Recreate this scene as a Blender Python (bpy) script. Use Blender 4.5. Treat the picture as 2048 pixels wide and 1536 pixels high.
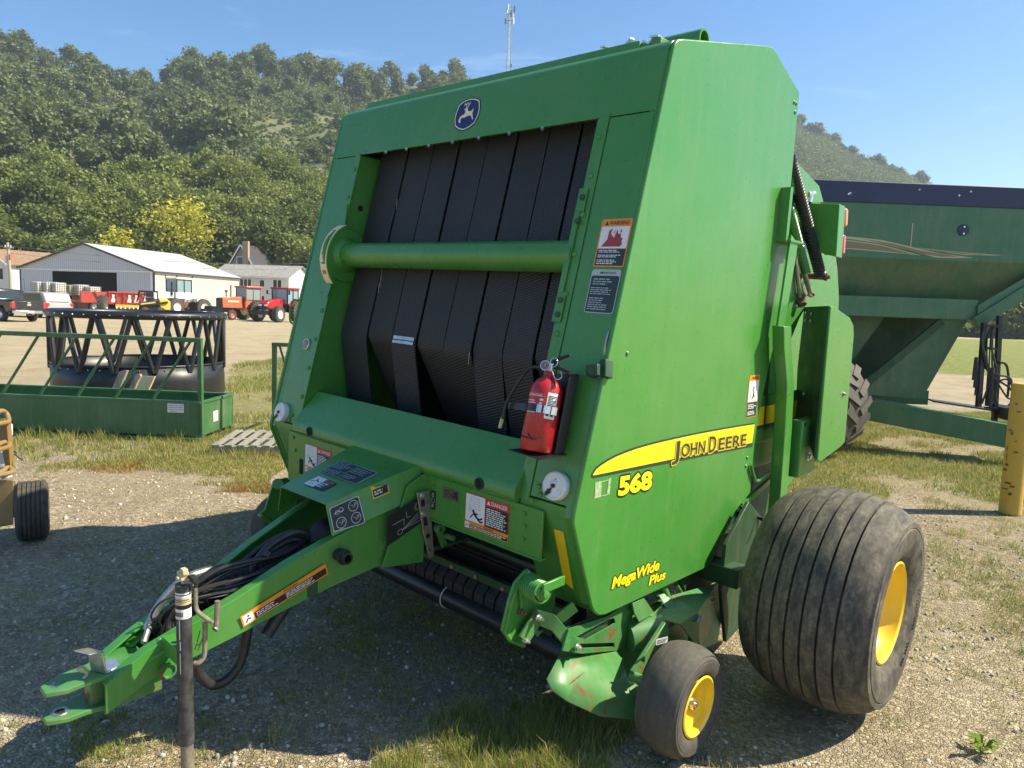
import bpy, math, random
import numpy as np
from mathutils import Vector, Matrix

for o in list(bpy.data.objects):
    bpy.data.objects.remove(o)
S = bpy.context.scene
COL = S.collection
R = math.radians

# ------------------------------------------------------------------ camera
cam_d = bpy.data.cameras.new("camera")
cam = bpy.data.objects.new("camera", cam_d)
COL.objects.link(cam)
cam_d.sensor_width = 36.0
cam_d.lens = 25.07
cam_d.clip_start = 0.05
cam_d.clip_end = 6000
_r = Vector((0.7360, 0.6763, 0.0348))
_d = Vector((-0.6699, 0.7350, -0.1048))
_u = _r.cross(_d).normalized()
_r = _d.cross(_u).normalized()
_d.normalize()
cam.matrix_world = Matrix(((_r.x, _u.x, -_d.x, 2.777), (_r.y, _u.y, -_d.y, -3.331), (_r.z, _u.z, -_d.z, 1.767), (0, 0, 0, 1)))
S.camera = cam

# ------------------------------------------------------------------ sky and sun
SUN_DIR = Vector((0.69, 0.69, 0.98)).normalized()
sun_el = math.asin(SUN_DIR.z)
sun_rot = math.atan2(SUN_DIR.x, SUN_DIR.y)
W = bpy.data.worlds.new("World")
S.world = W
W.use_nodes = True
wn = W.node_tree.nodes
wl = W.node_tree.links
wn.clear()
sky = wn.new('ShaderNodeTexSky')
sky.sky_type = 'NISHITA'
sky.sun_disc = False
sky.sun_elevation = sun_el
sky.sun_rotation = sun_rot
sky.altitude = 250
sky.air_density = 1.0
sky.dust_density = 0.6
sky.ozone_density = 2.2
# thin wisps of cirrus
tc = wn.new('ShaderNodeTexCoord')
mp = wn.new('ShaderNodeMapping')
mp.inputs['Scale'].default_value = (2.0, 2.0, 9.0)
mp.inputs['Rotation'].default_value = (0.3, 0.15, 0.4)
ns = wn.new('ShaderNodeTexNoise')
ns.inputs['Scale'].default_value = 2.1
ns.inputs['Detail'].default_value = 7
ns.inputs['Roughness'].default_value = 0.62
ns.inputs['Distortion'].default_value = 0.7
cr = wn.new('ShaderNodeValToRGB')
cr.color_ramp.elements[0].position = 0.57
cr.color_ramp.elements[0].color = (0, 0, 0, 1)
cr.color_ramp.elements[1].position = 0.85
cr.color_ramp.elements[1].color = (0.34, 0.34, 0.34, 1)
mixs = wn.new('ShaderNodeMix')
mixs.data_type = 'RGBA'
mixs.inputs['B'].default_value = (7.5, 8.6, 10.0, 1)
hs = wn.new('ShaderNodeHueSaturation')
hs.inputs['Saturation'].default_value = 1.34
bg = wn.new('ShaderNodeBackground')
bg.inputs['Strength'].default_value = 0.090
wo = wn.new('ShaderNodeOutputWorld')
wl.new(tc.outputs['Generated'], mp.inputs['Vector'])
wl.new(mp.outputs['Vector'], ns.inputs['Vector'])
wl.new(ns.outputs['Fac'], cr.inputs['Fac'])
wl.new(cr.outputs['Color'], mixs.inputs['Factor'])
wl.new(sky.outputs['Color'], mixs.inputs['A'])
wl.new(mixs.outputs['Result'], hs.inputs['Color'])
wl.new(hs.outputs['Color'], bg.inputs['Color'])
wl.new(bg.outputs['Background'], wo.inputs['Surface'])

sun_d = bpy.data.lights.new("sun", 'SUN')
sun_d.energy = 5.0
sun_d.angle = R(0.53)
sun_d.color = (1.0, 0.89, 0.69)
sun = bpy.data.objects.new("sun", sun_d)
COL.objects.link(sun)
sun.rotation_euler = SUN_DIR.to_track_quat('Z', 'Y').to_euler()
sun.location = (20, 20, 40)

S.view_settings.view_transform = 'Standard'
S.view_settings.look = 'None'
S.view_settings.gamma = 1.0
S.view_settings.use_curve_mapping = False
S.view_settings.exposure = 1.10
S.render.engine = 'CYCLES'
S.cycles.max_bounces = 6
S.cycles.transparent_max_bounces = 8

# ------------------------------------------------------------------ materials
MATS = {}


class NT:
    """tiny helper round a node tree"""
    def __init__(s, name):
        s.m = bpy.data.materials.new(name)
        s.m.use_nodes = True
        s.t = s.m.node_tree
        s.b = s.t.nodes['Principled BSDF']
        s.out = s.t.nodes['Material Output']

    def n(s, typ, **kw):
        x = s.t.nodes.new(typ)
        for k, v in kw.items():
            if k in x.inputs:
                x.inputs[k].default_value = v
            else:
                setattr(x, k, v)
        return x

    def l(s, a, b):
        s.t.links.new(a, b)

    def noise(s, scale, detail=4, rough=0.55, vec=None, dist=0.0):
        x = s.n('ShaderNodeTexNoise', Scale=scale, Detail=detail, Roughness=rough, Distortion=dist)
        if vec is not None:
            s.l(vec, x.inputs['Vector'])
        return x.outputs['Fac']

    def ramp(s, fac, stops):
        x = s.n('ShaderNodeValToRGB')
        e = x.color_ramp.elements
        while len(e) < len(stops):
            e.new(0.5)
        for i, (p, c) in enumerate(stops):
            e[i].position = p
            e[i].color = c if len(c) == 4 else (*c, 1)
        s.l(fac, x.inputs['Fac'])
        return x.outputs['Color']

    def mix(s, fac, a, b, blend='MIX'):
        x = s.n('ShaderNodeMix', data_type='RGBA', blend_type=blend)
        for sock, v in (('Factor', fac), ('A', a), ('B', b)):
            i = [q for q in x.inputs if q.name == sock and (q.type == 'RGBA' or sock == 'Factor')][0]
            if isinstance(v, (int, float)):
                i.default_value = v
            elif isinstance(v, tuple):
                i.default_value = v if len(v) == 4 else (*v, 1)
            else:
                s.l(v, i)
        return [q for q in x.outputs if q.type == 'RGBA'][0]

    def math(s, op, a, b=0.5):
        x = s.n('ShaderNodeMath', operation=op)
        for i, v in enumerate((a, b)):
            if isinstance(v, (int, float)):
                x.inputs[i].default_value = v
            else:
                s.l(v, x.inputs[i])
        return x.outputs[0]

    def bump(s, h, strength=0.3, dist=0.01, prev=None):
        x = s.n('ShaderNodeBump', Strength=strength, Distance=dist)
        s.l(h, x.inputs['Height'])
        if prev is not None:
            s.l(prev, x.inputs['Normal'])
        return x.outputs['Normal']

    def obj(s):
        return s.n('ShaderNodeTexCoord').outputs['Object']

    def pos(s):
        return s.n('ShaderNodeNewGeometry').outputs['Position']


def flat(name, col, rough=0.6, metal=0.0, coat=0.0, emis=None, var=0.0, vscale=6.0, bump=0.0, bscale=60.0, spec=0.5):
    """plain surface with a little procedural unevenness"""
    t = NT(name)
    t.b.inputs['Roughness'].default_value = rough
    t.b.inputs['Metallic'].default_value = metal
    t.b.inputs['Coat Weight'].default_value = coat
    t.b.inputs['Specular IOR Level'].default_value = spec
    c = (*col, 1)
    if var > 0:
        v = t.obj()
        f = t.noise(vscale, 5, 0.6, v)
        lo = tuple(x * (1 - var) for x in col)
        hi = tuple(min(1, x * (1 + var)) for x in col)
        t.l(t.ramp(f, [(0.3, lo), (0.7, hi)]), t.b.inputs['Base Color'])
    else:
        t.b.inputs['Base Color'].default_value = c
    if bump > 0:
        t.l(t.bump(t.noise(bscale, 3, 0.6, t.obj()), bump, 0.004), t.b.inputs['Normal'])
    MATS[name] = t.m
    return t.m


def paint(name, col, rough=0.33, dust=0.25, dustcol=(0.33, 0.31, 0.24), rust=0.0, coat=0.25, wav=0.06):
    """machine paint: gloss, faint dust, scuffs, optional rust"""
    t = NT(name)
    v = t.obj()
    n1 = t.noise(2.3, 6, 0.65, v)
    n2 = t.noise(14.0, 6, 0.7, v, 0.4)
    f = t.math('MULTIPLY', t.ramp(n1, [(0.38, (0, 0, 0)), (0.75, (1, 1, 1))]), dust)
    base = t.mix(t.noise(5.0, 3, 0.5, v), tuple(c * 0.93 for c in col), tuple(min(1, c * 1.07) for c in col))
    c1 = t.mix(f, base, dustcol)
    st = t.ramp(n2, [(0.62, (0, 0, 0)), (0.78, (1, 1, 1))])
    c2 = t.mix(t.math('MULTIPLY', st, dust * 0.45), c1, dustcol)
    mpz = t.n('ShaderNodeMapping')
    mpz.inputs['Scale'].default_value = (9, 9, 0.55)
    t.l(v, mpz.inputs['Vector'])
    run = t.ramp(t.noise(2.0, 5, 0.65, mpz.outputs['Vector']), [(0.50, (0, 0, 0)), (0.78, (1, 1, 1))])
    c2 = t.mix(t.math('MULTIPLY', run, 0.02 + dust * 0.8), c2, dustcol)
    mps = t.n('ShaderNodeMapping')
    mps.inputs['Scale'].default_value = (3, 40, 6)
    mps.inputs['Rotation'].default_value = (0.5, 0.2, 0.1)
    t.l(v, mps.inputs['Vector'])
    scr = t.ramp(t.noise(3.0, 3, 0.5, mps.outputs['Vector']), [(0.735, (0, 0, 0)), (0.75, (1, 1, 1))])
    c2 = t.mix(t.math('MULTIPLY', scr, 0.35), c2, tuple(min(1, c * 1.5 + 0.10) for c in col))
    if rust > 0:
        rn = t.noise(9.0, 8, 0.72, v, 0.6)
        rf = t.ramp(rn, [(0.66 - 0.12 * rust, (0, 0, 0)), (0.70 - 0.12 * rust, (1, 1, 1))])
        c2 = t.mix(rf, c2, (0.23, 0.085, 0.045))
    t.l(c2, t.b.inputs['Base Color'])
    t.l(t.ramp(n2, [(0.3, (rough * 0.85,) * 3), (0.75, (min(1, rough * 1.5),) * 3)]), t.b.inputs['Roughness'])
    t.b.inputs['Coat Weight'].default_value = coat
    t.b.inputs['Coat Roughness'].default_value = 0.22
    b = t.bump(t.noise(1.6, 2, 0.5, v), wav, 0.05)
    b = t.bump(t.noise(240, 2, 0.5, v), 0.04, 0.001, b)
    t.l(b, t.b.inputs['Normal'])
    MATS[name] = t.m
    return t.m


GREEN = (0.050, 0.235, 0.031)
paint('green_paint', GREEN, 0.28, 0.12, (0.30, 0.36, 0.22), coat=0.22)
paint('green_worn', (0.036, 0.20, 0.036), 0.42, 0.28, (0.30, 0.30, 0.20), 0.70)
paint('green_dark', (0.008, 0.055, 0.016), 0.5, 0.12, coat=0.0)  # darkened green: shade on tucked-in parts is put into the colour
paint('yellow_rim', (0.80, 0.56, 0.018), 0.33, 0.12, (0.5, 0.42, 0.25))
paint('yellow_bollard_paint', (0.56, 0.345, 0.035), 0.6, 0.3, (0.45, 0.38, 0.2), 0.35, 0.0)
paint('yellow_implement', (0.24, 0.15, 0.045), 0.5, 0.45, (0.35, 0.28, 0.18), 0.3, 0.0)
paint('red_enamel', (0.42, 0.008, 0.012), 0.24, 0.08, (0.4, 0.3, 0.25))
paint('red_faded', (0.50, 0.050, 0.030), 0.5, 0.2)
paint('orange_faded', (0.55, 0.105, 0.035), 0.5, 0.25)
paint('feeder_green', (0.022, 0.125, 0.036), 0.42, 0.2)
paint('cart_green', (0.030, 0.150, 0.058), 0.5, 0.35, (0.20, 0.22, 0.17))
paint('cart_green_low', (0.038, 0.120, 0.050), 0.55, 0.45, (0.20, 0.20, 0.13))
paint('white_tractor', (0.80, 0.78, 0.70), 0.4, 0.12)
paint('truck_black', (0.016, 0.018, 0.021), 0.22, 0.06)
paint('van_silver', (0.34, 0.32, 0.30), 0.3, 0.12)
paint('loader_yellow', (0.72, 0.44, 0.03), 0.4, 0.15)
flat('black_print', (0.012, 0.013, 0.014), 0.45)
flat('dark_print', (0.022, 0.040, 0.038), 0.5)
flat('white_print', (0.75, 0.76, 0.74), 0.45, var=0.05)
flat('grey_print', (0.45, 0.50, 0.50), 0.45)
flat('yellow_print', (0.90, 0.72, 0.01), 0.40)
flat('yellow_print_dark', (0.72, 0.52, 0.01), 0.40)
flat('cream_print', (0.86, 0.77, 0.42), 0.45)
flat('navy_print', (0.015, 0.024, 0.12), 0.35)
flat('orange_print', (0.82, 0.27, 0.02), 0.4)
flat('red_print', (0.50, 0.030, 0.025), 0.4)
flat('flame_print', (0.36, 0.045, 0.035), 0.4)
flat('peeled_print', (0.30, 0.42, 0.22), 0.7, var=0.4, vscale=80)
flat('steel', (0.42, 0.40, 0.36), 0.38, 0.85, var=0.35, vscale=30)
flat('bright_steel', (0.72, 0.70, 0.66), 0.28, 0.9, var=0.2, vscale=30)
flat('steel_dark', (0.055, 0.055, 0.055), 0.5, 0.6, var=0.4, vscale=40)
flat('rusty_steel', (0.16, 0.085, 0.05), 0.8, 0.2, var=0.5, vscale=35, bump=0.4)
flat('tube_grey', (0.30, 0.27, 0.21), 0.45, 0.5, var=0.35, vscale=40)
flat('white_plastic', (0.72, 0.73, 0.71), 0.35, coat=0.2, var=0.05)
flat('black_rubber', (0.018, 0.018, 0.018), 0.62, var=0.3, vscale=12)
flat('hose_rubber', (0.022, 0.022, 0.023), 0.42, var=0.4, vscale=25)
flat('black_metal', (0.012, 0.013, 0.015), 0.42, coat=0.15, var=0.3, vscale=9)
flat('dark_void', (0.006, 0.006, 0.006), 0.9)  # near-black, stands in for the shade inside openings and holes
flat('zip_tie', (0.62, 0.60, 0.55), 0.5)
flat('lens_orange', (0.75, 0.20, 0.03), 0.2, coat=0.5)
flat('lens_red', (0.60, 0.03, 0.03), 0.2, coat=0.5)
flat('chrome', (0.75, 0.75, 0.74), 0.12, 1.0)
flat('glass_dark', (0.025, 0.035, 0.04), 0.06, spec=0.8)
flat('glass_light', (0.22, 0.33, 0.36), 0.08, spec=0.8)
flat('reflector', (0.22, 0.13, 0.09), 0.25, coat=0.5, var=0.3, vscale=200)
flat('cloth_navy', (0.007, 0.008, 0.018), 0.8, var=0.3)
flat('tank_white', (0.70, 0.70, 0.66), 0.5, var=0.1)
flat('gauge_grey', (0.05, 0.068, 0.055), 0.6, var=0.2)
flat('jack_paint', (0.055, 0.055, 0.057), 0.5, 0.2, var=0.7, vscale=22, bump=0.3)
flat('tarp_navy', (0.022, 0.033, 0.085), 0.55, var=0.25, vscale=2)
flat('decal_tan', (0.22, 0.19, 0.10), 0.5)
flat('decal_cream', (0.50, 0.45, 0.27), 0.5)

# weathered wood
def wood(name, a, b, scale=(30, 30, 2)):
    t = NT(name)
    v = t.obj()
    m = t.n('ShaderNodeMapping')
    m.inputs['Scale'].default_value = scale
    t.l(v, m.inputs['Vector'])
    f = t.noise(1.6, 6, 0.65, m.outputs['Vector'], 0.5)
    t.l(t.ramp(f, [(0.25, a), (0.75, b)]), t.b.inputs['Base Color'])
    t.b.inputs['Roughness'].default_value = 0.85
    t.l(t.bump(f, 0.5, 0.006), t.b.inputs['Normal'])
    MATS[name] = t.m
wood('wood_grey', (0.16, 0.15, 0.13), (0.36, 0.34, 0.30), (3, 40, 40))
wood('wood_bark', (0.16, 0.12, 0.08), (0.48, 0.41, 0.31), (12, 12, 2))
wood('wood_tan', (0.45, 0.34, 0.21), (0.66, 0.52, 0.35), (14, 14, 1.2))
wood('pole_wood', (0.28, 0.24, 0.19), (0.46, 0.41, 0.33), (20, 20, 1))


def tyre_mat(name, dust, base=(0.030, 0.029, 0.028)):
    t = NT(name)
    v = t.obj()
    sp = t.n('ShaderNodeMapping')
    sp.inputs['Scale'].default_value = (14, 5, 5)
    t.l(v, sp.inputs['Vector'])
    f = t.noise(2.2, 7, 0.7, sp.outputs['Vector'], 0.3)
    g = t.noise(60, 3, 0.6, v)
    fac = t.math('MULTIPLY', t.ramp(f, [(0.35, (0, 0, 0)), (0.72, (1, 1, 1))]), t.ramp(g, [(0.3, (0.35,) * 3), (0.7, (1,) * 3)]))
    t.l(t.mix(t.math('MULTIPLY', fac, dust), base, (0.27, 0.235, 0.155)), t.b.inputs['Base Color'])
    t.b.inputs['Roughness'].default_value = 0.78
    b = t.bump(f, 0.25, 0.006)
    t.l(t.bump(g, 0.25, 0.002, b), t.b.inputs['Normal'])
    MATS[name] = t.m
tyre_mat('tyre_dusty', 0.80)
tyre_mat('tyre_plain', 0.35)
tyre_mat('tyre_worn', 0.30, (0.050, 0.047, 0.042))

# woven belt rubber
t = NT('belt_rubber')
v = t.obj()
wv = t.n('ShaderNodeTexWave', Scale=26, Distortion=0.0, bands_direction='Z')
t.l(v, wv.inputs['Vector'])
m2 = t.n('ShaderNodeMapping')
m2.inputs['Rotation'].default_value = (0, R(18), 0)
t.l(v, m2.inputs['Vector'])
wz = t.n('ShaderNodeTexWave', Scale=24, bands_direction='Z')
t.l(m2.outputs['Vector'], wz.inputs['Vector'])
wx = t.n('ShaderNodeTexWave', Scale=24, bands_direction='X')
t.l(m2.outputs['Vector'], wx.inputs['Vector'])
hh = t.math('MULTIPLY', wz.outputs['Fac'], t.math('ADD', t.math('MULTIPLY', wx.outputs['Fac'], 0.7), 0.3))
dn = t.noise(3.0, 6, 0.7, v)
t.l(t.mix(t.math('MULTIPLY', hh, t.ramp(dn, [(0.25, (0.25,) * 3), (0.75, (1,) * 3)])), (0.009, 0.010, 0.012), (0.068, 0.066, 0.064)), t.b.inputs['Base Color'])
t.b.inputs['Roughness'].default_value = 0.55
t.l(t.bump(hh, 0.6, 0.004), t.b.inputs['Normal'])
MATS['belt_rubber'] = t.m

# ribbed cladding for the far shed
def siding(name, a, scale, direction='X', dark=0.8):
    t = NT(name)
    v = t.obj()
    w = t.n('ShaderNodeTexWave', Scale=scale, bands_direction=direction)
    t.l(v, w.inputs['Vector'])
    f = t.ramp(w.outputs['Fac'], [(0.05, (dark,) * 3), (0.25, (1,) * 3)])
    n = t.noise(0.8, 4, 0.6, v)
    c = t.mix(1.0, t.mix(n, tuple(x * 0.94 for x in a), a), f, 'MULTIPLY')
    t.l(c, t.b.inputs['Base Color'])
    t.b.inputs['Roughness'].default_value = 0.5
    t.l(t.bump(w.outputs['Fac'], 0.3, 0.02), t.b.inputs['Normal'])
    MATS[name] = t.m
siding('shed_cladding', (0.54, 0.56, 0.60), 1.0, 'X', 0.74)
siding('shed_side', (0.58, 0.55, 0.44), 0.5, 'Y', 0.82)
siding('shed_roof', (0.45, 0.46, 0.46), 0.35, 'Y', 0.86)
siding('house_siding', (0.70, 0.71, 0.68), 2.2, 'Z', 0.80)
flat('shingle_brown', (0.24, 0.15, 0.09), 0.9, var=0.3, vscale=3, bump=0.3)
flat('shingle_grey', (0.28, 0.27, 0.25), 0.9, var=0.35, vscale=3, bump=0.3)
flat('brick_tan', (0.34, 0.26, 0.17), 0.9, var=0.3, vscale=5)
flat('trim_white', (0.78, 0.78, 0.76), 0.5)
flat('trim_dark', (0.05, 0.05, 0.055), 0.5)


# ------------------------------------------------------------------ mesh builder
class MB:
    def __init__(s):
        s.v = []
        s.f = []
        s.m = []

    def add(s, vs, fs, mi=0):
        b = len(s.v)
        s.v += [tuple(x) for x in vs]
        s.f += [tuple(b + i for i in f) for f in fs]
        s.m += [mi] * len(fs)
        return s

    def box(s, a, b, mi=0):
        x0, y0, z0 = a
        x1, y1, z1 = b
        if x0 > x1: x0, x1 = x1, x0
        if y0 > y1: y0, y1 = y1, y0
        if z0 > z1: z0, z1 = z1, z0
        vs = [(x0, y0, z0), (x1, y0, z0), (x1, y1, z0), (x0, y1, z0), (x0, y0, z1), (x1, y0, z1), (x1, y1, z1), (x0, y1, z1)]
        return s.add(vs, [(0, 3, 2, 1), (4, 5, 6, 7), (0, 1, 5, 4), (1, 2, 6, 5), (2, 3, 7, 6), (3, 0, 4, 7)], mi)

    def cbox(s, c, size, rot=None, mi=0):
        hx, hy, hz = (q / 2 for q in size)
        vs = [Vector((sx * hx, sy * hy, sz * hz)) for sz in (-1, 1) for sy in (-1, 1) for sx in (-1, 1)]
        if rot is not None:
            vs = [rot @ q for q in vs]
        vs = [q + Vector(c) for q in vs]
        return s.add(vs, [(0, 2, 3, 1), (4, 5, 7, 6), (0, 1, 5, 4), (1, 3, 7, 5), (3, 2, 6, 7), (2, 0, 4, 6)], mi)

    def bar(s, p0, p1, w, h, up=(0, 0, 1), mi=0):
        """square bar from p0 to p1, w across, h along up"""
        p0, p1 = Vector(p0), Vector(p1)
        d = (p1 - p0).normalized()
        side = d.cross(Vector(up))
        if side.length < 1e-4:
            side = d.cross(Vector((1, 0, 0)))
        side.normalize()
        u = side.cross(d).normalized()
        vs = []
        for p in (p0, p1):
            for a, b in ((-1, -1), (1, -1), (1, 1), (-1, 1)):
                vs.append(p + side * (a * w / 2) + u * (b * h / 2))
        return s.add(vs, [(0, 1, 2, 3), (7, 6, 5, 4), (0, 4, 5, 1), (1, 5, 6, 2), (2, 6, 7, 3), (3, 7, 4, 0)], mi)

    def prism(s, pts, vec, mi=0, mside=None):
        """solid: polygon pts pushed along vec"""
        n = len(pts)
        P = [Vector(p) for p in pts]
        V = Vector(vec)
        vs = P + [p + V for p in P]
        s.add(vs, [tuple(reversed(range(n))), tuple(range(n, 2 * n))], mi)
        b = len(s.v) - 2 * n
        for i in range(n):
            j = (i + 1) % n
            s.f.append((b + i, b + j, b + n + j, b + n + i))
            s.m.append(mi if mside is None else mside)
        return s

    def cyl(s, p0, p1, r0, r1=None, seg=16, caps=True, mi=0):
        r1 = r0 if r1 is None else r1
        return s.tube([p0, p1], [r0, r1], seg, caps, mi)

    def tube(s, pts, r, seg=10, caps=True, mi=0, closed=False):
        P = [Vector(p) for p in pts]
        n = len(P)
        rs = r if isinstance(r, (list, tuple)) else [r] * n
        tang = []
        for i in range(n):
            if closed:
                d = P[(i + 1) % n] - P[i - 1]
            else:
                d = P[min(i + 1, n - 1)] - P[max(i - 1, 0)]
            tang.append(d.normalized())
        ref = Vector((0, 0, 1)) if abs(tang[0].z) < 0.9 else Vector((1, 0, 0))
        a = tang[0].cross(ref).normalized()
        vs = []
        for i in range(n):
            a = (a - tang[i] * a.dot(tang[i])).normalized()
            b = tang[i].cross(a)
            for k in range(seg):
                th = 2 * math.pi * k / seg
                vs.append(P[i] + a * (math.cos(th) * rs[i]) + b * (math.sin(th) * rs[i]))
        fs = []
        rng = n if closed else n - 1
        for i in range(rng):
            j = (i + 1) % n
            for k in range(seg):
                l = (k + 1) % seg
                fs.append((i * seg + k, i * seg + l, j * seg + l, j * seg + k))
        if caps and not closed:
            fs.append(tuple(reversed(range(seg))))
            fs.append(tuple(range((n - 1) * seg, n * seg)))
        return s.add(vs, fs, mi)

    def lathe(s, origin, axis, prof, seg=48, mi=0, mis=None):
        """prof: list of (distance along axis, radius)"""
        A = Vector(axis).normalized()
        O = Vector(origin)
        ref = Vector((0, 0, 1)) if abs(A.z) < 0.9 else Vector((1, 0, 0))
        a = A.cross(ref).normalized()
        b = A.cross(a)
        vs = []
        for (t_, r_) in prof:
            for k in range(seg):
                th = 2 * math.pi * k / seg
                vs.append(O + A * t_ + (a * math.cos(th) + b * math.sin(th)) * r_)
        b0 = len(s.v)
        s.v += [tuple(q) for q in vs]
        for i in range(len(prof) - 1):
            for k in range(seg):
                l = (k + 1) % seg
                s.f.append((b0 + i * seg + k, b0 + (i + 1) * seg + k, b0 + (i + 1) * seg + l, b0 + i * seg + l))
                s.m.append(mi if mis is None else mis[i])
        return s

    def disc(s, c, axis, r, seg=20, mi=0):
        A = Vector(axis).normalized()
        ref = Vector((0, 0, 1)) if abs(A.z) < 0.9 else Vector((1, 0, 0))
        a = A.cross(ref).normalized()
        b = A.cross(a)
        vs = [Vector(c) + (a * math.cos(2 * math.pi * k / seg) + b * math.sin(2 * math.pi * k / seg)) * r for k in range(seg)]
        return s.add(vs, [tuple(range(seg))], mi)

    def build(s, name, mats, parent=None, bevel=0.0, smooth=True, angle=35, label=None, seg=2):
        me = bpy.data.meshes.new(name)
        me.from_pydata(s.v, [], s.f)
        if not isinstance(mats, (list, tuple)):
            mats = [mats]
        for m_ in mats:
            me.materials.append(MATS[m_] if isinstance(m_, str) else m_)
        if len(mats) > 1:
            me.polygons.foreach_set('material_index', s.m)
        me.update()
        if smooth:
            me.polygons.foreach_set('use_smooth', [True] * len(me.polygons))
            me.set_sharp_from_angle(angle=R(angle))
        o = bpy.data.objects.new(name, me)
        COL.objects.link(o)
        if parent is not None:
            o.parent = parent
        if bevel > 0:
            md = o.modifiers.new('bevel', 'BEVEL')
            md.width = bevel
            md.segments = seg
            md.limit_method = 'ANGLE'
            md.angle_limit = R(40)
            md.harden_normals = False
        if label:
            o['label'] = label
        return o


def thing(name, label, cat, loc=(0, 0, 0), rotz=0.0, group=None):
    o = bpy.data.objects.new(name, None)
    o.empty_display_size = 0.2
    COL.objects.link(o)
    o.location = loc
    o.rotation_euler = (0, 0, rotz)
    o['label'] = label
    o['category'] = cat
    if group:
        o['group'] = group
    return o


def tag(o, label, cat, group=None, kind=None):
    o['label'] = label
    o['category'] = cat
    if group:
        o['group'] = group
    if kind:
        o['kind'] = kind
    return o


def dup(root, loc=None, rotz=None, label=None, group=None, scale=None):
    r = root.copy()
    COL.objects.link(r)
    if loc is not None: r.location = loc
    if rotz is not None: r.rotation_euler = (0, 0, rotz)
    if scale is not None: r.scale = scale
    if label: r['label'] = label
    if group: r['group'] = group
    for ch in list(root.children):
        c = ch.copy()
        COL.objects.link(c)
        c.parent = r
        for g in list(ch.children):
            d = g.copy()
            COL.objects.link(d)
            d.parent = c
    return r


def bez(pts, n=8):
    """smooth Catmull-Rom path through pts"""
    P = [Vector(p) for p in pts]
    P = [P[0] * 2 - P[1]] + P + [P[-1] * 2 - P[-2]]
    out = []
    for i in range(1, len(P) - 2):
        for k in range(n):
            t_ = k / n
            a, b, c, d = P[i - 1], P[i], P[i + 1], P[i + 2]
            out.append(0.5 * ((2 * b) + (c - a) * t_ + (2 * a - 5 * b + 4 * c - d) * t_ * t_ + (3 * b - a - 3 * c + d) * t_ ** 3))
    out.append(P[-2])
    return out


def coil(p0, p1, r, turns, wire, seg=14, n=16):
    p0, p1 = Vector(p0), Vector(p1)
    d = (p1 - p0)
    L = d.length
    d.normalize()
    ref = Vector((0, 0, 1)) if abs(d.z) < 0.9 else Vector((1, 0, 0))
    a = d.cross(ref).normalized()
    b = d.cross(a)
    N = int(turns * n)
    return [p0 + d * (L * i / N) + a * (r * math.cos(2 * math.pi * i / n)) + b * (r * math.sin(2 * math.pi * i / n)) for i in range(N + 1)]


# ------------------------------------------------------------------ flat print: polygons and lettering laid on a surface
TXT = {}


def text_geo(txt, bold=0.0, shear=0.0):
    key = (txt, bold, shear)
    if key in TXT:
        return TXT[key]
    cu = bpy.data.curves.new('t', 'FONT')
    cu.body = txt
    cu.offset = bold
    cu.shear = shear
    cu.resolution_u = 3
    ob = bpy.data.objects.new('t', cu)
    COL.objects.link(ob)
    dg = bpy.context.evaluated_depsgraph_get()
    dg.update()
    me = bpy.data.meshes.new_from_object(ob.evaluated_get(dg))
    vs = [(v_.co.x, v_.co.y) for v_ in me.vertices]
    fs = [tuple(p.vertices) for p in me.polygons]
    bpy.data.objects.remove(ob)
    bpy.data.curves.remove(cu)
    bpy.data.meshes.remove(me)
    w = max([a for a, b in vs] + [0.001])
    TXT[key] = (vs, fs, w)
    return TXT[key]


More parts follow.
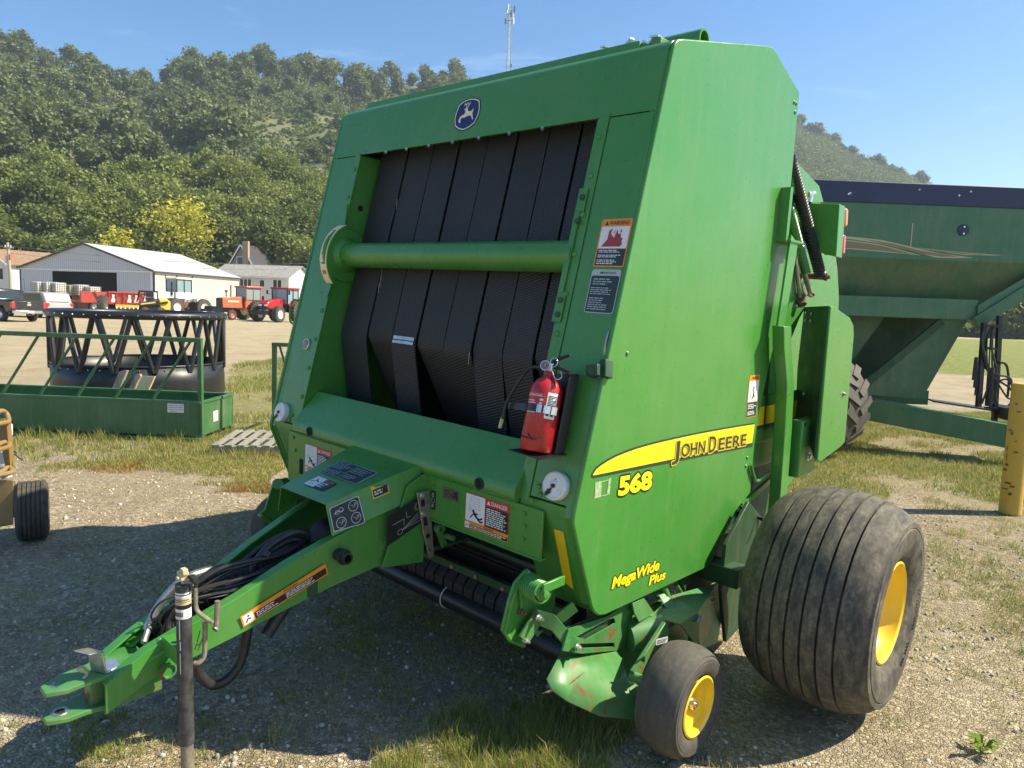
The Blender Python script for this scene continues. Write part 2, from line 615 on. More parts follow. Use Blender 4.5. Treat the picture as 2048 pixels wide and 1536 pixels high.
class Print:
    """decal laid in the plane (origin, u, v); coordinates in metres"""
    def __init__(s, o, u, v, lift=0.0015):
        s.o, s.u, s.v = Vector(o), Vector(u).normalized(), Vector(v).normalized()
        s.n = s.u.cross(s.v).normalized()
        s.lift = lift
        s.k = 0
        s.mb = MB()
        s.mats = []

    def mi(s, m):
        if m not in s.mats:
            s.mats.append(m)
        return s.mats.index(m)

    def P(s, x, y, k):
        return s.o + s.u * x + s.v * y + s.n * (s.lift + 0.0007 * k)

    def poly(s, pts, m, k=0):
        s.mb.add([s.P(x, y, k) for x, y in pts], [tuple(range(len(pts)))], s.mi(m))
        return s

    def rect(s, x0, y0, x1, y1, m, k=0, r=0.0):
        if r <= 0:
            return s.poly([(x0, y0), (x1, y0), (x1, y1), (x0, y1)], m, k)
        pts = []
        for cx, cy, a0 in ((x1 - r, y0 + r, -90), (x1 - r, y1 - r, 0), (x0 + r, y1 - r, 90), (x0 + r, y0 + r, 180)):
            for i in range(5):
                a = R(a0 + i * 22.5)
                pts.append((cx + r * math.cos(a), cy + r * math.sin(a)))
        return s.poly(pts, m, k)

    def ring(s, cx, cy, r0, r1, m, k=0, seg=24):
        vs = []
        for i in range(seg):
            a = 2 * math.pi * i / seg
            vs += [s.P(cx + r0 * math.cos(a), cy + r0 * math.sin(a), k), s.P(cx + r1 * math.cos(a), cy + r1 * math.sin(a), k)]
        s.mb.add(vs, [(2 * i, 2 * i + 1, 2 * ((i + 1) % seg) + 1, 2 * ((i + 1) % seg)) for i in range(seg)], s.mi(m))
        return s

    def circ(s, cx, cy, r, m, k=0, seg=20):
        return s.poly([(cx + r * math.cos(2 * math.pi * i / seg), cy + r * math.sin(2 * math.pi * i / seg)) for i in range(seg)], m, k)

    def line(s, pts, w, m, k=0):
        for (x0, y0), (x1, y1) in zip(pts, pts[1:]):
            dx, dy = x1 - x0, y1 - y0
            L = math.hypot(dx, dy) or 1
            nx, ny = -dy / L * w / 2, dx / L * w / 2
            s.poly([(x0 - nx, y0 - ny), (x1 - nx, y1 - ny), (x1 + nx, y1 + ny), (x0 + nx, y0 + ny)], m, k)
        return s

    def text(s, txt, x, y, h, m, k=1, bold=0.0, width=None, shear=0.0):
        """cap height h, optionally squeezed to width"""
        vs, fs, w = text_geo(txt, bold, shear)
        sc = h / 0.70
        sx = sc if width is None else width / w
        s.mb.add([s.P(x + a * sx, y + b * sc, k) for a, b in vs], fs, s.mi(m))
        return s

    def fine(s, x0, y0, x1, y1, rows, m, k=1, seed=1, fill=0.5):
        """rows of print too small to read"""
        rn = random.Random(seed)
        h = (y1 - y0) / rows
        for i in range(rows):
            y = y1 - (i + 1) * h + h * 0.25
            x = x0
            end = x0 + (x1 - x0) * rn.uniform(0.6, 1.0)
            while x < end:
                w = min(rn.uniform(0.8, 3.2) * h, end - x)
                s.poly([(x, y), (x + w, y), (x + w, y + h * fill), (x, y + h * fill)], m, k)
                x += w + h * 0.45
        return s

    def build(s, name, parent, label=None):
        return s.mb.build(name, s.mats, parent, smooth=False, label=label)

# ======================================================================
# ================================================================== GROUND
CX, CY = 2.777, -3.331        # where the camera stands (terrain is laid out round this spot)
RG = np.random.default_rng(11)


def in_poly(X_, Y_, poly):
    inside = np.zeros(X_.shape, bool)
    n = len(poly)
    for i in range(n):
        x0, y0 = poly[i][:2]
        x1, y1 = poly[(i + 1) % n][:2]
        c = ((y0 > Y_) != (y1 > Y_))
        with np.errstate(divide='ignore', invalid='ignore'):
            xi = (x1 - x0) * (Y_ - y0) / (y1 - y0) + x0
        inside ^= c & (X_ < xi)
    return inside


def vnoise(X_, Y_, s, seed=0):
    """smooth value noise, numpy"""
    r = np.random.default_rng(seed)
    T = r.random((256, 256))
    u, v_ = X_ / s, Y_ / s
    i, j = np.floor(u).astype(int), np.floor(v_).astype(int)
    a, b = u - i, v_ - j
    a, b = a * a * (3 - 2 * a), b * b * (3 - 2 * b)
    g = lambda p, q_: T[p % 256, q_ % 256]
    return (g(i, j) * (1 - a) + g(i + 1, j) * a) * (1 - b) + (g(i, j + 1) * (1 - a) + g(i + 1, j + 1) * a) * b


def fbm(X_, Y_, s, seed=0, o=4):
    t_, w_, tot = 0, 1, 0
    for k in range(o):
        t_ = t_ + w_ * vnoise(X_ + 31.7 * k, Y_ - 17.3 * k, s / 2 ** k, seed + k)
        tot += w_
        w_ *= 0.55
    return t_ / tot

# regions of cover, each a polygon on the ground with how grassy it is
GRASS = [
    (0.80, [(-7.048, 1.410, 0.000), (-12.298, 3.917, 0.000), (-15.899, 6.047, 0.000), (-17.415, 8.107, 0.000), (-19.658, 13.618, 0.000), (-14.060, 14.490, 0.000), (-3.721, 3.599, -0.000), (-5.282, 1.515, 0.000)]),
    (0.55, [(-8.947, -1.959, 0.000), (-7.146, -2.181, 0.000), (-5.821, -1.308, -0.000), (-5.094, -0.390, 0.000), (-4.377, 0.722, 0.000), (-6.077, 1.685, 0.000), (-6.757, 0.238, 0.000)]),
    (0.40, [(-5.577, -1.191, 0.000), (-4.739, 0.927, 0.000), (-2.907, -0.110, 0.000), (-3.505, -0.422, 0.000), (-3.747, -1.105, 0.000), (-4.430, -1.530, 0.000)]),
    (0.62, [(0.025, 3.803, 0.000), (-1.521, 6.538, 0.000), (-2.965, 9.757, 0.000), (3.468, 18.052, 0.000), (3.452, 5.040, -0.000), (1.996, 4.404, 0.000), (1.091, 4.923, 0.000)]),
    (0.30, [(1.091, 4.923, 0.000), (1.996, 4.404, 0.000), (3.399, 4.159, 0.000), (3.531, 1.291, 0.000), (2.429, 0.847, 0.000), (1.858, 1.598, -0.000)]),
    (1.00, [(-16.636, 23.982, -0.000), (-0.698, 26.567, 0.000), (5.921, 28.712, 0.000), (20.132, 64.344, -0.000), (15.758, 135.083, 0.000), (-10.770, 109.398, 0.000), (-29.051, 81.593, 0.000), (-38.269, 54.257, 0.000)]),
    (0.62, [(0.624, -1.296, 0.000), (0.993, -0.769, 0.000), (1.235, -0.749, 0.000), (1.381, -1.067, 0.000), (1.355, -1.352, 0.000), (0.941, -1.913, 0.000), (0.681, -1.619, 0.000), (0.675, -1.456, 0.000)]),
    (0.25, [(-0.876, -0.543, 0.000), (0.573, -0.743, 0.000), (0.841, -1.207, 0.000), (0.626, -1.675, 0.000), (0.026, -1.771, 0.000), (-0.577, -1.310, 0.000)]),
    (0.30, [(-1.549, -2.600, 0.000), (-1.139, -2.245, 0.000), (-0.320, -2.130, 0.000), (0.268, -2.198, 0.000), (-0.313, -2.886, 0.000)]),
]
LAWN_I = 5


def cover(X_, Y_):
    g = np.zeros(X_.shape)
    for k, (w_, poly) in enumerate(GRASS):
        # ragged outline
        ox = (fbm(X_, Y_, 1.3, 5) - 0.5) * (0.9 if k not in (LAWN_I,) else 3)
        oy = (fbm(X_, Y_, 1.3, 9) - 0.5) * (0.9 if k not in (LAWN_I,) else 3)
        if k in (6, 7, 8):
            ox, oy = ox * 0.4, oy * 0.4
        g = np.maximum(g, w_ * in_poly(X_ + ox, Y_ + oy, poly))
    return g


def graded(c, lo, hi, fine, r_fine, growth):
    out = [c]
    x, st = c, fine
    while x < hi:
        st = fine if abs(x - c) < r_fine else st * growth
        x += st
        out.append(x)
    x, st = c, fine
    neg = []
    while x > lo:
        st = fine if abs(x - c) < r_fine else st * growth
        x -= st
        neg.append(x)
    return np.array(neg[::-1] + out)

gx = graded(-1.5, -3200, 3200, 0.11, 9.0, 1.035)
gy = graded(0.5, -3000, 3400, 0.11, 8.0, 1.035)
GX, GY = np.meshgrid(gx, gy, indexing='ij')
cov = cover(GX, GY)
near = np.exp(-((GX - 0) ** 2 + (GY) ** 2) / 900.0)
GZ = (fbm(GX, GY, 2.2, 3, 4) - 0.5) * 0.045 * near
# keep it flat right under the wheels
for wx, wy, rr_ in ((1.685, 0, 0.5), (-1.68, 0, 0.5), (1.45, -0.85, 0.3), (-1.43, -0.86, 0.3), (0.19, -2.23, 0.2)):
    d2 = np.sqrt((GX - wx) ** 2 + (GY - wy) ** 2)
    GZ = GZ * np.clip((d2 - rr_) / 0.5, 0, 1)
nx_, ny_ = GX.shape
co = np.stack([GX, GY, GZ], -1).reshape(-1, 3)
idx = np.arange(nx_ * ny_).reshape(nx_, ny_)
qf = np.stack([idx[:-1, :-1], idx[1:, :-1], idx[1:, 1:], idx[:-1, 1:]], -1).reshape(-1, 4)


def np_mesh(name, co_, faces, mats, matidx=None, smooth=True, link=True):
    me = bpy.data.meshes.new(name)
    me.vertices.add(len(co_))
    me.vertices.foreach_set('co', np.ascontiguousarray(co_, np.float32).ravel())
    k = faces.shape[1]
    me.loops.add(faces.size)
    me.loops.foreach_set('vertex_index', faces.astype(np.int32).ravel())
    me.polygons.add(len(faces))
    me.polygons.foreach_set('loop_start', np.arange(0, faces.size, k, dtype=np.int32))
    me.polygons.foreach_set('loop_total', np.full(len(faces), k, np.int32))
    for m_ in mats:
        me.materials.append(MATS[m_])
    if matidx is not None:
        me.polygons.foreach_set('material_index', matidx.astype(np.int32))
    me.update(calc_edges=True)
    if smooth:
        me.polygons.foreach_set('use_smooth', np.ones(len(faces), bool))
    if not link:
        return me
    o = bpy.data.objects.new(name, me)
    COL.objects.link(o)
    return o

# ---- ground material: crushed limestone, with soil and thatch where plants grow
t = NT('gravel')
P_ = t.pos()
at = t.n('ShaderNodeAttribute', attribute_name='cover')
cv = at.outputs['Fac']
v1 = t.n('ShaderNodeTexVoronoi', Scale=62.0, Randomness=1.0)
t.l(P_, v1.inputs['Vector'])
v2 = t.n('ShaderNodeTexVoronoi', Scale=30.0, Randomness=1.0)
t.l(P_, v2.inputs['Vector'])
v1d = t.n('ShaderNodeTexVoronoi', Scale=62.0, feature='DISTANCE_TO_EDGE')
t.l(P_, v1d.inputs['Vector'])
sepc = t.n('ShaderNodeSeparateColor')
t.l(v1.outputs['Color'], sepc.inputs[0])
sep2 = t.n('ShaderNodeSeparateColor')
t.l(v2.outputs['Color'], sep2.inputs[0])
stone = t.ramp(sepc.outputs[0], [(0.0, (0.182, 0.145, 0.091)), (0.35, (0.310, 0.252, 0.164)), (0.7, (0.417, 0.345, 0.228)), (1.0, (0.621, 0.530, 0.365))])
stone2 = t.ramp(sep2.outputs[0], [(0.0, (0.203, 0.162, 0.104)), (0.6, (0.369, 0.305, 0.204)), (1.0, (0.556, 0.475, 0.326))])
big = t.noise(0.6, 5, 0.6, P_)
mixed = t.mix(t.ramp(t.noise(5, 4, 0.6, P_), [(0.45, (0, 0, 0)), (0.6, (1, 1, 1))]), stone, stone2)
sand = t.mix(t.noise(40, 4, 0.6, P_), (0.30, 0.255, 0.17), (0.43, 0.375, 0.265))
# far lot: finer, warmer
dist = t.n('ShaderNodeVectorMath', operation='DISTANCE')
t.l(P_, dist.inputs[0])
dist.inputs[1].default_value = (1, -1, 0)
farf = t.ramp(t.math('DIVIDE', dist.outputs['Value'], 30.0), [(0.28, (0, 0, 0)), (0.65, (1, 1, 1))])
base = t.mix(t.ramp(big, [(0.35, (0.0,) * 3), (0.7, (0.45,) * 3)]), mixed, sand)
lot = t.mix(t.noise(0.25, 6, 0.65, P_), (0.40, 0.335, 0.215), (0.52, 0.44, 0.29))
base = t.mix(farf, base, lot)
packed = t.ramp(t.noise(0.9, 6, 0.7, P_, 0.5), [(0.44, (1, 1, 1)), (0.60, (0.84, 0.82, 0.78))])
base = t.mix(1.0, base, packed, 'MULTIPLY')
blot = t.ramp(t.noise(3.1, 5, 0.7, P_, 0.3), [(0.58, (1, 1, 1)), (0.72, (0.76, 0.72, 0.66))])
base = t.mix(0.8, base, blot, 'MULTIPLY')
# dry reddish thatch and soil under the weeds
soil = t.mix(t.noise(2.6, 6, 0.7, P_), (0.22, 0.19, 0.10), (0.40, 0.34, 0.20))
redn = t.ramp(t.noise(1.1, 5, 0.65, P_), [(0.50, (0, 0, 0)), (0.62, (1, 1, 1))])
soil = t.mix(t.math('MULTIPLY', redn, 0.40), soil, (0.34, 0.18, 0.085))
lawn = t.mix(t.noise(1.3, 8, 0.75, P_), (0.10, 0.135, 0.030), (0.33, 0.32, 0.10))
gn = t.ramp(t.noise(3.6, 7, 0.72, P_), [(0.40, (0, 0, 0)), (0.58, (1, 1, 1))])
f1 = t.math('MULTIPLY', cv, gn)
c1 = t.mix(t.math('MINIMUM', t.math('MULTIPLY', f1, 1.1), 0.85), base, soil)
gg = t.ramp(t.math('MULTIPLY', cv, t.noise(7.0, 7, 0.75, P_)), [(0.30, (0, 0, 0)), (0.46, (1, 1, 1))])
c2 = t.mix(gg, c1, lawn)
lf = t.ramp(cv, [(0.86, (0, 0, 0)), (0.95, (1, 1, 1))])
c3 = t.mix(lf, c2, t.mix(t.ramp(t.noise(2.2, 9, 0.85, P_), [(0.36, (0, 0, 0)), (0.64, (1, 1, 1))]), (0.085, 0.125, 0.022), (0.34, 0.35, 0.10)))
t.l(c3, t.b.inputs['Base Color'])
t.b.inputs['Roughness'].default_value = 0.92
t.b.inputs['Specular IOR Level'].default_value = 0.25
hgt = t.math('ADD', t.math('MINIMUM', t.math('MULTIPLY', v1d.outputs['Distance'], 4.0), 0.6), t.math('MULTIPLY', sepc.outputs[1], 0.9))
nb = t.bump(t.noise(9, 5, 0.65, P_), 0.5, 0.05)
nb = t.bump(t.math('SUBTRACT', 1.0, v2.outputs['Distance']), 0.35, 0.02, nb)
t.l(t.bump(hgt, 0.95, 0.010, nb), t.b.inputs['Normal'])
MATS['gravel'] = t.m

gr = np_mesh('ground', co, qf, ['gravel'])
at_ = gr.data.attributes.new('cover', 'FLOAT', 'POINT')
at_.data.foreach_set('value', np.ascontiguousarray(cov.ravel(), np.float32))
gr['kind'] = 'structure'

# ---- loose stones lying proud of the surface near the camera
t = NT('stone')
oi = t.pos()
sv = t.n('ShaderNodeTexVoronoi', Scale=24.0)
t.l(oi, sv.inputs['Vector'])
sc_ = t.n('ShaderNodeSeparateColor')
t.l(sv.outputs['Color'], sc_.inputs[0])
t.l(t.ramp(sc_.outputs[0], [(0.0, (0.17, 0.155, 0.13)), (0.5, (0.33, 0.31, 0.255)), (1.0, (0.58, 0.55, 0.47))]), t.b.inputs['Base Color'])
t.b.inputs['Roughness'].default_value = 0.9
MATS['stone'] = t.m
N = 42000
# more of them close to the camera
ang = RG.uniform(-math.pi, math.pi, N)
rad = 1.2 + 8.5 * RG.random(N) ** 1.25
sx_, sy_ = CX + rad * np.sin(ang), CY + rad * np.cos(ang)
keep = (np.abs(((np.degrees(np.arctan2(sx_ - CX, sy_ - CY)) + 42.6 + 180) % 360) - 180) < 44)
sx_, sy_ = sx_[keep], sy_[keep]
N = len(sx_)
ico = np.array([(0, 0, 1), (.89, 0, .45), (.28, .85, .45), (-.72, .53, .45), (-.72, -.53, .45), (.28, -.85, .45)])
icf = np.array([(0, 1, 2), (0, 2, 3), (0, 3, 4), (0, 4, 5), (0, 5, 1)])
ring = ico[1:] * np.array([1.05, 1.05, 0]) + np.array([0, 0, -0.35])
ico = np.vstack([ico, ring])
icf = np.vstack([icf] + [[(1 + i, 6 + i, 6 + (i + 1) % 5), (1 + i, 6 + (i + 1) % 5, 1 + (i + 1) % 5)] for i in range(5)])
sz = 0.0050 + 0.013 * RG.random(N) ** 2.6
sq = RG.uniform(0.5, 1.0, (N, 3)) * sz[:, None]
ra = RG.uniform(0, 6.28, N)
V_ = ico[None] * sq[:, None, :] * (1 + RG.uniform(-.22, .22, (N, 11, 3)))
ca, sa = np.cos(ra)[:, None], np.sin(ra)[:, None]
Vx = V_[..., 0] * ca - V_[..., 1] * sa + sx_[:, None]
Vy = V_[..., 0] * sa + V_[..., 1] * ca + sy_[:, None]
def ground_z(x, y):
    near_ = np.exp(-(x ** 2 + y ** 2) / 900.0)
    return (fbm(x, y, 2.2, 3, 4) - 0.5) * 0.045 * near_
Vz = V_[..., 2] + ground_z(sx_, sy_)[:, None] + 0.001
st = np_mesh('loose_stones', np.stack([Vx, Vy, Vz], -1).reshape(-1, 3), (icf[None] + (np.arange(N) * 11)[:, None, None]).reshape(-1, 3), ['stone'], smooth=False)
tag(st, 'loose limestone chips scattered over the gravel around the baler', 'gravel', kind='stuff')

nb3 = 1500
keepi = RG.random(nb3)
bx3 = RG.uniform(-4.5, 3.6, nb3)
by3 = RG.uniform(-3.4, 3.5, nb3)
k3 = (fbm(bx3, by3, 1.1, 55, 3) > 0.50) & (np.hypot(bx3 - CX, by3 - CY) > 1.6)
bx3, by3 = bx3[k3], by3[k3]
nb3 = len(bx3)
s3 = 0.007 + 0.016 * RG.random(nb3) ** 2
V3 = ico[None] * (RG.uniform(0.5, 1.0, (nb3, 3)) * s3[:, None])[:, None, :] * (1 + RG.uniform(-.2, .2, (nb3, 11, 3)))
a3 = RG.uniform(0, 6.28, nb3)
c3_, s3_ = np.cos(a3)[:, None], np.sin(a3)[:, None]
P3 = np.stack([V3[..., 0] * c3_ - V3[..., 1] * s3_ + bx3[:, None], V3[..., 0] * s3_ + V3[..., 1] * c3_ + by3[:, None], V3[..., 2] + ground_z(bx3, by3)[:, None] + 0.002], -1)
st = np_mesh('loose_stones', P3.reshape(-1, 3), (icf[None] + (np.arange(nb3) * 11)[:, None, None]).reshape(-1, 3), ['stone'], smooth=False)
tag(st, 'scattered larger broken stones lying on the gravel near the tongue and wheels', 'stones', kind='stuff')

# ---- grass: real blades in tufts
def leafmat(name, stops, trans=0.35, scale=1.5, rough=0.6):
    t = NT(name)
    P_ = t.pos()
    n = t.noise(scale, 4, 0.6, P_)
    n2 = t.noise(scale * 14, 2, 0.5, P_)
    n3 = t.noise(scale * 0.22, 3, 0.5, P_)
    c = t.ramp(t.mix(0.45, t.mix(0.45, n, n3), n2), stops)
    t.l(c, t.b.inputs['Base Color'])
    t.b.inputs['Roughness'].default_value = rough
    t.b.inputs['Specular IOR Level'].default_value = 0.25
    tr = t.n('ShaderNodeBsdfTranslucent')
    t.l(c, tr.inputs['Color'])
    ms = t.n('ShaderNodeMixShader')
    ms.inputs[0].default_value = trans
    t.l(t.b.outputs[0], ms.inputs[1])
    t.l(tr.outputs[0], ms.inputs[2])
    t.l(ms.outputs[0], t.out.inputs['Surface'])
    MATS[name] = t.m
leafmat('grass_green', [(0.30, (0.095, 0.159, 0.027)), (0.55, (0.226, 0.301, 0.051)), (0.75, (0.436, 0.454, 0.104))], 0.4, 1.2)
leafmat('grass_dry', [(0.30, (0.283, 0.248, 0.087)), (0.55, (0.464, 0.384, 0.153)), (0.75, (0.644, 0.534, 0.240))], 0.35, 1.2)
leafmat('thatch_red', [(0.30, (0.224, 0.097, 0.028)), (0.55, (0.381, 0.162, 0.048)), (0.75, (0.470, 0.259, 0.085))], 0.3, 1.2)


def blades(name, px_, py_, h, w_, lean, mi, label):
    """px_,py_ roots; each blade two segments"""
    n = len(px_)
    a = RG.uniform(0, 2 * math.pi, n)
    b = RG.uniform(0, 2 * math.pi, n)
    ca, sa = np.cos(a) * w_ / 2, np.sin(a) * w_ / 2
    lx, ly = np.cos(b) * lean * h, np.sin(b) * lean * h
    z0 = ground_z(px_, py_)
    P0 = np.stack([px_ - ca, py_ - sa, z0 - 0.004], -1)
    P1 = np.stack([px_ + ca, py_ + sa, z0 - 0.004], -1)
    P2 = np.stack([px_ + ca * .8 + lx * .35, py_ + sa * .8 + ly * .35, z0 + h * .55], -1)
    P3 = np.stack([px_ - ca * .8 + lx * .35, py_ - sa * .8 + ly * .35, z0 + h * .55], -1)
    P4 = np.stack([px_ + lx, py_ + ly, z0 + h], -1)
    co_ = np.stack([P0, P1, P2, P3, P4], 1).reshape(-1, 3)
    o5 = (np.arange(n) * 5)[:, None]
    f = np.concatenate([np.array([[0, 1, 2]]) + o5, np.array([[0, 2, 3]]) + o5, np.array([[3, 2, 4]]) + o5])
    o = np_mesh(name, co_, f, ['grass_green', 'grass_dry', 'thatch_red'], np.concatenate([mi, mi, mi]), smooth=False)
    tag(o, label, 'grass', kind='stuff')
    return o


def scatter(poly, n, clump, thr, seed):
    P = np.array([p[:2] for p in poly])
    lo, hi = P.min(0), P.max(0)
    r = np.random.default_rng(seed)
    m_ = int(n)
    x, y = r.uniform(lo[0], hi[0], m_), r.uniform(lo[1], hi[1], m_)
    ox, oy = (fbm(x, y, 0.7, 5) - 0.5) * 0.7, (fbm(x, y, 0.7, 9) - 0.5) * 0.7
    k = in_poly(x + ox, y + oy, poly) & (fbm(x, y, clump, seed + 40, 4) + r.uniform(-0.06, 0.06, m_) > thr)
    return x[k], y[k]


def tufts(poly, ntuft, per, spread, seed, thr=0.0, clump=0.6):
    r = np.random.default_rng(seed)
    P = np.array([p[:2] for p in poly])
    lo, hi = P.min(0), P.max(0)
    tx, ty = r.uniform(lo[0], hi[0], ntuft), r.uniform(lo[1], hi[1], ntuft)
    k = in_poly(tx, ty, poly)
    if thr > 0:
        k &= fbm(tx, ty, clump, seed + 3, 3) > thr
    tx, ty = tx[k], ty[k]
    s_ = r.uniform(0.4, 1.3, len(tx)) * spread
    c = r.poisson(per, len(tx))
    x = np.repeat(tx, c) + r.normal(0, 1, c.sum()) * np.repeat(s_, c)
    y = np.repeat(ty, c) + r.normal(0, 1, c.sum()) * np.repeat(s_, c)
    return x, y, np.repeat(s_ / spread, c)

# bright grass at the bottom of the picture, beside the gauge wheel
xa, ya = scatter(GRASS[6][1], 14000, 0.30, 0.43, 1)
xb, yb, _s = tufts(GRASS[6][1], 210, 60, 0.036, 14)
x, y = np.concatenate([xa, xb]), np.concatenate([ya, yb])
h = RG.uniform(0.02, 0.068, len(x)) * (0.6 + 1.0 * fbm(x, y, 0.3, 77))
h = np.where(RG.random(len(x)) < 0.03, h * 1.9, h)
mi = np.where(RG.random(len(x)) < 0.38, 1, 0)
blades('grass_clump', x, y, h, RG.uniform(0.0016, 0.0034, len(x)), RG.uniform(0.1, 0.8, len(x)), mi, 'bright tufted grass in the sun in front of the small gauge wheel')
x, y, _s = tufts([(0.701, -2.154, 0.000), (0.236, -1.979, 0.000), (0.517, -1.488, 0.000), (1.110, -1.742, 0.000)], 110, 45, 0.035, 16, 0.5, 0.4)
blades('grass_clump', x, y, RG.uniform(0.02, 0.08, len(x)), RG.uniform(0.0016, 0.003, len(x)), RG.uniform(0.1, 0.8, len(x)), np.where(RG.random(len(x)) < 0.6, 1, 0), 'loose grass tufts at the bottom edge right of the jack')
# dark grass under the pickup
xa, ya = scatter(GRASS[7][1], 16000, 0.5, 0.54, 2)
xb, yb, _s = tufts(GRASS[7][1], 90, 40, 0.045, 15)
x, y = np.concatenate([xa, xb]), np.concatenate([ya, yb])
h = RG.uniform(0.02, 0.06, len(x))
blades('grass_clump', x, y, h, RG.uniform(0.0016, 0.003, len(x)), RG.uniform(0.2, 0.9, len(x)), np.where(RG.random(len(x)) < 0.3, 1, 0), 'thin grass growing in the shade below the crop roller')
x, y = scatter(GRASS[8][1], 26000, 0.4, 0.60, 3)
blades('grass_clump', x, y, RG.uniform(0.015, 0.05, len(x)), RG.uniform(0.0016, 0.003, len(x)), RG.uniform(0.3, 1.0, len(x)), np.where(RG.random(len(x)) < 0.3, 1, 0), 'sparse grass in the shaded gravel left of the jack')
# weedy strip in front of the feeders
x1, y1, s1 = tufts(GRASS[1][1], 520, 46, 0.06, 4)
x2, y2 = scatter(GRASS[1][1], 45000, 0.9, 0.44, 5)
x = np.concatenate([x1, x2]); y = np.concatenate([y1, y2])
h = np.concatenate([RG.uniform(0.04, 0.17, len(x1)) * s1, RG.uniform(0.02, 0.06, len(x2))])
mi = np.where(RG.random(len(x)) < 0.48, 1, 0)
blades('weed_strip', x, y, h, RG.uniform(0.003, 0.007, len(x)), RG.uniform(0.1, 0.8, len(x)), mi, 'uncut weeds and grass along the foot of the green bunk feeder')
x, y = scatter(GRASS[2][1], 90000, 1.0, 0.47, 6)
mi = np.where((fbm(x, y, 0.8, 321) > 0.52) & (RG.random(len(x)) < 0.45), 2, np.where(RG.random(len(x)) < 0.6, 1, 0))
blades('weed_patch', x, y, RG.uniform(0.012, 0.05, len(x)), RG.uniform(0.003, 0.006, len(x)), RG.uniform(0.3, 1.2, len(x)), mi, 'low reddish and green weeds in the sunlit gravel left of the baler')
# grass between lot and feeders
x, y = scatter(GRASS[0][1], 150000, 1.2, 0.42, 7)
mi = np.where(RG.random(len(x)) < 0.5, 1, 0)
blades('meadow_grass', x, y, RG.uniform(0.03, 0.11, len(x)), RG.uniform(0.006, 0.012, len(x)), RG.uniform(0.2, 1.0, len(x)), mi, 'sunlit grass between the black ring feeder and the baler')
# right hand field
x, y = scatter(GRASS[3][1], 300000, 0.8, 0.37, 8)
mi = np.where(RG.random(len(x)) < 0.45, 1, 0)
blades('meadow_grass', x, y, RG.uniform(0.02, 0.075, len(x)), RG.uniform(0.003, 0.008, len(x)), RG.uniform(0.2, 1.1, len(x)), mi, 'patchy grass behind the big tyre and round the yellow bollard')
x, y, s_ = tufts(GRASS[4][1], 150, 60, 0.06, 9)
blades('grass_tuft', x, y, RG.uniform(0.02, 0.07, len(x)) * s_, RG.uniform(0.002, 0.005, len(x)), RG.uniform(0.2, 1.0, len(x)), np.where(RG.random(len(x)) < 0.35, 1, 0), 'small grass tufts in the gravel right of the big tyre')
wide = [(-3.515, -1.732, 0.000), (-1.200, 0.943, 0.000), (0.280, 3.664, 0.000), (2.253, 3.696, 0.000), (2.607, 0.074, 0.000), (-0.252, -2.824, 0.000)]
x, y, s_ = tufts(wide, 420, 30, 0.035, 10)
blades('grass_tuft', x, y, RG.uniform(0.015, 0.05, len(x)) * s_, RG.uniform(0.0015, 0.0035, len(x)), RG.uniform(0.2, 1.1, len(x)), np.where(RG.random(len(x)) < 0.35, 1, 0), 'tiny grass tufts scattered through the gravel everywhere')
x, y = scatter(wide, 150000, 0.9, 0.535, 12)
blades('seedling_grass', x, y, RG.uniform(0.006, 0.028, len(x)), RG.uniform(0.0015, 0.003, len(x)), RG.uniform(0.3, 1.4, len(x)), np.where(RG.random(len(x)) < 0.55, 1, 0), 'very short thin grass coming up in patches through the yard gravel')
x, y = scatter(GRASS[4][1], 60000, 0.7, 0.50, 13)
blades('seedling_grass', x, y, RG.uniform(0.01, 0.04, len(x)), RG.uniform(0.002, 0.004, len(x)), RG.uniform(0.3, 1.2, len(x)), np.where(RG.random(len(x)) < 0.6, 1, 0), 'short thin grass in patches right of the big tyre')
# broad-leaved weeds, each a plant
def weed(loc, s_, n, label, mat='grass_green', seed=0, tall=0.5):
    r = random.Random(seed)
    mb = MB()
    for k in range(n):
        a = 2 * math.pi * k / n + r.uniform(-.3, .3)
        L = s_ * r.uniform(0.6, 1.1)
        el = r.uniform(0.25, 1.1) * tall
        d = Vector((math.cos(a), math.sin(a), 0))
        sd = Vector((-math.sin(a), math.cos(a), 0))
        w_ = L * 0.14
        p0 = Vector((0, 0, 0))
        p1 = d * (L * 0.45) + Vector((0, 0, L * el))
        p2 = d * L + Vector((0, 0, L * el * 0.9))
        mb.add([p0, p1 + sd * w_, p1 - sd * w_, p2], [(0, 2, 3, 1)])
    o = mb.build('weed', mat, smooth=False)
    o.location = loc
    tag(o, label, 'weed')
    return o
weed((2.374, 0.086, 0.000), 0.085, 18, 'leafy green weed in the gravel at the right, below the bollard', seed=1, tall=1.0)
weed((0.793, 4.271, 0.000), 0.10, 14, 'leafy weed behind the top of the big ribbed tyre', seed=2)
weed((-4.559, 1.160, -0.000), 0.12, 14, 'leafy weed tuft beside the wooden pallet', seed=3)
weed((1.117, -0.316, 0.000), 0.05, 12, 'small leafy weed in the shade behind the gauge wheel', seed=4)
weed((-0.613, -1.112, 0.000), 0.05, 12, 'small leafy weed in the shaded gravel under the tongue', seed=5)

# ================================================================== HILLS
def az_vec(a, r):
    a = np.radians(a)
    return CX + r * np.sin(a), CY + r * np.cos(a)

RIDGE = [(-100, .250), (-84.5, .250), (-77.5, .262), (-74.1, .258), (-70.9, .250), (-69.6, .240), (-68.6, .252), (-65.9, .272), (-61.5, .285), (-57.7, .290), (-55.5, .284), (-53.2, .288), (-49.9, .292), (-45.6, .285), (-40.2, .26), (-32.4, .235), (-26, .22)]
ra_, re_ = [a for a, e in RIDGE], [e for a, e in RIDGE]
CRESTD = 410.0


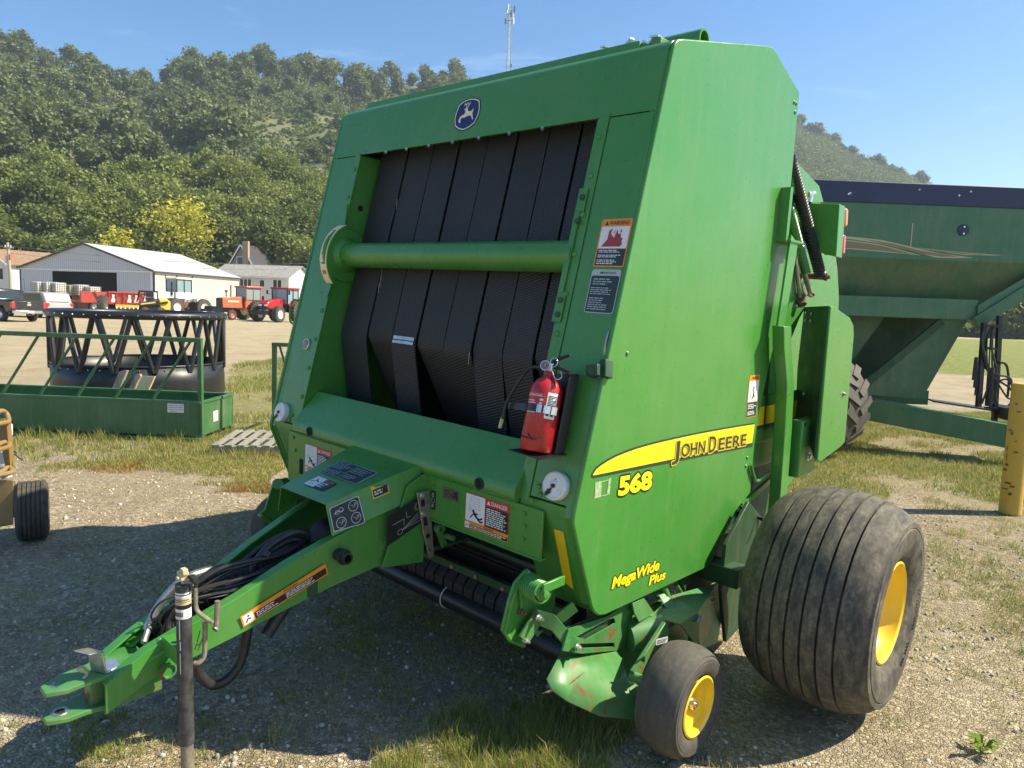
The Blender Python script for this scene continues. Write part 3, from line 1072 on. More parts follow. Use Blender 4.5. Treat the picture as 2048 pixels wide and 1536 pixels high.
def hill_z(A, Rr):
    """left bluff: foot at 125 m, crest near 410 m"""
    el = np.interp(A, ra_, re_)
    crest = el * CRESTD + 1.7
    s_ = np.clip((Rr - 137) / (CRESTD - 137), 0, 1)
    prof = np.where(s_ < 0.18, s_ / 0.18 * 0.15, 0.15 + (s_ - 0.18) / 0.82 * 0.85)
    z = crest * (prof ** 0.98)
    z = z - np.clip(Rr - CRESTD, 0, None) * 0.12
    fade = np.clip((A + 100) / 8, 0, 1) * np.clip((-24 - A) / 8, 0, 1)
    nz = (fbm(A * 6, Rr, 60, 44, 4) - 0.5) * 16 * np.clip(s_ * 4, 0, 1) * np.clip((CRESTD - Rr) / 60, 0.15, 1)
    return (z + nz) * fade - 0.6 * (1 - np.clip(s_ * 30, 0, 1))

leafmat('hill_grass', [(0.30, (0.075, 0.095, 0.035)), (0.5, (0.13, 0.145, 0.060)), (0.72, (0.23, 0.21, 0.11))], 0.0, 0.05, 0.9)
A_ = np.linspace(-104, -22, 150)
Rr_ = np.concatenate([np.linspace(112, 420, 110), np.linspace(440, 760, 14)])
AA, RR_ = np.meshgrid(A_, Rr_, indexing='ij')
hx_, hy_ = az_vec(AA, RR_)
hz_ = hill_z(AA, RR_)
ii = np.arange(AA.size).reshape(AA.shape)
hf = np.stack([ii[:-1, :-1], ii[:-1, 1:], ii[1:, 1:], ii[1:, :-1]], -1).reshape(-1, 4)
hl = np_mesh('hill', np.stack([hx_, hy_, hz_], -1).reshape(-1, 3), hf, ['hill_grass'])
hl['kind'] = 'structure'
# right, more distant hill
RID2 = [(-34, .262), (-28, .262), (-22.0, .247), (-19, .222), (-18.2, .208), (-14.9, .180), (-12.0, .148), (-9.5, .118), (-7.5, .100), (-1.1, .052), (6, .030), (14, 0.02)]
rb_, rf_ = [a for a, e in RID2], [e for a, e in RID2]
CR2 = 640.0


def hill2_z(A, Rr):
    crest = np.interp(A, rb_, rf_) * CR2
    s_ = np.clip((Rr - 240) / (CR2 - 240), 0, 1)
    z = crest * s_ ** 0.95 - np.clip(Rr - CR2, 0, None) * 0.15
    return z + (fbm(A * 9, Rr, 90, 61, 4) - 0.5) * 16 * np.clip(s_ * 3, 0, 1) * np.clip((CR2 - Rr) / 90, 0.1, 1) - 0.6 * (1 - np.clip(s_ * 30, 0, 1))
A2_ = np.linspace(-36, 16, 100)
R2_ = np.concatenate([np.linspace(235, 650, 70), np.linspace(680, 1000, 10)])
AA2, RR2 = np.meshgrid(A2_, R2_, indexing='ij')
hx_, hy_ = az_vec(AA2, RR2)
ii = np.arange(AA2.size).reshape(AA2.shape)
hf = np.stack([ii[:-1, :-1], ii[:-1, 1:], ii[1:, 1:], ii[1:, :-1]], -1).reshape(-1, 4)
h2 = np_mesh('hill', np.stack([hx_, hy_, hill2_z(AA2, RR2)], -1).reshape(-1, 3), hf, ['hill_grass'])
h2['kind'] = 'structure'

# ================================================================== TREES
leafmat('leaf_bright', [(0.25, (0.116, 0.154, 0.037)), (0.5, (0.212, 0.257, 0.059)), (0.75, (0.349, 0.372, 0.093))], 0.35, 0.35)
leafmat('leaf_mid', [(0.25, (0.079, 0.111, 0.028)), (0.5, (0.141, 0.181, 0.043)), (0.75, (0.243, 0.278, 0.069))], 0.35, 0.35)
leafmat('leaf_dark', [(0.25, (0.093, 0.124, 0.048)), (0.5, (0.156, 0.197, 0.071)), (0.75, (0.267, 0.309, 0.113))], 0.3, 0.35)
leafmat('leaf_yellow', [(0.25, (0.25, 0.26, 0.030)), (0.5, (0.45, 0.43, 0.050)), (0.75, (0.68, 0.60, 0.09))], 0.35, 0.35)
leafmat('needle', [(0.25, (0.044, 0.069, 0.020)), (0.5, (0.086, 0.118, 0.035)), (0.75, (0.159, 0.180, 0.060))], 0.2, 0.35)
flat('bark', (0.144, 0.118, 0.065), 0.95, var=0.3, vscale=3)
flat('bark_pale', (0.405, 0.345, 0.210), 0.95, var=0.3, vscale=3)


def crown_mesh(name, H, Rr, mats, n_cl, n_leaf, leaf, seed, kind='round', mixfrac=0.0):
    r = np.random.default_rng(seed)
    C = []
    if kind == 'cone':
        z = r.random(n_cl) ** 0.8
        rad = (1 - z) * Rr * r.uniform(0.5, 1.0, n_cl)
        a = r.uniform(0, 2 * math.pi, n_cl)
        C = np.stack([rad * np.cos(a), rad * np.sin(a), H * (0.12 + 0.88 * z)], -1)
        cs = Rr * 0.28 * (1.15 - z)
    else:
        # a few big limbs' worth of lobes, clumps gathered on their shells
        nl = 7
        la = r.uniform(0, 2 * math.pi, nl)
        lz = H * r.uniform(0.38, 0.82, nl)
        lr = Rr * r.uniform(0.25, 0.62, nl)
        LC = np.stack([lr * np.cos(la), lr * np.sin(la), lz], -1)
        LC[0] = (0, 0, H * 0.74)
        LR = Rr * r.uniform(0.38, 0.62, nl)
        w_ = r.integers(0, nl, n_cl)
        d = r.normal(0, 1, (n_cl, 3))
        d /= np.linalg.norm(d, axis=1)[:, None]
        C = LC[w_] + d * (LR[w_] * r.uniform(0.65, 1.05, n_cl))[:, None] * np.array([1, 1, 0.85])
        C[:, 2] = np.clip(C[:, 2], H * 0.14, H)
        cs = np.full(n_cl, Rr * 0.17) * r.uniform(0.6, 1.3, n_cl)
    n = n_cl * n_leaf
    cen = np.repeat(C, n_leaf, 0) + r.normal(0, 1, (n, 3)) * np.repeat(cs, n_leaf)[:, None] * np.array([1, 1, 0.7])
    u = r.normal(0, 1, (n, 3))
    u[:, 2] *= 0.5
    u /= np.linalg.norm(u, axis=1)[:, None]
    w2 = r.normal(0, 1, (n, 3))
    v_ = np.cross(u, w2)
    v_ /= np.linalg.norm(v_, axis=1)[:, None]
    s_ = leaf * r.uniform(0.55, 1.3, n)[:, None]
    u, v_ = u * s_, v_ * s_ * 0.75
    co_ = np.stack([cen - u, cen - v_ * 0.9, cen + u, cen + v_], 1).reshape(-1, 3)
    f = (np.arange(n) * 4)[:, None] + np.array([[0, 1, 2, 3]])
    mi_ = None
    if mixfrac > 0:
        top = (C[:, 2] / H + r.uniform(-.25, .25, n_cl)) > (1 - mixfrac)
        mi_ = np.repeat(top.astype(int), n_leaf)
    return np_mesh(name, co_, f, mats, mi_, smooth=False, link=False)


def trunk_mesh(H, r0, seed, mat='bark', limbs=6):
    r = random.Random(seed)
    mb = MB()
    pts = [Vector((0, 0, -0.8))]
    for k in range(1, 6):
        pts.append(Vector((r.uniform(-.03, .03) * H * k / 5, r.uniform(-.03, .03) * H * k / 5, H * 0.8 * k / 5)))
    mb.tube(pts, [r0 * (1.15, 0.9, 0.72, 0.5, 0.3, 0.1)[i] for i in range(6)], 8)
    for k in range(limbs):
        b = pts[2 + k % 3]
        a = r.uniform(0, 6.28)
        L = H * r.uniform(0.18, 0.32)
        e = b + Vector((math.cos(a) * L, math.sin(a) * L, L * r.uniform(0.5, 1.0)))
        mb.tube([b, (b + e) / 2 + Vector((0, 0, L * 0.08)), e], [r0 * 0.42, r0 * 0.28, r0 * 0.08], 6)
    me = bpy.data.meshes.new('trunk')
    me.from_pydata(mb.v, [], mb.f)
    me.materials.append(MATS[mat])
    return me

SPEC = {}
for k in range(4):
    SPEC['bright%d' % k] = (crown_mesh('crown', 13, 4.6, ['leaf_bright'], 120, 52, 0.30, 100 + k), trunk_mesh(13, 0.26, k))
    SPEC['mid%d' % k] = (crown_mesh('crown', 13, 4.4, ['leaf_mid'], 120, 52, 0.30, 120 + k), trunk_mesh(13, 0.26, 10 + k))
for k in range(3):
    SPEC['dark%d' % k] = (crown_mesh('crown', 11, 3.9, ['leaf_dark'], 70, 34, 0.42, 140 + k), trunk_mesh(11, 0.24, 20 + k))
SPEC['yellow0'] = (crown_mesh('crown', 15, 6.6, ['leaf_mid', 'leaf_yellow'], 230, 64, 0.27, 160, mixfrac=0.44), trunk_mesh(15, 0.3, 31))
SPEC['yellow1'] = (crown_mesh('crown', 11, 3.6, ['leaf_bright', 'leaf_yellow'], 90, 50, 0.30, 161, mixfrac=0.6), trunk_mesh(11, 0.25, 32))
SPEC['spruce'] = (crown_mesh('crown', 15, 3.4, ['needle'], 150, 26, 0.38, 170, 'cone'), trunk_mesh(15, 0.2, 33, limbs=2))
SPEC['bare'] = (crown_mesh('crown', 9, 2.6, ['leaf_dark'], 14, 16, 0.25, 180), trunk_mesh(11, 0.24, 34, 'bark_pale', limbs=12))
TREES = {}


def tree(kind, az, r_, s_, label, group=None, cat='tree', zoff=0.0, rot=0.0):
    x, y = az_vec(az, r_)
    if az < -24 and r_ > 112:
        z = float(hill_z(np.array([az]), np.array([r_]))[0]) - 0.3
    elif r_ > 235:
        z = float(hill2_z(np.array([az]), np.array([r_]))[0]) - 0.3
    else:
        z = 0.0
    nm = 'spruce_tree' if kind == 'spruce' else 'leafy_tree' if kind != 'bare' else 'half_dead_tree'
    t_ = thing(nm, label, cat, (float(x), float(y), z + zoff), rot, group)
    t_.scale = (s_, s_, s_ * RG.uniform(0.88, 1.12))
    cm, tm = SPEC[kind]
    c = bpy.data.objects.new('crown', cm)
    COL.objects.link(c)
    c.parent = t_
    tr = bpy.data.objects.new('trunk', tm)
    COL.objects.link(tr)
    tr.parent = t_
    return t_

rt = random.Random(21)
# front wood at the foot of the bluff: tiers of bright trees
n = 0
for tier, (r0, s0, kinds, da) in enumerate(((143, 1.12, ('mid', 'bright', 'mid'), 2.7), (153, 1.15, ('mid', 'bright'), 2.4), (165, 1.15, ('bright', 'bright', 'mid'), 2.2), (178, 1.12, ('bright', 'mid'), 2.0), (192, 1.1, ('bright',), 1.8))):
    a = -84 + rt.uniform(0, 2)
    while a < -44:
        kd = kinds[rt.randrange(len(kinds))] + str(rt.randrange(4))
        a_ = a + rt.uniform(-.6, .6)
        if not (tier == 0 and -72.5 < a_ < -61):
            tree(kd, a_, r0 + rt.uniform(-5, 5), s0 * rt.uniform(0.8, 1.2),
                 ('bright green' if kd.startswith('bright') else 'deep green') + ' leafy tree in the dense wood at the foot of the bluff',
                 'trees in the wood behind the shed, ' + ('bright green ones' if kd.startswith('bright') else 'deep green ones'), rot=rt.uniform(0, 6.28))
            n += 1
        a += da * rt.uniform(0.75, 1.25)
tree('yellow0', -67.3, 143, 1.24, 'large tree with bright yellow leaves on its upper crown, behind the white shed', rot=1.0)
tree('yellow1', -70.9, 141, 1.15, 'smaller yellow leaved tree left of the large yellow one', rot=2.0)
tree('mid1', -65.2, 137, 0.78, 'drooping dark vine covered tree left of the small brick gabled house', rot=2.4)
tree('mid2', -61.0, 140, 1.2, 'big green tree right behind the white two storey house, next to the baler', rot=2.4)
tree('mid0', -79.3, 138, 0.75, 'rounded green tree behind the utility pole at the far left', rot=0.4)
# hillside: single trees that can be told apart
n2 = 0
cells = []
for k in range(900):
    a = rt.uniform(-84, -44)
    r_ = rt.uniform(212, 412)
    open_ = fbm(np.array([a * 6.0]), np.array([r_]), 55, 91, 3)[0]
    # bald patches right of the middle and below the knob
    dens = 0.62 - 0.25 * (a > -64) * (r_ < 345) - 0.2 * (open_ > 0.56)
    if rt.random() > dens or (-64 < a < -58.5 and 250 < r_ < 320) or (-77 < a < -66 and 212 < r_ < 236 and rt.random() < 0.7):
        continue
    if any(abs(a - b) < 1.1 and abs(r_ - q_) < 11 for b, q_ in cells):
        continue
    cells.append((a, r_))
    if n2 >= 165:
        break
    kd = 'dark%d' % rt.randrange(3)
    small = 0.55 if (a > -62 and r_ < 350) else 1.0
    tree(kd, a, r_, small * rt.uniform(0.85, 1.65), 'dark green tree on the open slope of the bluff', 'trees on the slope of the bluff', rot=rt.uniform(0, 6.28))
    n2 += 1
# crest trees against the sky
a = -84
while a < -44:
    knob = -68.5 < a < -55
    gap = -70.3 < a < -69.3
    if not gap:
        tree('dark%d' % rt.randrange(3), a, CRESTD - rt.uniform(0, 14), rt.uniform(0.75, 1.35) * (1.35 if knob else 0.8), 'tree standing on the crest of the bluff against the sky', 'trees on the crest of the left bluff', rot=rt.uniform(0, 6.28), zoff=-2.5)
    a += rt.uniform(0.55, 1.2)
tree('spruce', -67.2 - 1.6, 205, 1.15, 'pale conifer with drooping branches at the foot of the open slope')
tree('bare', -74.5, 196, 1.2, 'half dead tree with bare pale limbs, left of the conifer on the slope', rot=1)
tree('bare', -71.0, 200, 1.1, 'half dead tree with a forked pale trunk beside the conifer', rot=2.5)
# right hill crest
a = -30
while a < -9:
    tree('dark%d' % rt.randrange(3), a, CR2 - rt.uniform(0, 25), rt.uniform(0.7, 1.5), 'tree standing on the crest of the distant right hill', 'trees on the crest of the right hill', rot=rt.uniform(0, 6.28), zoff=-3.5)
    a += rt.uniform(0.3, 0.8)


def brush(name, label, fa, fr, zf, n_, size, seed, mat, dens=None):
    """scrub and small trees too many to tell apart: clumps of leaf faces"""
    r = np.random.default_rng(seed)
    a = r.uniform(fa[0], fa[1], n_)
    rr = np.sqrt(r.uniform(fr[0] ** 2, fr[1] ** 2, n_))
    if dens is not None:
        k = dens(a, rr, r)
        a, rr = a[k], rr[k]
    x, y = az_vec(a, rr)
    z = zf(a, rr)
    m_ = 52
    n = len(a)
    s_ = size * np.clip(np.exp(r.normal(-0.15, 0.5, n)), 0.3, 2.6)
    d = r.normal(0, 1, (n, m_, 3))
    d /= np.linalg.norm(d, axis=2)[..., None]
    d[..., 2] = np.abs(d[..., 2]) * 1.1
    cen = np.stack([x, y, z], -1)[:, None] + d * (s_[:, None] * r.uniform(0.6, 1.0, (n, m_)))[..., None]
    u = r.normal(0, 1, (n, m_, 3))
    w_ = r.normal(0, 1, (n, m_, 3))
    v_ = np.cross(u, w_)
    u /= np.linalg.norm(u, axis=2)[..., None]
    v_ /= np.linalg.norm(v_, axis=2)[..., None]
    ls = (0.30 + 0.07 * np.clip(s_, 0, 4))[:, None, None]
    u, v_ = u * ls, v_ * ls * 0.8
    co_ = np.stack([cen - u, cen - v_, cen + u, cen + v_], 2).reshape(-1, 3)
    f = (np.arange(n * m_) * 4)[:, None] + np.array([[0, 1, 2, 3]])
    o = np_mesh(name, co_, f, [mat], smooth=False)
    tag(o, label, 'woods', kind='stuff')


def left_dens(a, rr, r):
    f = fbm(a * 6.0, rr, 45, 91, 4)
    bald = ((a > -65) & (a < -56) & (rr > 245) & (rr < 325) & (f > 0.36)) | ((a > -78) & (a < -64) & (rr > 206) & (rr < 240) & (f > 0.44)) | ((a > -69) & (a < -63) & (rr > 368) & (rr < 400))
    return (~bald) & (r.random(len(a)) < np.where(f > 0.56, 0.25, 1.0))
brush('hillside_brush', 'dense small trees and scrub covering the left bluff', (-90, -40), (206, 425), lambda a, r_: hill_z(a, r_), 7200, 2.3, 5, 'leaf_dark', left_dens)
brush('hillside_brush', 'low shrubs dotted over the bald slope of the left bluff', (-66, -46), (208, 350), lambda a, r_: hill_z(a, r_), 1500, 1.2, 6, 'leaf_mid')
brush('wood_understorey', 'dark understorey filling the wood behind the shed', (-92, -42), (140, 204), lambda a, r_: hill_z(a, r_) + 1.5, 1500, 3.6, 7, 'leaf_mid')
brush('hillside_brush', 'scrub covering the distant right hill', (-36, 4), (300, 655), lambda a, r_: hill2_z(a, r_), 15000, 2.8, 8, 'leaf_dark', lambda a, rr, r: fbm(a * 9, rr, 60, 33, 3) + r.uniform(-.1, .1, len(a)) < 0.68)
# dark tree line beyond the lawn at the right
for k in range(17):
    a = -13 + k * 1.45 + rt.uniform(-.4, .4)
    tree('dark%d' % rt.randrange(3), a, 128 + rt.uniform(-6, 10), rt.uniform(0.75, 1.05), 'dark tree in the row beyond the lawn behind the grain cart', 'trees beyond the lawn at the right', rot=rt.uniform(0, 6.28))
brush('hedge_row', 'dark shaded undergrowth below the trees beyond the lawn', (-26, 14), (122, 136), lambda a, r_: a * 0.0, 520, 2.6, 17, 'leaf_dark')
for k in range(8):
    tree('mid%d' % rt.randrange(4), -44 + k * 2.6, 118 + rt.uniform(-6, 10), rt.uniform(0.8, 1.1), 'deep green leafy tree in the dense wood hidden behind the baler', 'trees behind the baler', rot=rt.uniform(0, 6.28))

# ---- lattice radio mast on the ridge
mx, my = az_vec(-43.5, 430)
mz = float(hill_z(np.array([-43.5]), np.array([410.0]))[0])
mast = thing('radio_mast', 'lattice communications mast with white antennas on the ridge behind the baler', 'tower', (float(mx), float(my), mz - 2), R(20))
HM = 0.4005 * 430 + 1.7 - mz + 2
mb = MB()
legs = [(1.9 * math.cos(a), 1.9 * math.sin(a)) for a in (0.3, 2.39, 4.49)]
for x, y in legs:
    mb.tube([(x, y, 0), (x * 0.42, y * 0.42, HM * 0.97)], 0.22, 6)
mb.build('mast_leg', 'steel', mast)
mb = MB()
nb_ = 22
for k in range(nb_):
    z0_, z1_ = HM * 0.97 * k / nb_, HM * 0.97 * (k + 1) / nb_
    f0, f1_ = 1 - 0.58 * k / nb_, 1 - 0.58 * (k + 1) / nb_
    for i in range(3):
        (xa, ya), (xb, yb) = legs[i], legs[(i + 1) % 3]
        mb.tube([(xa * f0, ya * f0, z0_), (xb * f1_, yb * f1_, z1_)], 0.10, 4)
        mb.tube([(xa * f1_, ya * f1_, z1_), (xb * f1_, yb * f1_, z1_)], 0.08, 4)
o = mb.build('lattice', 'trim_white', mast)
o['kind'] = 'stuff'
for lv, zz in enumerate((0.985, 0.925, 0.865)):
    for k in range(3):
        a = 0.5 + lv * 0.7 + 2.09 * k
        mb = MB()
        mb.cbox((2.6 * math.cos(a), 2.6 * math.sin(a), HM * zz), (0.7, 0.7, 3.2), Matrix.Rotation(a, 3, 'Z'))
        mb.build('antenna', 'white_plastic' if (lv + k) % 3 else 'steel_dark', mast)
    mb = MB()
    mb.lathe((0, 0, HM * zz), (0, 0, 1), [(-0.15, 2.4), (0.15, 2.4)], 12)
    mb.build('antenna_platform', 'steel_dark', mast)
mb = MB()
mb.lathe((1.6, 0, HM * 0.47), (1, 0.3, 0), [(0, 0.9), (0.5, 1.0), (0.5, 0)], 14)
mb.build('dish', 'steel_dark', mast)
mb = MB()
mb.cyl((0, 0, HM * 0.97), (0, 0, HM * 1.06), 0.08, seg=5)
mb.build('lightning_rod', 'steel', mast)

# ======================================================================
# ================================================================== FAR SIDE OF THE LOT: shed, houses, machines
def heading(az_view, fwd, right):
    """z rotation for a thing whose local +y should point fwd*away + right*screen-right"""
    a = R(az_view)
    f = Vector((math.sin(a), math.cos(a)))
    r_ = Vector((math.cos(a), -math.sin(a)))
    v_ = f * fwd + r_ * right
    return -math.atan2(v_.x, v_.y)

# ---- pole shed
shed = thing('pole_shed', 'long white metal shed with a shallow gable roof and a dark open doorway', 'shed', (-110.4, 23.0, 0), math.atan2(10.0, 18.4))
# local x along the gable (left to right), y to the back
GW, GL, EH, RH = 20.9, 17.5, 4.95, 8.2
d0, d1, dh = 5.2, 15.3, 4.6
mb = MB()
mb.add([(0, 0, 0), (d0, 0, 0), (d0, 0, EH - 0.12), (0, 0, EH - 0.12)], [(0, 1, 2, 3)])
mb.build('front_wall', 'shed_cladding', shed, smooth=False)
mb = MB()
mb.add([(d1, 0, 0), (GW, 0, 0), (GW, 0, EH - 0.12), (d1, 0, EH - 0.12)], [(0, 1, 2, 3)])
mb.build('front_wall', 'shed_cladding', shed, smooth=False)
mb = MB()
mb.add([(0, -0.03, EH - 0.14), (d0, -0.03, EH - 0.14), (d0, -0.03, dh), (d1, -0.03, dh), (d1, -0.03, EH - 0.14), (GW, -0.03, EH - 0.14), (GW, -0.03, EH), (GW / 2, -0.03, RH), (0, -0.03, EH)], [(0, 1, 2, 3, 4, 5, 6, 7, 8)])
mb.build('gable', 'shed_cladding', shed, smooth=False)
mb = MB()
mb.add([(GW, 0, 0), (GW, GL, 0), (GW, GL, EH), (GW, 0, EH)], [(0, 1, 2, 3)])
mb.add([(0, 0, 0), (0, GL, 0), (0, GL, EH), (0, 0, EH)], [(0, 1, 2, 3)])
mb.add([(0, GL, 0), (GW, GL, 0), (GW, GL, EH), (GW / 2, GL, RH), (0, GL, EH)], [(0, 1, 2, 3, 4)])
mb.build('side_wall', 'shed_side', shed, smooth=False)
for sx, nm in ((0, 'roof'), (1, 'roof')):
    mb = MB()
    xe = -0.25 if sx == 0 else GW + 0.25
    mb.prism([(xe, -0.3, EH - 0.06), (xe, GL + 0.3, EH - 0.06), (GW / 2, GL + 0.3, RH + 0.03), (GW / 2, -0.3, RH + 0.03)], (0, 0, 0.07))
    mb.build(nm, 'shed_roof', shed, smooth=False)
    mb = MB()
    mb.bar((xe, -0.34, EH - 0.05), (GW / 2, -0.34, RH + 0.02), 0.06, 0.24)
    mb.build('roof_trim', 'trim_dark', shed, smooth=False)
mb = MB()
mb.box((GW + 0.2, -0.3, EH - 0.20), (GW + 0.32, GL + 0.3, EH - 0.02))
mb.build('roof_trim', 'trim_dark', shed, smooth=False)
for x in (0.0, GW):
    mb = MB()
    mb.box((x - 0.10, -0.06, 0), (x + 0.10, 0.1, EH - 0.1))
    mb.build('corner_trim', 'trim_dark', shed, smooth=False)
mb = MB()
mb.box((GW - 0.45, -0.08, 0), (GW - 0.15, -0.05, EH - 0.1))
mb.box((0, -0.10, EH - 0.22), (GW, -0.06, EH - 0.06))
mb.build('door_track', 'trim_white', shed, smooth=False)
mb = MB()
mb.box((d0 - 0.5, 1.6, 0), (d1 + 0.5, 1.7, dh + 0.2))
mb.build('doorway_dark_sheet', 'dark_void', shed, smooth=False)  # black sheet just inside the doorway, standing in for the unlit inside


def house(name, label, loc, rz, w, l, eh, rh, roof, wall, windows, ridge='x', group=None):
    h = thing(name, label, 'house', loc, rz, group)
    mb = MB()
    if ridge == 'x':      # ridge runs along local x, front face is y=0
        mb.add([(0, 0, 0), (w, 0, 0), (w, 0, eh), (0, 0, eh)], [(0, 1, 2, 3)])
        for x in (0, w):
            mb.add([(x, 0, 0), (x, l, 0), (x, l, eh), (x, l / 2, rh), (x, 0, eh)], [(0, 1, 2, 3, 4)])
        mb.add([(0, l, 0), (w, l, 0), (w, l, eh), (0, l, eh)], [(0, 1, 2, 3)])
        mb.build('wall', wall, h, smooth=False)
        for y0_, y1_ in ((-0.5, l / 2), (l + 0.5, l / 2)):
            zz = eh - (rh - eh) / (l / 2) * 0.5
            mb = MB()
            mb.prism([(-0.4, y0_, zz), (w + 0.4, y0_, zz), (w + 0.4, y1_, rh + 0.1), (-0.4, y1_, rh + 0.1)], (0, 0, 0.12))
            mb.build('roof', roof, h, smooth=False)
        mb = MB()
        mb.box((-0.4, -0.55, eh - 0.35), (w + 0.4, -0.45, eh - 0.12))
        mb.build('gutter', 'trim_white', h, smooth=False)
    else:                 # gable faces the front
        mb.add([(0, 0, 0), (w, 0, 0), (w, 0, eh), (w / 2, 0, rh), (0, 0, eh)], [(0, 1, 2, 3, 4)])
        for x in (0, w):
            mb.add([(x, 0, 0), (x, l, 0), (x, l, eh), (x, 0, eh)], [(0, 1, 2, 3)])
        mb.build('wall', wall, h, smooth=False)
        for xe in (-0.5, w + 0.5):
            zz = eh - (rh - eh) / (w / 2) * 0.5
            mb = MB()
            mb.prism([(xe, -0.5, zz), (xe, l + 0.5, zz), (w / 2, l + 0.5, rh + 0.1), (w / 2, -0.5, rh + 0.1)], (0, 0, 0.12))
            mb.build('roof', roof, h, smooth=False)
            mb = MB()
            mb.bar((xe, -0.55, zz), (w / 2, -0.55, rh + 0.08), 0.06, 0.22)
            mb.build('roof_trim', 'trim_white', h, smooth=False)
    for x, z, ww, wh, pn in windows:
        mb = MB()
        mb.box((x - 0.1, -0.06, z - 0.1), (x + ww + 0.1, -0.01, z))
        mb.box((x - 0.1, -0.06, z + wh), (x + ww + 0.1, -0.01, z + wh + 0.1))
        for k in range(pn + 1):
            xx = x + (ww * k / pn)
            mb.box((xx - 0.06, -0.06, z), (xx + 0.06, -0.01, z + wh))
        f_ = mb.build('window', 'trim_white', h, smooth=False)
        for k in range(pn):
            mb = MB()
            mb.box((x + ww * k / pn + 0.06, -0.035, z), (x + ww * (k + 1) / pn - 0.06, -0.02, z + wh))
            mb.build('pane', 'glass_dark', f_, smooth=False)
    return h

g_ = (-111.62, 49.73)
rh_ = math.atan2(0.58, 0.81)
house('house', 'white two storey house with grey shingle roof right of the shed', (g_[0], g_[1], 0.4), R(33), 13.0, 8.0, 5.2, 6.9, 'shingle_grey', 'house_siding',
      [(4.6, 3.2, 2.0, 1.4, 3), (8.0, 3.5, 0.9, 1.0, 1), (10.3, 3.2, 1.5, 1.4, 2), (7.9, 0.9, 1.0, 1.1, 1), (5.0, 0.7, 0.9, 1.2, 1)])
g_ = (-116.75, 54.57)
h3 = house('house', 'small tan brick house with a steep dark gable and a chimney, behind the white house', (g_[0], g_[1], 2.6), R(35), 5.2, 8, 4.2, 8.3, 'trim_dark', 'brick_tan',
      [(1.7, 4.4, 1.2, 1.9, 1)], ridge='y')
mb = MB()
mb.box((3.0, -0.6, 0), (4.0, 0.0, 9.0))
mb.build('chimney', 'brick_tan', h3)
g_ = (-125.02, 21.08)
house('house', 'pale two storey house with a brown roof, left of the shed behind the utility pole', (g_[0], g_[1], 0), R(14), 8.4, 13, 5.6, 7.5, 'shingle_brown', 'house_siding',
      [(2.3, 4.0, 1.5, 0.9, 2), (6.1, 3.4, 1.0, 1.5, 1), (3.9, 1.6, 1.1, 0.6, 1)], ridge='y')

# ---- utility pole and wires
g_ = (-97.58, 19.01)
pole = thing('utility_pole', 'weathered wooden utility pole with a small red transformer can at the far left', 'utility pole', (g_[0], g_[1], 0), R(14))
mb = MB()
mb.tube([(0, 0, 0), (0.0, 0, 3.5), (-0.35, 0, 7.4)], [0.20, 0.17, 0.13], 10)
mb.build('pole_shaft', 'pole_wood', pole)
mb = MB()
mb.box((-1.0, -0.08, 6.75), (0.4, 0.08, 6.9))
mb.build('crossarm', 'pole_wood', pole)
mb = MB()
mb.cyl((0.35, -0.1, 5.35), (0.35, -0.1, 6.0), 0.17, seg=12)
mb.build('transformer', 'orange_faded', pole)
for x in (-0.9, -0.6, 0.3):
    mb = MB()
    mb.cyl((x, 0, 6.9), (x, 0, 7.1), 0.06, seg=8)
    mb.build('insulator', 'white_plastic', pole)
mb = MB()
mb.box((-0.75, -0.2, 5.0), (-0.45, 0.0, 5.9))
mb.build('meter_box', 'tank_white', pole)
g2_ = (-105.48, 71.72)
for dz, nm in ((7.0, 'upper'), (6.2, 'lower')):
    mb = MB()
    pts = []
    for i in range(25):
        s_ = i / 24
        pts.append((g_[0] + (g2_[0] - g_[0]) * s_, g_[1] + (g2_[1] - g_[1]) * s_, dz + (2.2 * s_) - 4 * 1.2 * s_ * (1 - s_)))
    mb.tube(pts, 0.022, 5)
    o = mb.build('power_line', 'steel_dark')
    tag(o, nm + ' thin power line running from the wooden utility pole above the shed', 'power line')
# lamp arm by the shed wall
g_ = (-105.81, 22.36)
mb = MB()
mb.tube([(0, 0, 0), (0, 0, 3.0), (-0.2, 0, 3.3), (-0.5, 0, 3.35)], 0.05, 6)
o = mb.build('yard_hydrant', 'trim_dark')
o.location = (g_[0], g_[1], 0)
tag(o, 'thin dark post with a bent top in front of the shed at the left', 'post')


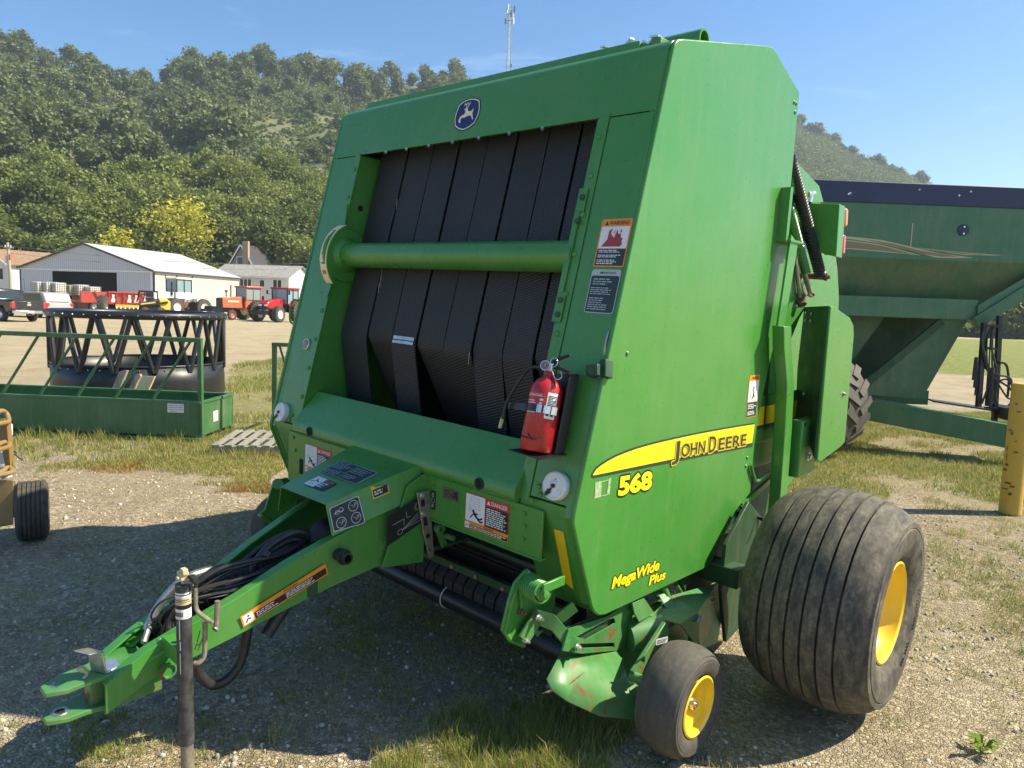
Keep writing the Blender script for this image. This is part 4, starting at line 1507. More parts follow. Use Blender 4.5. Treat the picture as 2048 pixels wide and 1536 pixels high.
def simple_wheel(parent, c, r_, w_, axis=(1, 0, 0), rim='steel', rr=0.55, seg=28, lugs=0, tyre='tyre_plain', name='wheel'):
    """tyre + rim as thing > part > sub-part"""
    mb = MB()
    A = Vector(axis).normalized()
    mb.lathe(c, A, [(-w_ / 2, r_ * rr), (-w_ / 2, r_ * 0.88), (-w_ * 0.38, r_ * 0.985), (0, r_), (w_ * 0.38, r_ * 0.985), (w_ / 2, r_ * 0.88), (w_ / 2, r_ * rr)], seg)
    if lugs:
        ref = Vector((0, 0, 1))
        a = A.cross(ref).normalized()
        b = A.cross(a)
        for k in range(lugs):
            for sg in (-1, 1):
                th = 2 * math.pi * (k + (0.5 if sg > 0 else 0)) / lugs
                rad_ = a * math.cos(th) + b * math.sin(th)
                th2 = th + 0.75 * math.pi / lugs * 2
                rad2 = a * math.cos(th2) + b * math.sin(th2)
                p0 = Vector(c) + A * (sg * w_ * 0.48) + rad_ * (r_ * 0.97)
                p1 = Vector(c) + A * (sg * w_ * 0.02) + rad2 * (r_ * 1.0)
                mb.bar(p0, p1, 2 * math.pi * r_ / lugs * 0.40, r_ * 0.07, up=rad_)
    t_ = mb.build(name, tyre, parent)
    mb = MB()
    mb.lathe(c, A, [(-w_ * 0.5, r_ * rr), (-w_ * 0.42, r_ * rr * 0.95), (-w_ * 0.25, r_ * rr * 0.55), (-w_ * 0.35, r_ * rr * 0.3), (-w_ * 0.38, 0.001)], 20)
    mb.lathe(c, A, [(w_ * 0.5, r_ * rr), (w_ * 0.42, r_ * rr * 0.95), (w_ * 0.25, r_ * rr * 0.55), (w_ * 0.35, r_ * rr * 0.3), (w_ * 0.38, 0.001)], 20)
    mb.build('rim', rim, t_)
    return t_

# ---- black pickup truck, seen from behind its left rear corner
g_ = (-46.69, 8.50)
trk = thing('pickup_truck', 'black pickup truck at the far left, chrome bumper and red tail lights', 'pickup truck', (g_[0], g_[1], 0), heading(-76, 0.86, -0.52))
mb = MB()      # body side profile extruded
pf = [(-0.1, 0.62), (-0.1, 1.22), (1.9, 1.26), (1.95, 1.28), (2.03, 1.86), (3.7, 1.92), (4.3, 1.30), (5.7, 1.18), (5.85, 0.6), (5.2, 0.5), (4.9, 0.9), (4.3, 0.9), (4.0, 0.5), (1.6, 0.5), (1.35, 0.92), (0.75, 0.92), (0.5, 0.52)]
mb.prism([(-0.98, y, z) for y, z in pf], (1.96, 0, 0))
mb.build('body', 'truck_black', trk, bevel=0.05, angle=40)
mb = MB()
mb.box((-0.80, -0.115, 0.74), (0.80, -0.10, 1.20))
mb.build('tailgate', 'truck_black', trk, bevel=0.01)
mb = MB()
mb.box((-0.85, 0.0, 1.18), (0.85, 1.85, 1.30))
mb.build('bed_cover', 'black_rubber', trk)
for sx in (-1, 1):
    mb = MB()
    mb.box((0.80 * sx, -0.14, 0.80), (0.985 * sx, 0.06, 1.16))
    mb.build('tail_light', 'lens_red', trk, bevel=0.02)
mb = MB()
mb.box((-0.95, -0.28, 0.50), (0.95, -0.08, 0.68))
mb.build('rear_bumper', 'chrome', trk, bevel=0.03)
mb = MB()
mb.box((-0.16, -0.29, 0.53), (0.16, -0.283, 0.66))
mb.build('licence_plate', 'white_plastic', trk)
mb = MB()

mb.add([(-0.13, -0.122, 0.99), (-0.04, -0.122, 0.95), (0.04, -0.122, 0.95), (0.13, -0.122, 0.99), (0.13, -0.122, 1.02), (0.04, -0.122, 1.05), (-0.04, -0.122, 1.05), (-0.13, -0.122, 1.02)], [(0, 1, 2, 3, 4, 5, 6, 7)])
mb.build('tailgate_badge', 'decal_cream', trk, smooth=False)
mb = MB()
for x0, x1 in ((-0.09, -0.02), (0.0, 0.07)):
    mb.add([(x0, -0.122, 1.09), (x1, -0.122, 1.09), (x1, -0.122, 1.16), (x0, -0.122, 1.16)], [(0, 1, 2, 3)])
mb.build('tailgate_mark', 'grey_print', trk, smooth=False)
mb = MB()
mb.prism([(-0.99, 2.35, 1.34), (-0.99, 3.95, 1.34), (-0.99, 3.65, 1.80), (-0.99, 2.45, 1.78)], (0.02, 0, 0))
mb.add([(-0.72, 1.94, 1.36), (0.72, 1.94, 1.36), (0.66, 1.99, 1.78), (-0.66, 1.99, 1.78)], [(0, 1, 2, 3)])
mb.build('window', 'glass_dark', trk)
for x in (-0.84, 0.84):
    for y in (1.05, 4.6):
        simple_wheel(trk, (x, y, 0.41), 0.41, 0.28, rim='chrome')
mb = MB()
mb.box((-0.08, -0.45, 0.42), (0.08, -0.2, 0.50))
mb.build('tow_hitch', 'rusty_steel', trk)

# ---- silver minivan behind it
g_ = (-54.48, 12.24)
van = thing('minivan', 'silver minivan with dark glass parked behind the black pickup truck', 'van', (g_[0], g_[1], 0), heading(-74, 0.80, -0.6))
pf = [(-0.05, 0.45), (-0.12, 0.75), (0.0, 1.05), (0.28, 1.72), (0.6, 1.80), (3.0, 1.78), (3.9, 1.20), (4.8, 0.98), (4.95, 0.5), (4.4, 0.35), (4.2, 0.75), (3.6, 0.75), (3.4, 0.35), (1.4, 0.35), (1.2, 0.75), (0.7, 0.75), (0.5, 0.38)]
mb = MB()
mb.prism([(-0.95, y, z) for y, z in pf], (1.9, 0, 0))
mb.build('body', 'van_silver', van, bevel=0.06, angle=40)
mb = MB()
mb.add([(-0.72, 0.02, 1.10), (0.72, 0.02, 1.10), (0.62, 0.245, 1.62), (-0.62, 0.245, 1.62)], [(0, 1, 2, 3)])
mb.prism([(-0.955, 0.35, 1.12), (-0.955, 3.6, 1.12), (-0.955, 3.0, 1.66), (-0.955, 0.6, 1.68)], (0.01, 0, 0))
mb.build('window', 'glass_dark', van)
for sx in (-1, 1):
    mb = MB()
    mb.box((0.78 * sx, -0.10, 0.80), (0.955 * sx, 0.10, 1.06))
    mb.build('tail_light', 'lens_red', van, bevel=0.02)
mb = MB()
mb.box((-0.9, -0.20, 0.42), (0.9, -0.02, 0.62))
mb.build('rear_bumper', 'van_silver', van, bevel=0.04)
for x in (-0.84, 0.84):
    for y in (0.95, 3.9):
        simple_wheel(van, (x, y, 0.33), 0.33, 0.22)
# ---- dark car, only its roof seen over the pickup
g_ = (-72.13, 12.39)
car = thing('parked_car', 'dark grey vehicle behind the pickup, only its cab showing at the left edge', 'car', (g_[0], g_[1], 0), heading(-78, 0.85, -0.5))
pf = [(0, 0.5), (0, 1.1), (0.5, 1.75), (0.8, 2.0), (2.3, 2.0), (3.2, 1.25), (4.6, 1.1), (4.7, 0.5)]
mb = MB()
mb.prism([(-0.95, y, z) for y, z in pf], (1.9, 0, 0))
mb.build('body', 'truck_black', car, bevel=0.08)
mb = MB()
mb.add([(-0.70, 0.20, 1.32), (0.70, 0.20, 1.32), (0.62, 0.62, 1.86), (-0.62, 0.62, 1.86)], [(0, 1, 2, 3)])
mb.build('window', 'glass_dark', car)
for x in (-0.84, 0.84):
    for y in (0.9, 3.8):
        simple_wheel(car, (x, y, 0.36), 0.36, 0.24)
g_ = (-80.50, 15.62)
car2 = thing('parked_car', 'low dark car half hidden between the pickup truck and the utility pole', 'car', (g_[0], g_[1], 0), heading(-77, 0.2, -0.98))
pf = [(0, 0.4), (0, 0.9), (0.6, 1.0), (1.2, 1.62), (2.9, 1.62), (3.7, 1.0), (4.4, 0.9), (4.5, 0.4)]
mb = MB()
mb.prism([(-0.9, y, z + 0.35) for y, z in pf], (1.8, 0, 0))
mb.build('body', 'truck_black', car2, bevel=0.06)
mb = MB()
mb.prism([(0.905, 0.9, 1.38), (0.905, 3.4, 1.38), (0.905, 2.8, 1.88), (0.905, 1.3, 1.88)], (0.01, 0, 0))
mb.build('window', 'glass_dark', car2)
for x in (-0.8, 0.8):
    for y in (0.8, 3.6):
        simple_wheel(car2, (x, y, 0.34), 0.34, 0.22)

# ---- liquid totes in wire cages on a flat trailer
trl = thing('flat_trailer', 'low flat trailer carrying caged liquid totes in front of the shed', 'trailer', (*(-88.64, 19.04), 0), heading(-74, 0.12, 0.99))
mb = MB()
mb.box((-1.2, 0, 0.85), (1.2, 8.2, 1.10))
mb.build('deck', 'red_faded', trl)
for y in (3.0, 4.2):
    for x in (-1.0, 1.0):
        simple_wheel(trl, (x, y, 0.4), 0.4, 0.3)


def tote(px_, dep, z, label, mat='tank_white', rz=0.0, s_=1.0):
    g_ = px_
    t_ = thing('liquid_tote', label, 'tank', (g_[0], g_[1], z), rz, 'caged liquid totes by the shed')
    mb = MB()
    mb.box((-0.5, -0.58, 0.15), (0.5, 0.58, 1.12))
    mb.build('tank', mat, t_, bevel=0.08)
    mb = MB()
    mb.box((-0.52, -0.6, 0), (0.52, 0.6, 0.12))
    mb.build('pallet_base', 'wood_tan', t_)
    mb = MB()
    for k in range(6):
        z_ = 0.2 + k * 0.19
        for a, b in (((-0.54, -0.62), (0.54, -0.62)), ((0.54, -0.62), (0.54, 0.62)), ((0.54, 0.62), (-0.54, 0.62)), ((-0.54, 0.62), (-0.54, -0.62))):
            mb.bar((*a, z_), (*b, z_), 0.03, 0.03)
    for k in range(6):
        for sg in (-1, 1):
            mb.bar((-0.54 + 1.08 * k / 5, 0.62 * sg, 0.1), (-0.54 + 1.08 * k / 5, 0.62 * sg, 1.16), 0.03, 0.03)
            mb.bar((0.54 * sg, -0.62 + 1.24 * k / 5, 0.1), (0.54 * sg, -0.62 + 1.24 * k / 5, 1.16), 0.03, 0.03)
    o = mb.build('cage', 'steel', t_, smooth=False)
    o['kind'] = 'stuff'
    return t_
TL = ['leftmost caged liquid tote, above the silver van roof', 'second caged tote from the left on the trailer', 'third caged tote, next to the shed doorway edge']
for k, pxd in enumerate(((-88.08, 19.56), (-87.59, 20.28), (-87.09, 21.01))):
    tote(pxd, 0, 1.78 if k < 2 else 1.75, TL[k], rz=R(18))
for k, (pxd, lb, z_) in enumerate((((-87.77, 22.57), 'caged tote with brown stains in front of the dark doorway', 1.55), ((-87.02, 23.25), 'taller caged tote in front of the dark doorway', 1.62), ((-86.07, 24.13), 'caged tote right of the others, next to the red wagon', 1.45))):
    tote(pxd, 0, z_, lb, mat='tank_white' if k else 'decal_cream', rz=R(15))
mb = MB()
mb.box((-1.3, -0.6, 0), (1.3, 0.6, 1.5))
o = mb.build('tote_stand', 'rusty_steel')
o.location = (*(-87.25, 23.73), 0)
o.rotation_euler = (0, 0, R(75))
tag(o, 'rusty stand below the totes in front of the doorway', 'stand')

# ---- long red box wagon
g_ = (-79.24, 20.86)
wg = thing('box_wagon', 'long red steel wagon with ribbed sides and worn white panels in front of the shed', 'wagon', (g_[0], g_[1], 0), heading(-71.5, 0.10, 1.0))
mb = MB()
mb.box((-1.1, 0, 0.9), (1.1, 2.4, 2.05))
mb.build('front_box', 'red_faded', wg)
mb = MB()
mb.prism([(-0.9, 2.4, 0.8), (0.9, 2.4, 0.8), (1.15, 2.4, 2.05), (-1.15, 2.4, 2.05)], (0, 4.2, 0))
mb.build('wagon_box', 'red_faded', wg)
for k in range(7):
    mb = MB()
    y = 2.42 + k * 0.68
    mb.prism([(0.93, y, 0.82), (1.02, y, 0.82), (1.25, y, 2.05), (1.15, y, 2.05)], (0, 0.10, 0))
    mb.build('rib', 'red_faded', wg)
mb = MB()
mb.box((1.12, 2.4, 1.98), (1.27, 6.6, 2.12))
mb.build('top_rail', 'red_faded', wg)
for k, y in enumerate((2.62, 4.1, 4.75, 5.45)):
    pr_ = Print((1.04, y, 1.0), (0, 1, 0), (0.19, 0, 1), 0.06)
    rr_ = random.Random(k)
    pr_.poly([(0, 0.05), (0.35, 0), (0.40, 0.3), (0.3, 0.55), (0.36, 0.8), (0.08, 0.85), (0.12, 0.5), (0.02, 0.3)], 'trim_white', 0)
    pr_.build('worn_patch', wg)
mb = MB()
mb.bar((1.18, 1.2, 2.15), (1.18, 1.75, 1.0), 0.1, 0.1)
mb.build('lift_arm', 'orange_faded', wg)
for y in (1.2, 5.6):
    for x in (-1.0, 1.0):
        simple_wheel(wg, (x, y, 0.5), 0.5, 0.35)
# loose tractor tyre lying with its tread to us, and a toothed bucket
g_ = (-67.68, 19.21)
tl_ = thing('loose_tyre', 'large lugged tractor tyre standing loose in front of the red wagon', 'tyre', (g_[0], g_[1], 0), 0)
simple_wheel(tl_, (0, 0, 0.75), 0.92, 0.55, axis=(0.5, 0.86, 0.0), lugs=18, name='carcass')
g_ = (-63.90, 19.95)
bk = thing('toothed_bucket', 'yellow toothed grapple bar lying before the small black loader', 'attachment', (g_[0], g_[1], 0), heading(-70, 0, 1))
mb = MB()
mb.box((-0.3, -0.9, 0.7), (0.0, 0.9, 0.95))
mb.build('bar', 'loader_yellow', bk)
for k in range(6):
    mb = MB()
    mb.prism([(0.0, -0.85 + k * 0.32, 0.75), (0.0, -0.75 + k * 0.32, 0.75), (0.35, -0.78 + k * 0.32, 0.1), (0.30, -0.83 + k * 0.32, 0.1)], (0.05, 0, 0.02))
    mb.build('tine', 'cream_print', bk)

# ---- small skid loader, black cab and yellow tail
g_ = (-64.67, 21.97)
sk = thing('skid_loader', 'compact black and yellow skid loader facing left, beside the white tractor', 'loader', (g_[0], g_[1], 0), heading(-69, -0.45, -0.9))
mb = MB()
mb.prism([(-0.55, -1.5, 0.5), (-0.55, -1.5, 1.35), (-0.55, -1.2, 1.5), (-0.55, -0.4, 1.45), (-0.55, 1.1, 0.9), (-0.55, 1.1, 0.4), (-0.55, -1.2, 0.35)], (1.1, 0, 0))
mb.build('body', 'truck_black', sk, bevel=0.05)
mb = MB()
mb.prism([(-0.60, -1.75, 0.55), (-0.60, -1.75, 1.35), (-0.60, -1.3, 1.62), (-0.60, -0.7, 1.55), (-0.60, -0.8, 0.55)], (1.2, 0, 0))
mb.build('engine_cover', 'loader_yellow', sk, bevel=0.08)
mb = MB()
mb.box((-0.35, -1.77, 0.62), (0.35, -1.74, 1.15))
mb.build('rear_grille', 'steel', sk)
mb = MB()
for x in (-0.55, 0.50):
    mb.prism([(x, -0.7, 1.3), (x, -0.6, 2.2), (x, 0.55, 2.2), (x, 0.8, 1.2), (x, 0.7, 1.2), (x, 0.45, 2.1), (x, -0.5, 2.1), (x, -0.58, 1.3)], (0.06, 0, 0))
mb.box((-0.55, -0.65, 2.15), (0.56, 0.6, 2.25))
mb.build('cab_frame', 'black_metal', sk)
mb = MB()
for x in (-0.75, 0.65):
    mb.prism([(x, -1.4, 1.35), (x, 1.3, 0.95), (x, 1.5, 0.45), (x, 1.35, 0.40), (x, 1.15, 0.82), (x, -1.4, 1.15)], (0.12, 0, 0))
mb.build('lift_arm', 'truck_black', sk)
pr_ = Print((-0.755, 1.0, 1.0), (0, -1, 0.14), (0, 0.14, 1), 0.003)
pr_.rect(0, 0, 1.3, 0.10, 'loader_yellow')
pr_.build('side_stripe', sk)
for x in (-0.72, 0.72):
    for y in (-0.75, 0.65):
        simple_wheel(sk, (x, y, 0.40), 0.40, 0.28, rim='loader_yellow', lugs=14)

# ---- tractors
def cab(parent, x0, x1, y0, y1, z0, z1, paint_, glass='glass_light', top=None, taper=0.06, posts=None):
    mb = MB()
    mb.box((x0 - 0.08, y0 - 0.10, z1 - 0.16), (x1 + 0.08, y1 + 0.12, z1))
    mb.build('cab_roof', top or paint_, parent, bevel=0.05)
    mb = MB()
    mb.prism([(x0 + taper, y0, z0), (x1 - taper, y0, z0), (x1 - taper, y1, z0), (x0 + taper, y1, z0)], (0, 0, z1 - z0 - 0.16))
    mb.build('cab_glass', glass, parent)
    for x in (x0 + taper, x1 - taper):
        for y in (y0, (y0 + y1) / 2, y1):
            mb = MB()
            mb.bar((x, y, z0 - 0.05), (x, y, z1 - 0.14), 0.09, 0.09)
            mb.build('cab_post', posts or paint_, parent)

# white articulated tractor with dual wheels
g_ = (-67.98, 25.75)
wt = thing('articulated_tractor', 'white four wheel drive tractor with dual wheels and square cab before the shed', 'tractor', (g_[0], g_[1], 0), heading(-67.5, -0.62, -0.78))
mb = MB()
mb.box((-0.55, 0.55, 1.15), (0.55, 2.75, 2.22))
mb.build('hood', 'white_tractor', wt, bevel=0.06)
mb = MB()
mb.box((-0.50, 2.74, 1.70), (0.50, 2.80, 2.10))
mb.build('grille', 'black_metal', wt)
mb = MB()
mb.prism([(-0.5, 2.72, 1.6), (0.5, 2.72, 1.6), (0.5, 2.72, 0.75), (-0.5, 2.72, 0.75)], (0, 0.08, 0))
mb.build('nose_panel', 'black_metal', wt)
for sx in (-1, 1):
    mb = MB()
    mb.prism([(0.56 * sx, 1.9, 1.7), (0.56 * sx, 2.75, 1.7), (0.56 * sx, 2.5, 0.6), (0.56 * sx, 2.0, 0.6)], (0.04 * sx, 0, 0))
    mb.build('side_panel', 'white_tractor', wt)
mb = MB()
mb.box((-0.75, -1.6, 1.6), (0.75, 0.55, 2.25))
mb.build('cab_base', 'white_tractor', wt, bevel=0.04)
cab(wt, -0.80, 0.80, -1.2, 0.45, 2.25, 3.62, 'white_tractor', 'glass_light', posts='trim_dark')
mb = MB()
mb.box((-0.5, -2.9, 0.8), (0.5, -0.4, 1.3))
mb.build('rear_frame', 'rusty_steel', wt)
mb = MB()
mb.cyl((-0.62, 0.9, 1.9), (-0.62, 0.9, 3.15), 0.09, seg=10)
mb.build('exhaust', 'steel_dark', wt)
for x, y in ((-0.75, 0.45), (0.75, 0.45), (-0.75, -1.2)):
    mb = MB()
    mb.cyl((x, y, 3.6), (x * 1.12, y * 1.1, 3.85), 0.05, seg=8)
    mb.build('work_lamp', 'steel_dark', wt)
for y in (1.15, -1.95):
    for x in (-1.45, -0.85, 0.85, 1.45):
        simple_wheel(wt, (x, y, 0.82), 0.84, 0.50, rim='white_tractor' if abs(x) > 1 else 'steel', lugs=20, rr=0.5)
mb = MB()
for sx in (-1, 1):
    mb.prism([(0.6 * sx, -1.3, 1.7), (0.6 * sx, -2.8, 1.5), (0.6 * sx, -2.8, 1.3), (0.6 * sx, -1.3, 1.3)], (0.8 * sx, 0, 0))
mb.build('fender', 'white_tractor', wt)
# orange tractor
g_ = (-56.51, 26.73)
ot = thing('farm_tractor', 'faded orange tractor with boxy cab, between the white and the red one', 'tractor', (g_[0], g_[1], 0), heading(-63, -0.62, -0.78))
mb = MB()
mb.prism([(-0.38, 0.3, 1.0), (-0.38, 2.3, 1.0), (-0.38, 2.35, 1.85), (-0.38, 0.3, 2.0)], (0.76, 0, 0))
mb.build('hood', 'orange_faded', ot, bevel=0.05)
mb = MB()
mb.box((-0.36, 2.34, 1.0), (0.36, 2.42, 1.82))
mb.build('grille', 'black_metal', ot)
pr_ = Print((-0.385, 1.8, 1.50), (0, -1, 0), (0, 0, 1), 0.01)
pr_.rect(0, 0, 1.1, 0.14, 'cream_print')
pr_.build('hood_stripe', ot)
mb = MB()
mb.box((-0.35, 2.3, 0.65), (0.35, 2.85, 1.0))
mb.build('front_weights', 'black_metal', ot)
cab(ot, -0.72, 0.72, -1.35, 0.15, 1.75, 2.92, 'orange_faded', 'glass_light')
mb = MB()
mb.box((-0.6, -1.3, 0.9), (0.6, 0.2, 1.75))
mb.build('cab_base', 'orange_faded', ot)
mb = MB()
mb.cyl((-0.1, 1.3, 1.95), (-0.1, 1.3, 2.95), 0.06, seg=8)
mb.build('exhaust', 'rusty_steel', ot)
mb = MB()
mb.cyl((0.25, 1.5, 1.95), (0.25, 1.5, 2.35), 0.05, seg=8)
mb.cyl((0.25, 1.5, 2.35), (0.25, 1.5, 2.5), 0.13, seg=8)
mb.build('air_intake', 'steel_dark', ot)
for x in (-0.95, 0.95):
    simple_wheel(ot, (x, -0.75, 0.84), 0.84, 0.46, rim='cream_print', lugs=20)
    simple_wheel(ot, (x * 0.85, 1.75, 0.42), 0.42, 0.26, rim='orange_faded')
# red tractor
g_ = (-52.27, 27.90)
rt_ = thing('farm_tractor', 'bright red tractor with front and rear lugged wheels, next to the baler at the left', 'tractor', (g_[0], g_[1], 0), heading(-60, -0.84, -0.54))
mb = MB()
mb.prism([(-0.40, 0.2, 1.05), (-0.40, 2.4, 1.05), (-0.40, 2.5, 1.45), (-0.40, 2.2, 1.72), (-0.40, 0.2, 1.95)], (0.80, 0, 0))
mb.build('hood', 'red_enamel', rt_, bevel=0.10)
mb = MB()
mb.box((-0.32, 2.40, 1.0), (0.32, 2.50, 1.40))
mb.build('grille', 'black_metal', rt_)
for x in (-0.26, 0.26):
    mb = MB()
    mb.box((x - 0.14, 2.48, 1.28), (x + 0.14, 2.53, 1.42))
    mb.build('headlight', 'white_plastic', rt_, bevel=0.02)
mb = MB()
mb.box((-0.4, 2.3, 0.6), (0.4, 2.9, 0.95))
mb.build('front_weights', 'black_metal', rt_)
cab(rt_, -0.78, 0.78, -1.5, 0.1, 1.5, 2.88, 'black_metal', 'glass_light', top='red_enamel')
mb = MB()
mb.box((-0.6, -1.5, 0.8), (0.6, 0.2, 1.5))
mb.build('cab_base', 'black_metal', rt_)
for sx in (-1, 1):
    mb = MB()
    mb.prism([(0.75 * sx, -1.7, 1.55), (0.75 * sx, -1.2, 1.85), (0.75 * sx, -0.4, 1.80), (0.75 * sx, 0.0, 1.35), (0.75 * sx, -0.1, 1.3), (0.75 * sx, -0.5, 1.7), (0.75 * sx, -1.2, 1.75), (0.75 * sx, -1.7, 1.45)][::sx], (0.35 * sx, 0, 0))
    mb.build('fender', 'red_enamel', rt_)
    mb = MB()
    mb.cbox((1.05 * sx, 0.35, 2.45), (0.12, 0.08, 0.34))
    mb.bar((0.8 * sx, 0.1, 2.3), (1.05 * sx, 0.35, 2.35), 0.03, 0.03)
    mb.build('mirror', 'black_metal', rt_)
mb = MB()
mb.cyl((0.55, 0.35, 1.8), (0.55, 0.35, 2.85), 0.07, seg=8)
mb.build('exhaust', 'steel_dark', rt_)
for x in (-1.0, 1.0):
    simple_wheel(rt_, (x, -0.9, 0.90), 0.90, 0.52, rim='tank_white', lugs=20)
    simple_wheel(rt_, (x * 0.95, 1.75, 0.66), 0.66, 0.42, rim='tank_white', lugs=18)
# weed fringe and low machinery in front of the shed wall
mb = MB()
mb.box((-1.6, -0.5, 0.55), (1.6, 0.5, 0.8))
mb.box((-1.5, -0.1, 0.8), (1.5, 0.1, 1.05))
o = mb.build('drawbar_implement', 'black_metal')
o.location = (*(-61.97, 27.17), 0)
o.rotation_euler = (0, 0, R(28))
tag(o, 'low dark implement frame standing between the white and the orange tractor', 'implement')

# ======================================================================
# ================================================================== THE ROUND BALER
# local frame: x across (picture right), y to the rear, z up; the whole machine leans a little to its right
baler = thing('round_baler', 'big green round baler with black belts and yellow lettering, tongue resting on its jack', 'baler')
baler.rotation_euler = (0, 0.027, 0)


def fy(z):
    """y of the sloping front face at height z"""
    return -0.735 - 0.2386 * (2.883 - z)

FU = Vector((0, 0.2386, 1.0)).normalized()      # up along the front face
FN = Vector((0, -1.0, 0.2386)).normalized()     # out of the front face


def face_poly(mb, pts, depth=0.012, proud=0.0, mi=0):
    """sheet on the sloping face; pts are (x, z)"""
    P = [Vector((x, fy(z), z)) + FN * proud for x, z in pts]
    mb.prism(P, -FN * depth, mi)

# ---- side shields
SH = [(-0.745, 2.845), (-0.735, 2.875), (-0.715, 2.893), (-0.68, 2.905), (-0.079, 3.054), (0.10, 3.098), (0.164, 3.107), (0.21, 3.095), (0.537, 2.985),
      (0.547, 2.615), (0.56, 1.90), (0.515, 1.60), (0.42, 1.25), (0.406, 1.10), (0.414, 0.837), (0.244, 0.764), (0.03, 0.55), (0.0, 0.53), (-0.04, 0.520),
      (-0.93, 0.540), (-0.975, 0.550), (-1.01, 0.575), (-1.035, 0.61), (-1.190, 0.975), (-1.195, 1.0), (-1.190, 1.03)]
for sx in (1, -1):
    mb = MB()
    mb.prism([(1.128 * sx, y, z) for y, z in SH], (0.020 * sx, 0, 0))
    o = mb.build('side_shield', 'green_paint', baler, bevel=0.006, angle=50)
    # flange folded inwards behind the front edge
    mb = MB()
    fl = [(y, z) for y, z in SH[:3]] + [(y, z) for y, z in SH[-4:]]
    A = [(-0.745, 2.845), (-1.190, 1.0), (-1.035, 0.61)]
    for (ya, za), (yb, zb) in zip(A, A[1:]):
        mb.prism([(1.127 * sx, ya + 0.004, za), (1.127 * sx, yb + 0.004, zb), (1.093 * sx, yb + 0.004, zb), (1.093 * sx, ya + 0.004, za)], (0, 0.012, 0))
    mb.build('shield_flange', 'green_paint', baler)

# scratches and small dents get their look from the paint; rivet heads on the shield
mb = MB()
for p in ((1.148, -0.914, 1.637), (1.148, 0.478, 2.920), (1.148, 0.503, 2.876), (1.148, 0.505, 2.921), (1.148, 0.323, 1.047), (1.148, 0.315, 1.001)):
    mb.lathe((1.147, p[1], p[2]), (1, 0, 0), [(0, 0.010), (0.003, 0.010), (0.007, 0.006), (0.008, 0.0005)], 10)
mb.build('rivet', 'green_paint', baler)

# ---- header panel, rolled back at the top
hp = [(fy(2.605), 2.605), (fy(2.84), 2.84), (-0.735, 2.868), (-0.715, 2.892), (-0.685, 2.905), (-0.10, 3.045), (-0.10, 3.03), (-0.68, 2.888), (-0.705, 2.878), (fy(2.84) + 0.016, 2.835), (fy(2.62) + 0.016, 2.62), (fy(2.62) + 0.10, 2.645), (fy(2.605) + 0.10, 2.628)]
mb = MB()
mb.prism([(-1.127, y, z) for y, z in hp], (2.25, 0, 0))
mb.build('header_panel', 'green_paint', baler, bevel=0.003)
# roof behind it
mb = MB()
mb.prism([(-1.127, -0.09, 3.04), (1.127, -0.09, 3.04), (1.127, 0.52, 2.97), (-1.127, 0.52, 2.97)], (0, 0, -0.012))
mb.build('roof_sheet', 'green_paint', baler)
mb = MB()
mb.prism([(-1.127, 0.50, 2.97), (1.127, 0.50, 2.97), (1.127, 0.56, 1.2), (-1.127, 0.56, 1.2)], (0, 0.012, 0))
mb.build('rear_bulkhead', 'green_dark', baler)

# ---- two face columns beside the belts
for sx in (1, -1):
    mb = MB()
    face_poly(mb, [(0.905 * sx, 2.602), (1.122 * sx, 2.602), (1.122 * sx, 1.04), (0.905 * sx, 1.04)][::sx])
    mb.build('face_panel', 'green_paint', baler, bevel=0.003)
    mb = MB()
    face_poly(mb, [(0.845 * sx, 2.598), (0.903 * sx, 2.622), (0.903 * sx, 1.02), (0.845 * sx, 1.02)][::sx], 0.014, 0.006)
    # cheek wall running back into the recess
    mb.prism([(0.845 * sx, fy(2.60), 2.60), (0.845 * sx, fy(1.02), 1.02), (0.845 * sx, fy(1.02) + 0.55, 1.02), (0.845 * sx, fy(2.60) + 0.30, 2.60)], (0.006 * sx, 0, 0))
    mb.build('rivet_strip', 'green_paint', baler, bevel=0.002)
    z = 2.52
    k = 0
    while z > 1.05:
        if not (sx < 0 and 1.70 < z < 2.18):
            mb = MB()
            c = Vector((0.874 * sx, fy(z), z)) + FN * 0.006
            mb.lathe(c, FN, [(0, 0.013), (0.004, 0.013), (0.010, 0.008), (0.012, 0.001)], 10)
            mb.build('bolt', 'green_paint', baler)
        z -= 0.165
        k += 1
    # lower corner plate below the kink
    mb = MB()
    PV = [(-1.181, 1.035), (-1.183, 1.0), (-1.030, 0.612), (-0.93, 0.53)]
    vs = []
    for y_, z_ in PV:
        vs += [(0.86 * sx, y_, z_), (1.092 * sx, y_, z_), (1.092 * sx, y_ + 0.014, z_), (0.86 * sx, y_ + 0.014, z_)]
    fs_ = [(3, 2, 1, 0), (12, 13, 14, 15)]
    for j_ in range(3):
        for k_ in range(4):
            a_, b_ = 4 * j_ + k_, 4 * j_ + (k_ + 1) % 4
            fs_.append((a_, b_, b_ + 4, a_ + 4))
    mb.add(vs, fs_)
    mb.build('lower_corner_plate', 'green_paint', baler, bevel=0.003)
# seam plate with bolts along its foot (right and left)
for sx in (1, -1):
    for bx, bz in ((0.94, 1.085), (1.06, 1.08), (0.955, 1.055)):
        mb = MB()
        mb.lathe(Vector((bx * sx, fy(bz), bz)) + FN * 0.001, FN, [(0, 0.011), (0.004, 0.011), (0.009, 0.006), (0.010, 0.001)], 10)
        mb.build('bolt', 'green_paint', baler)
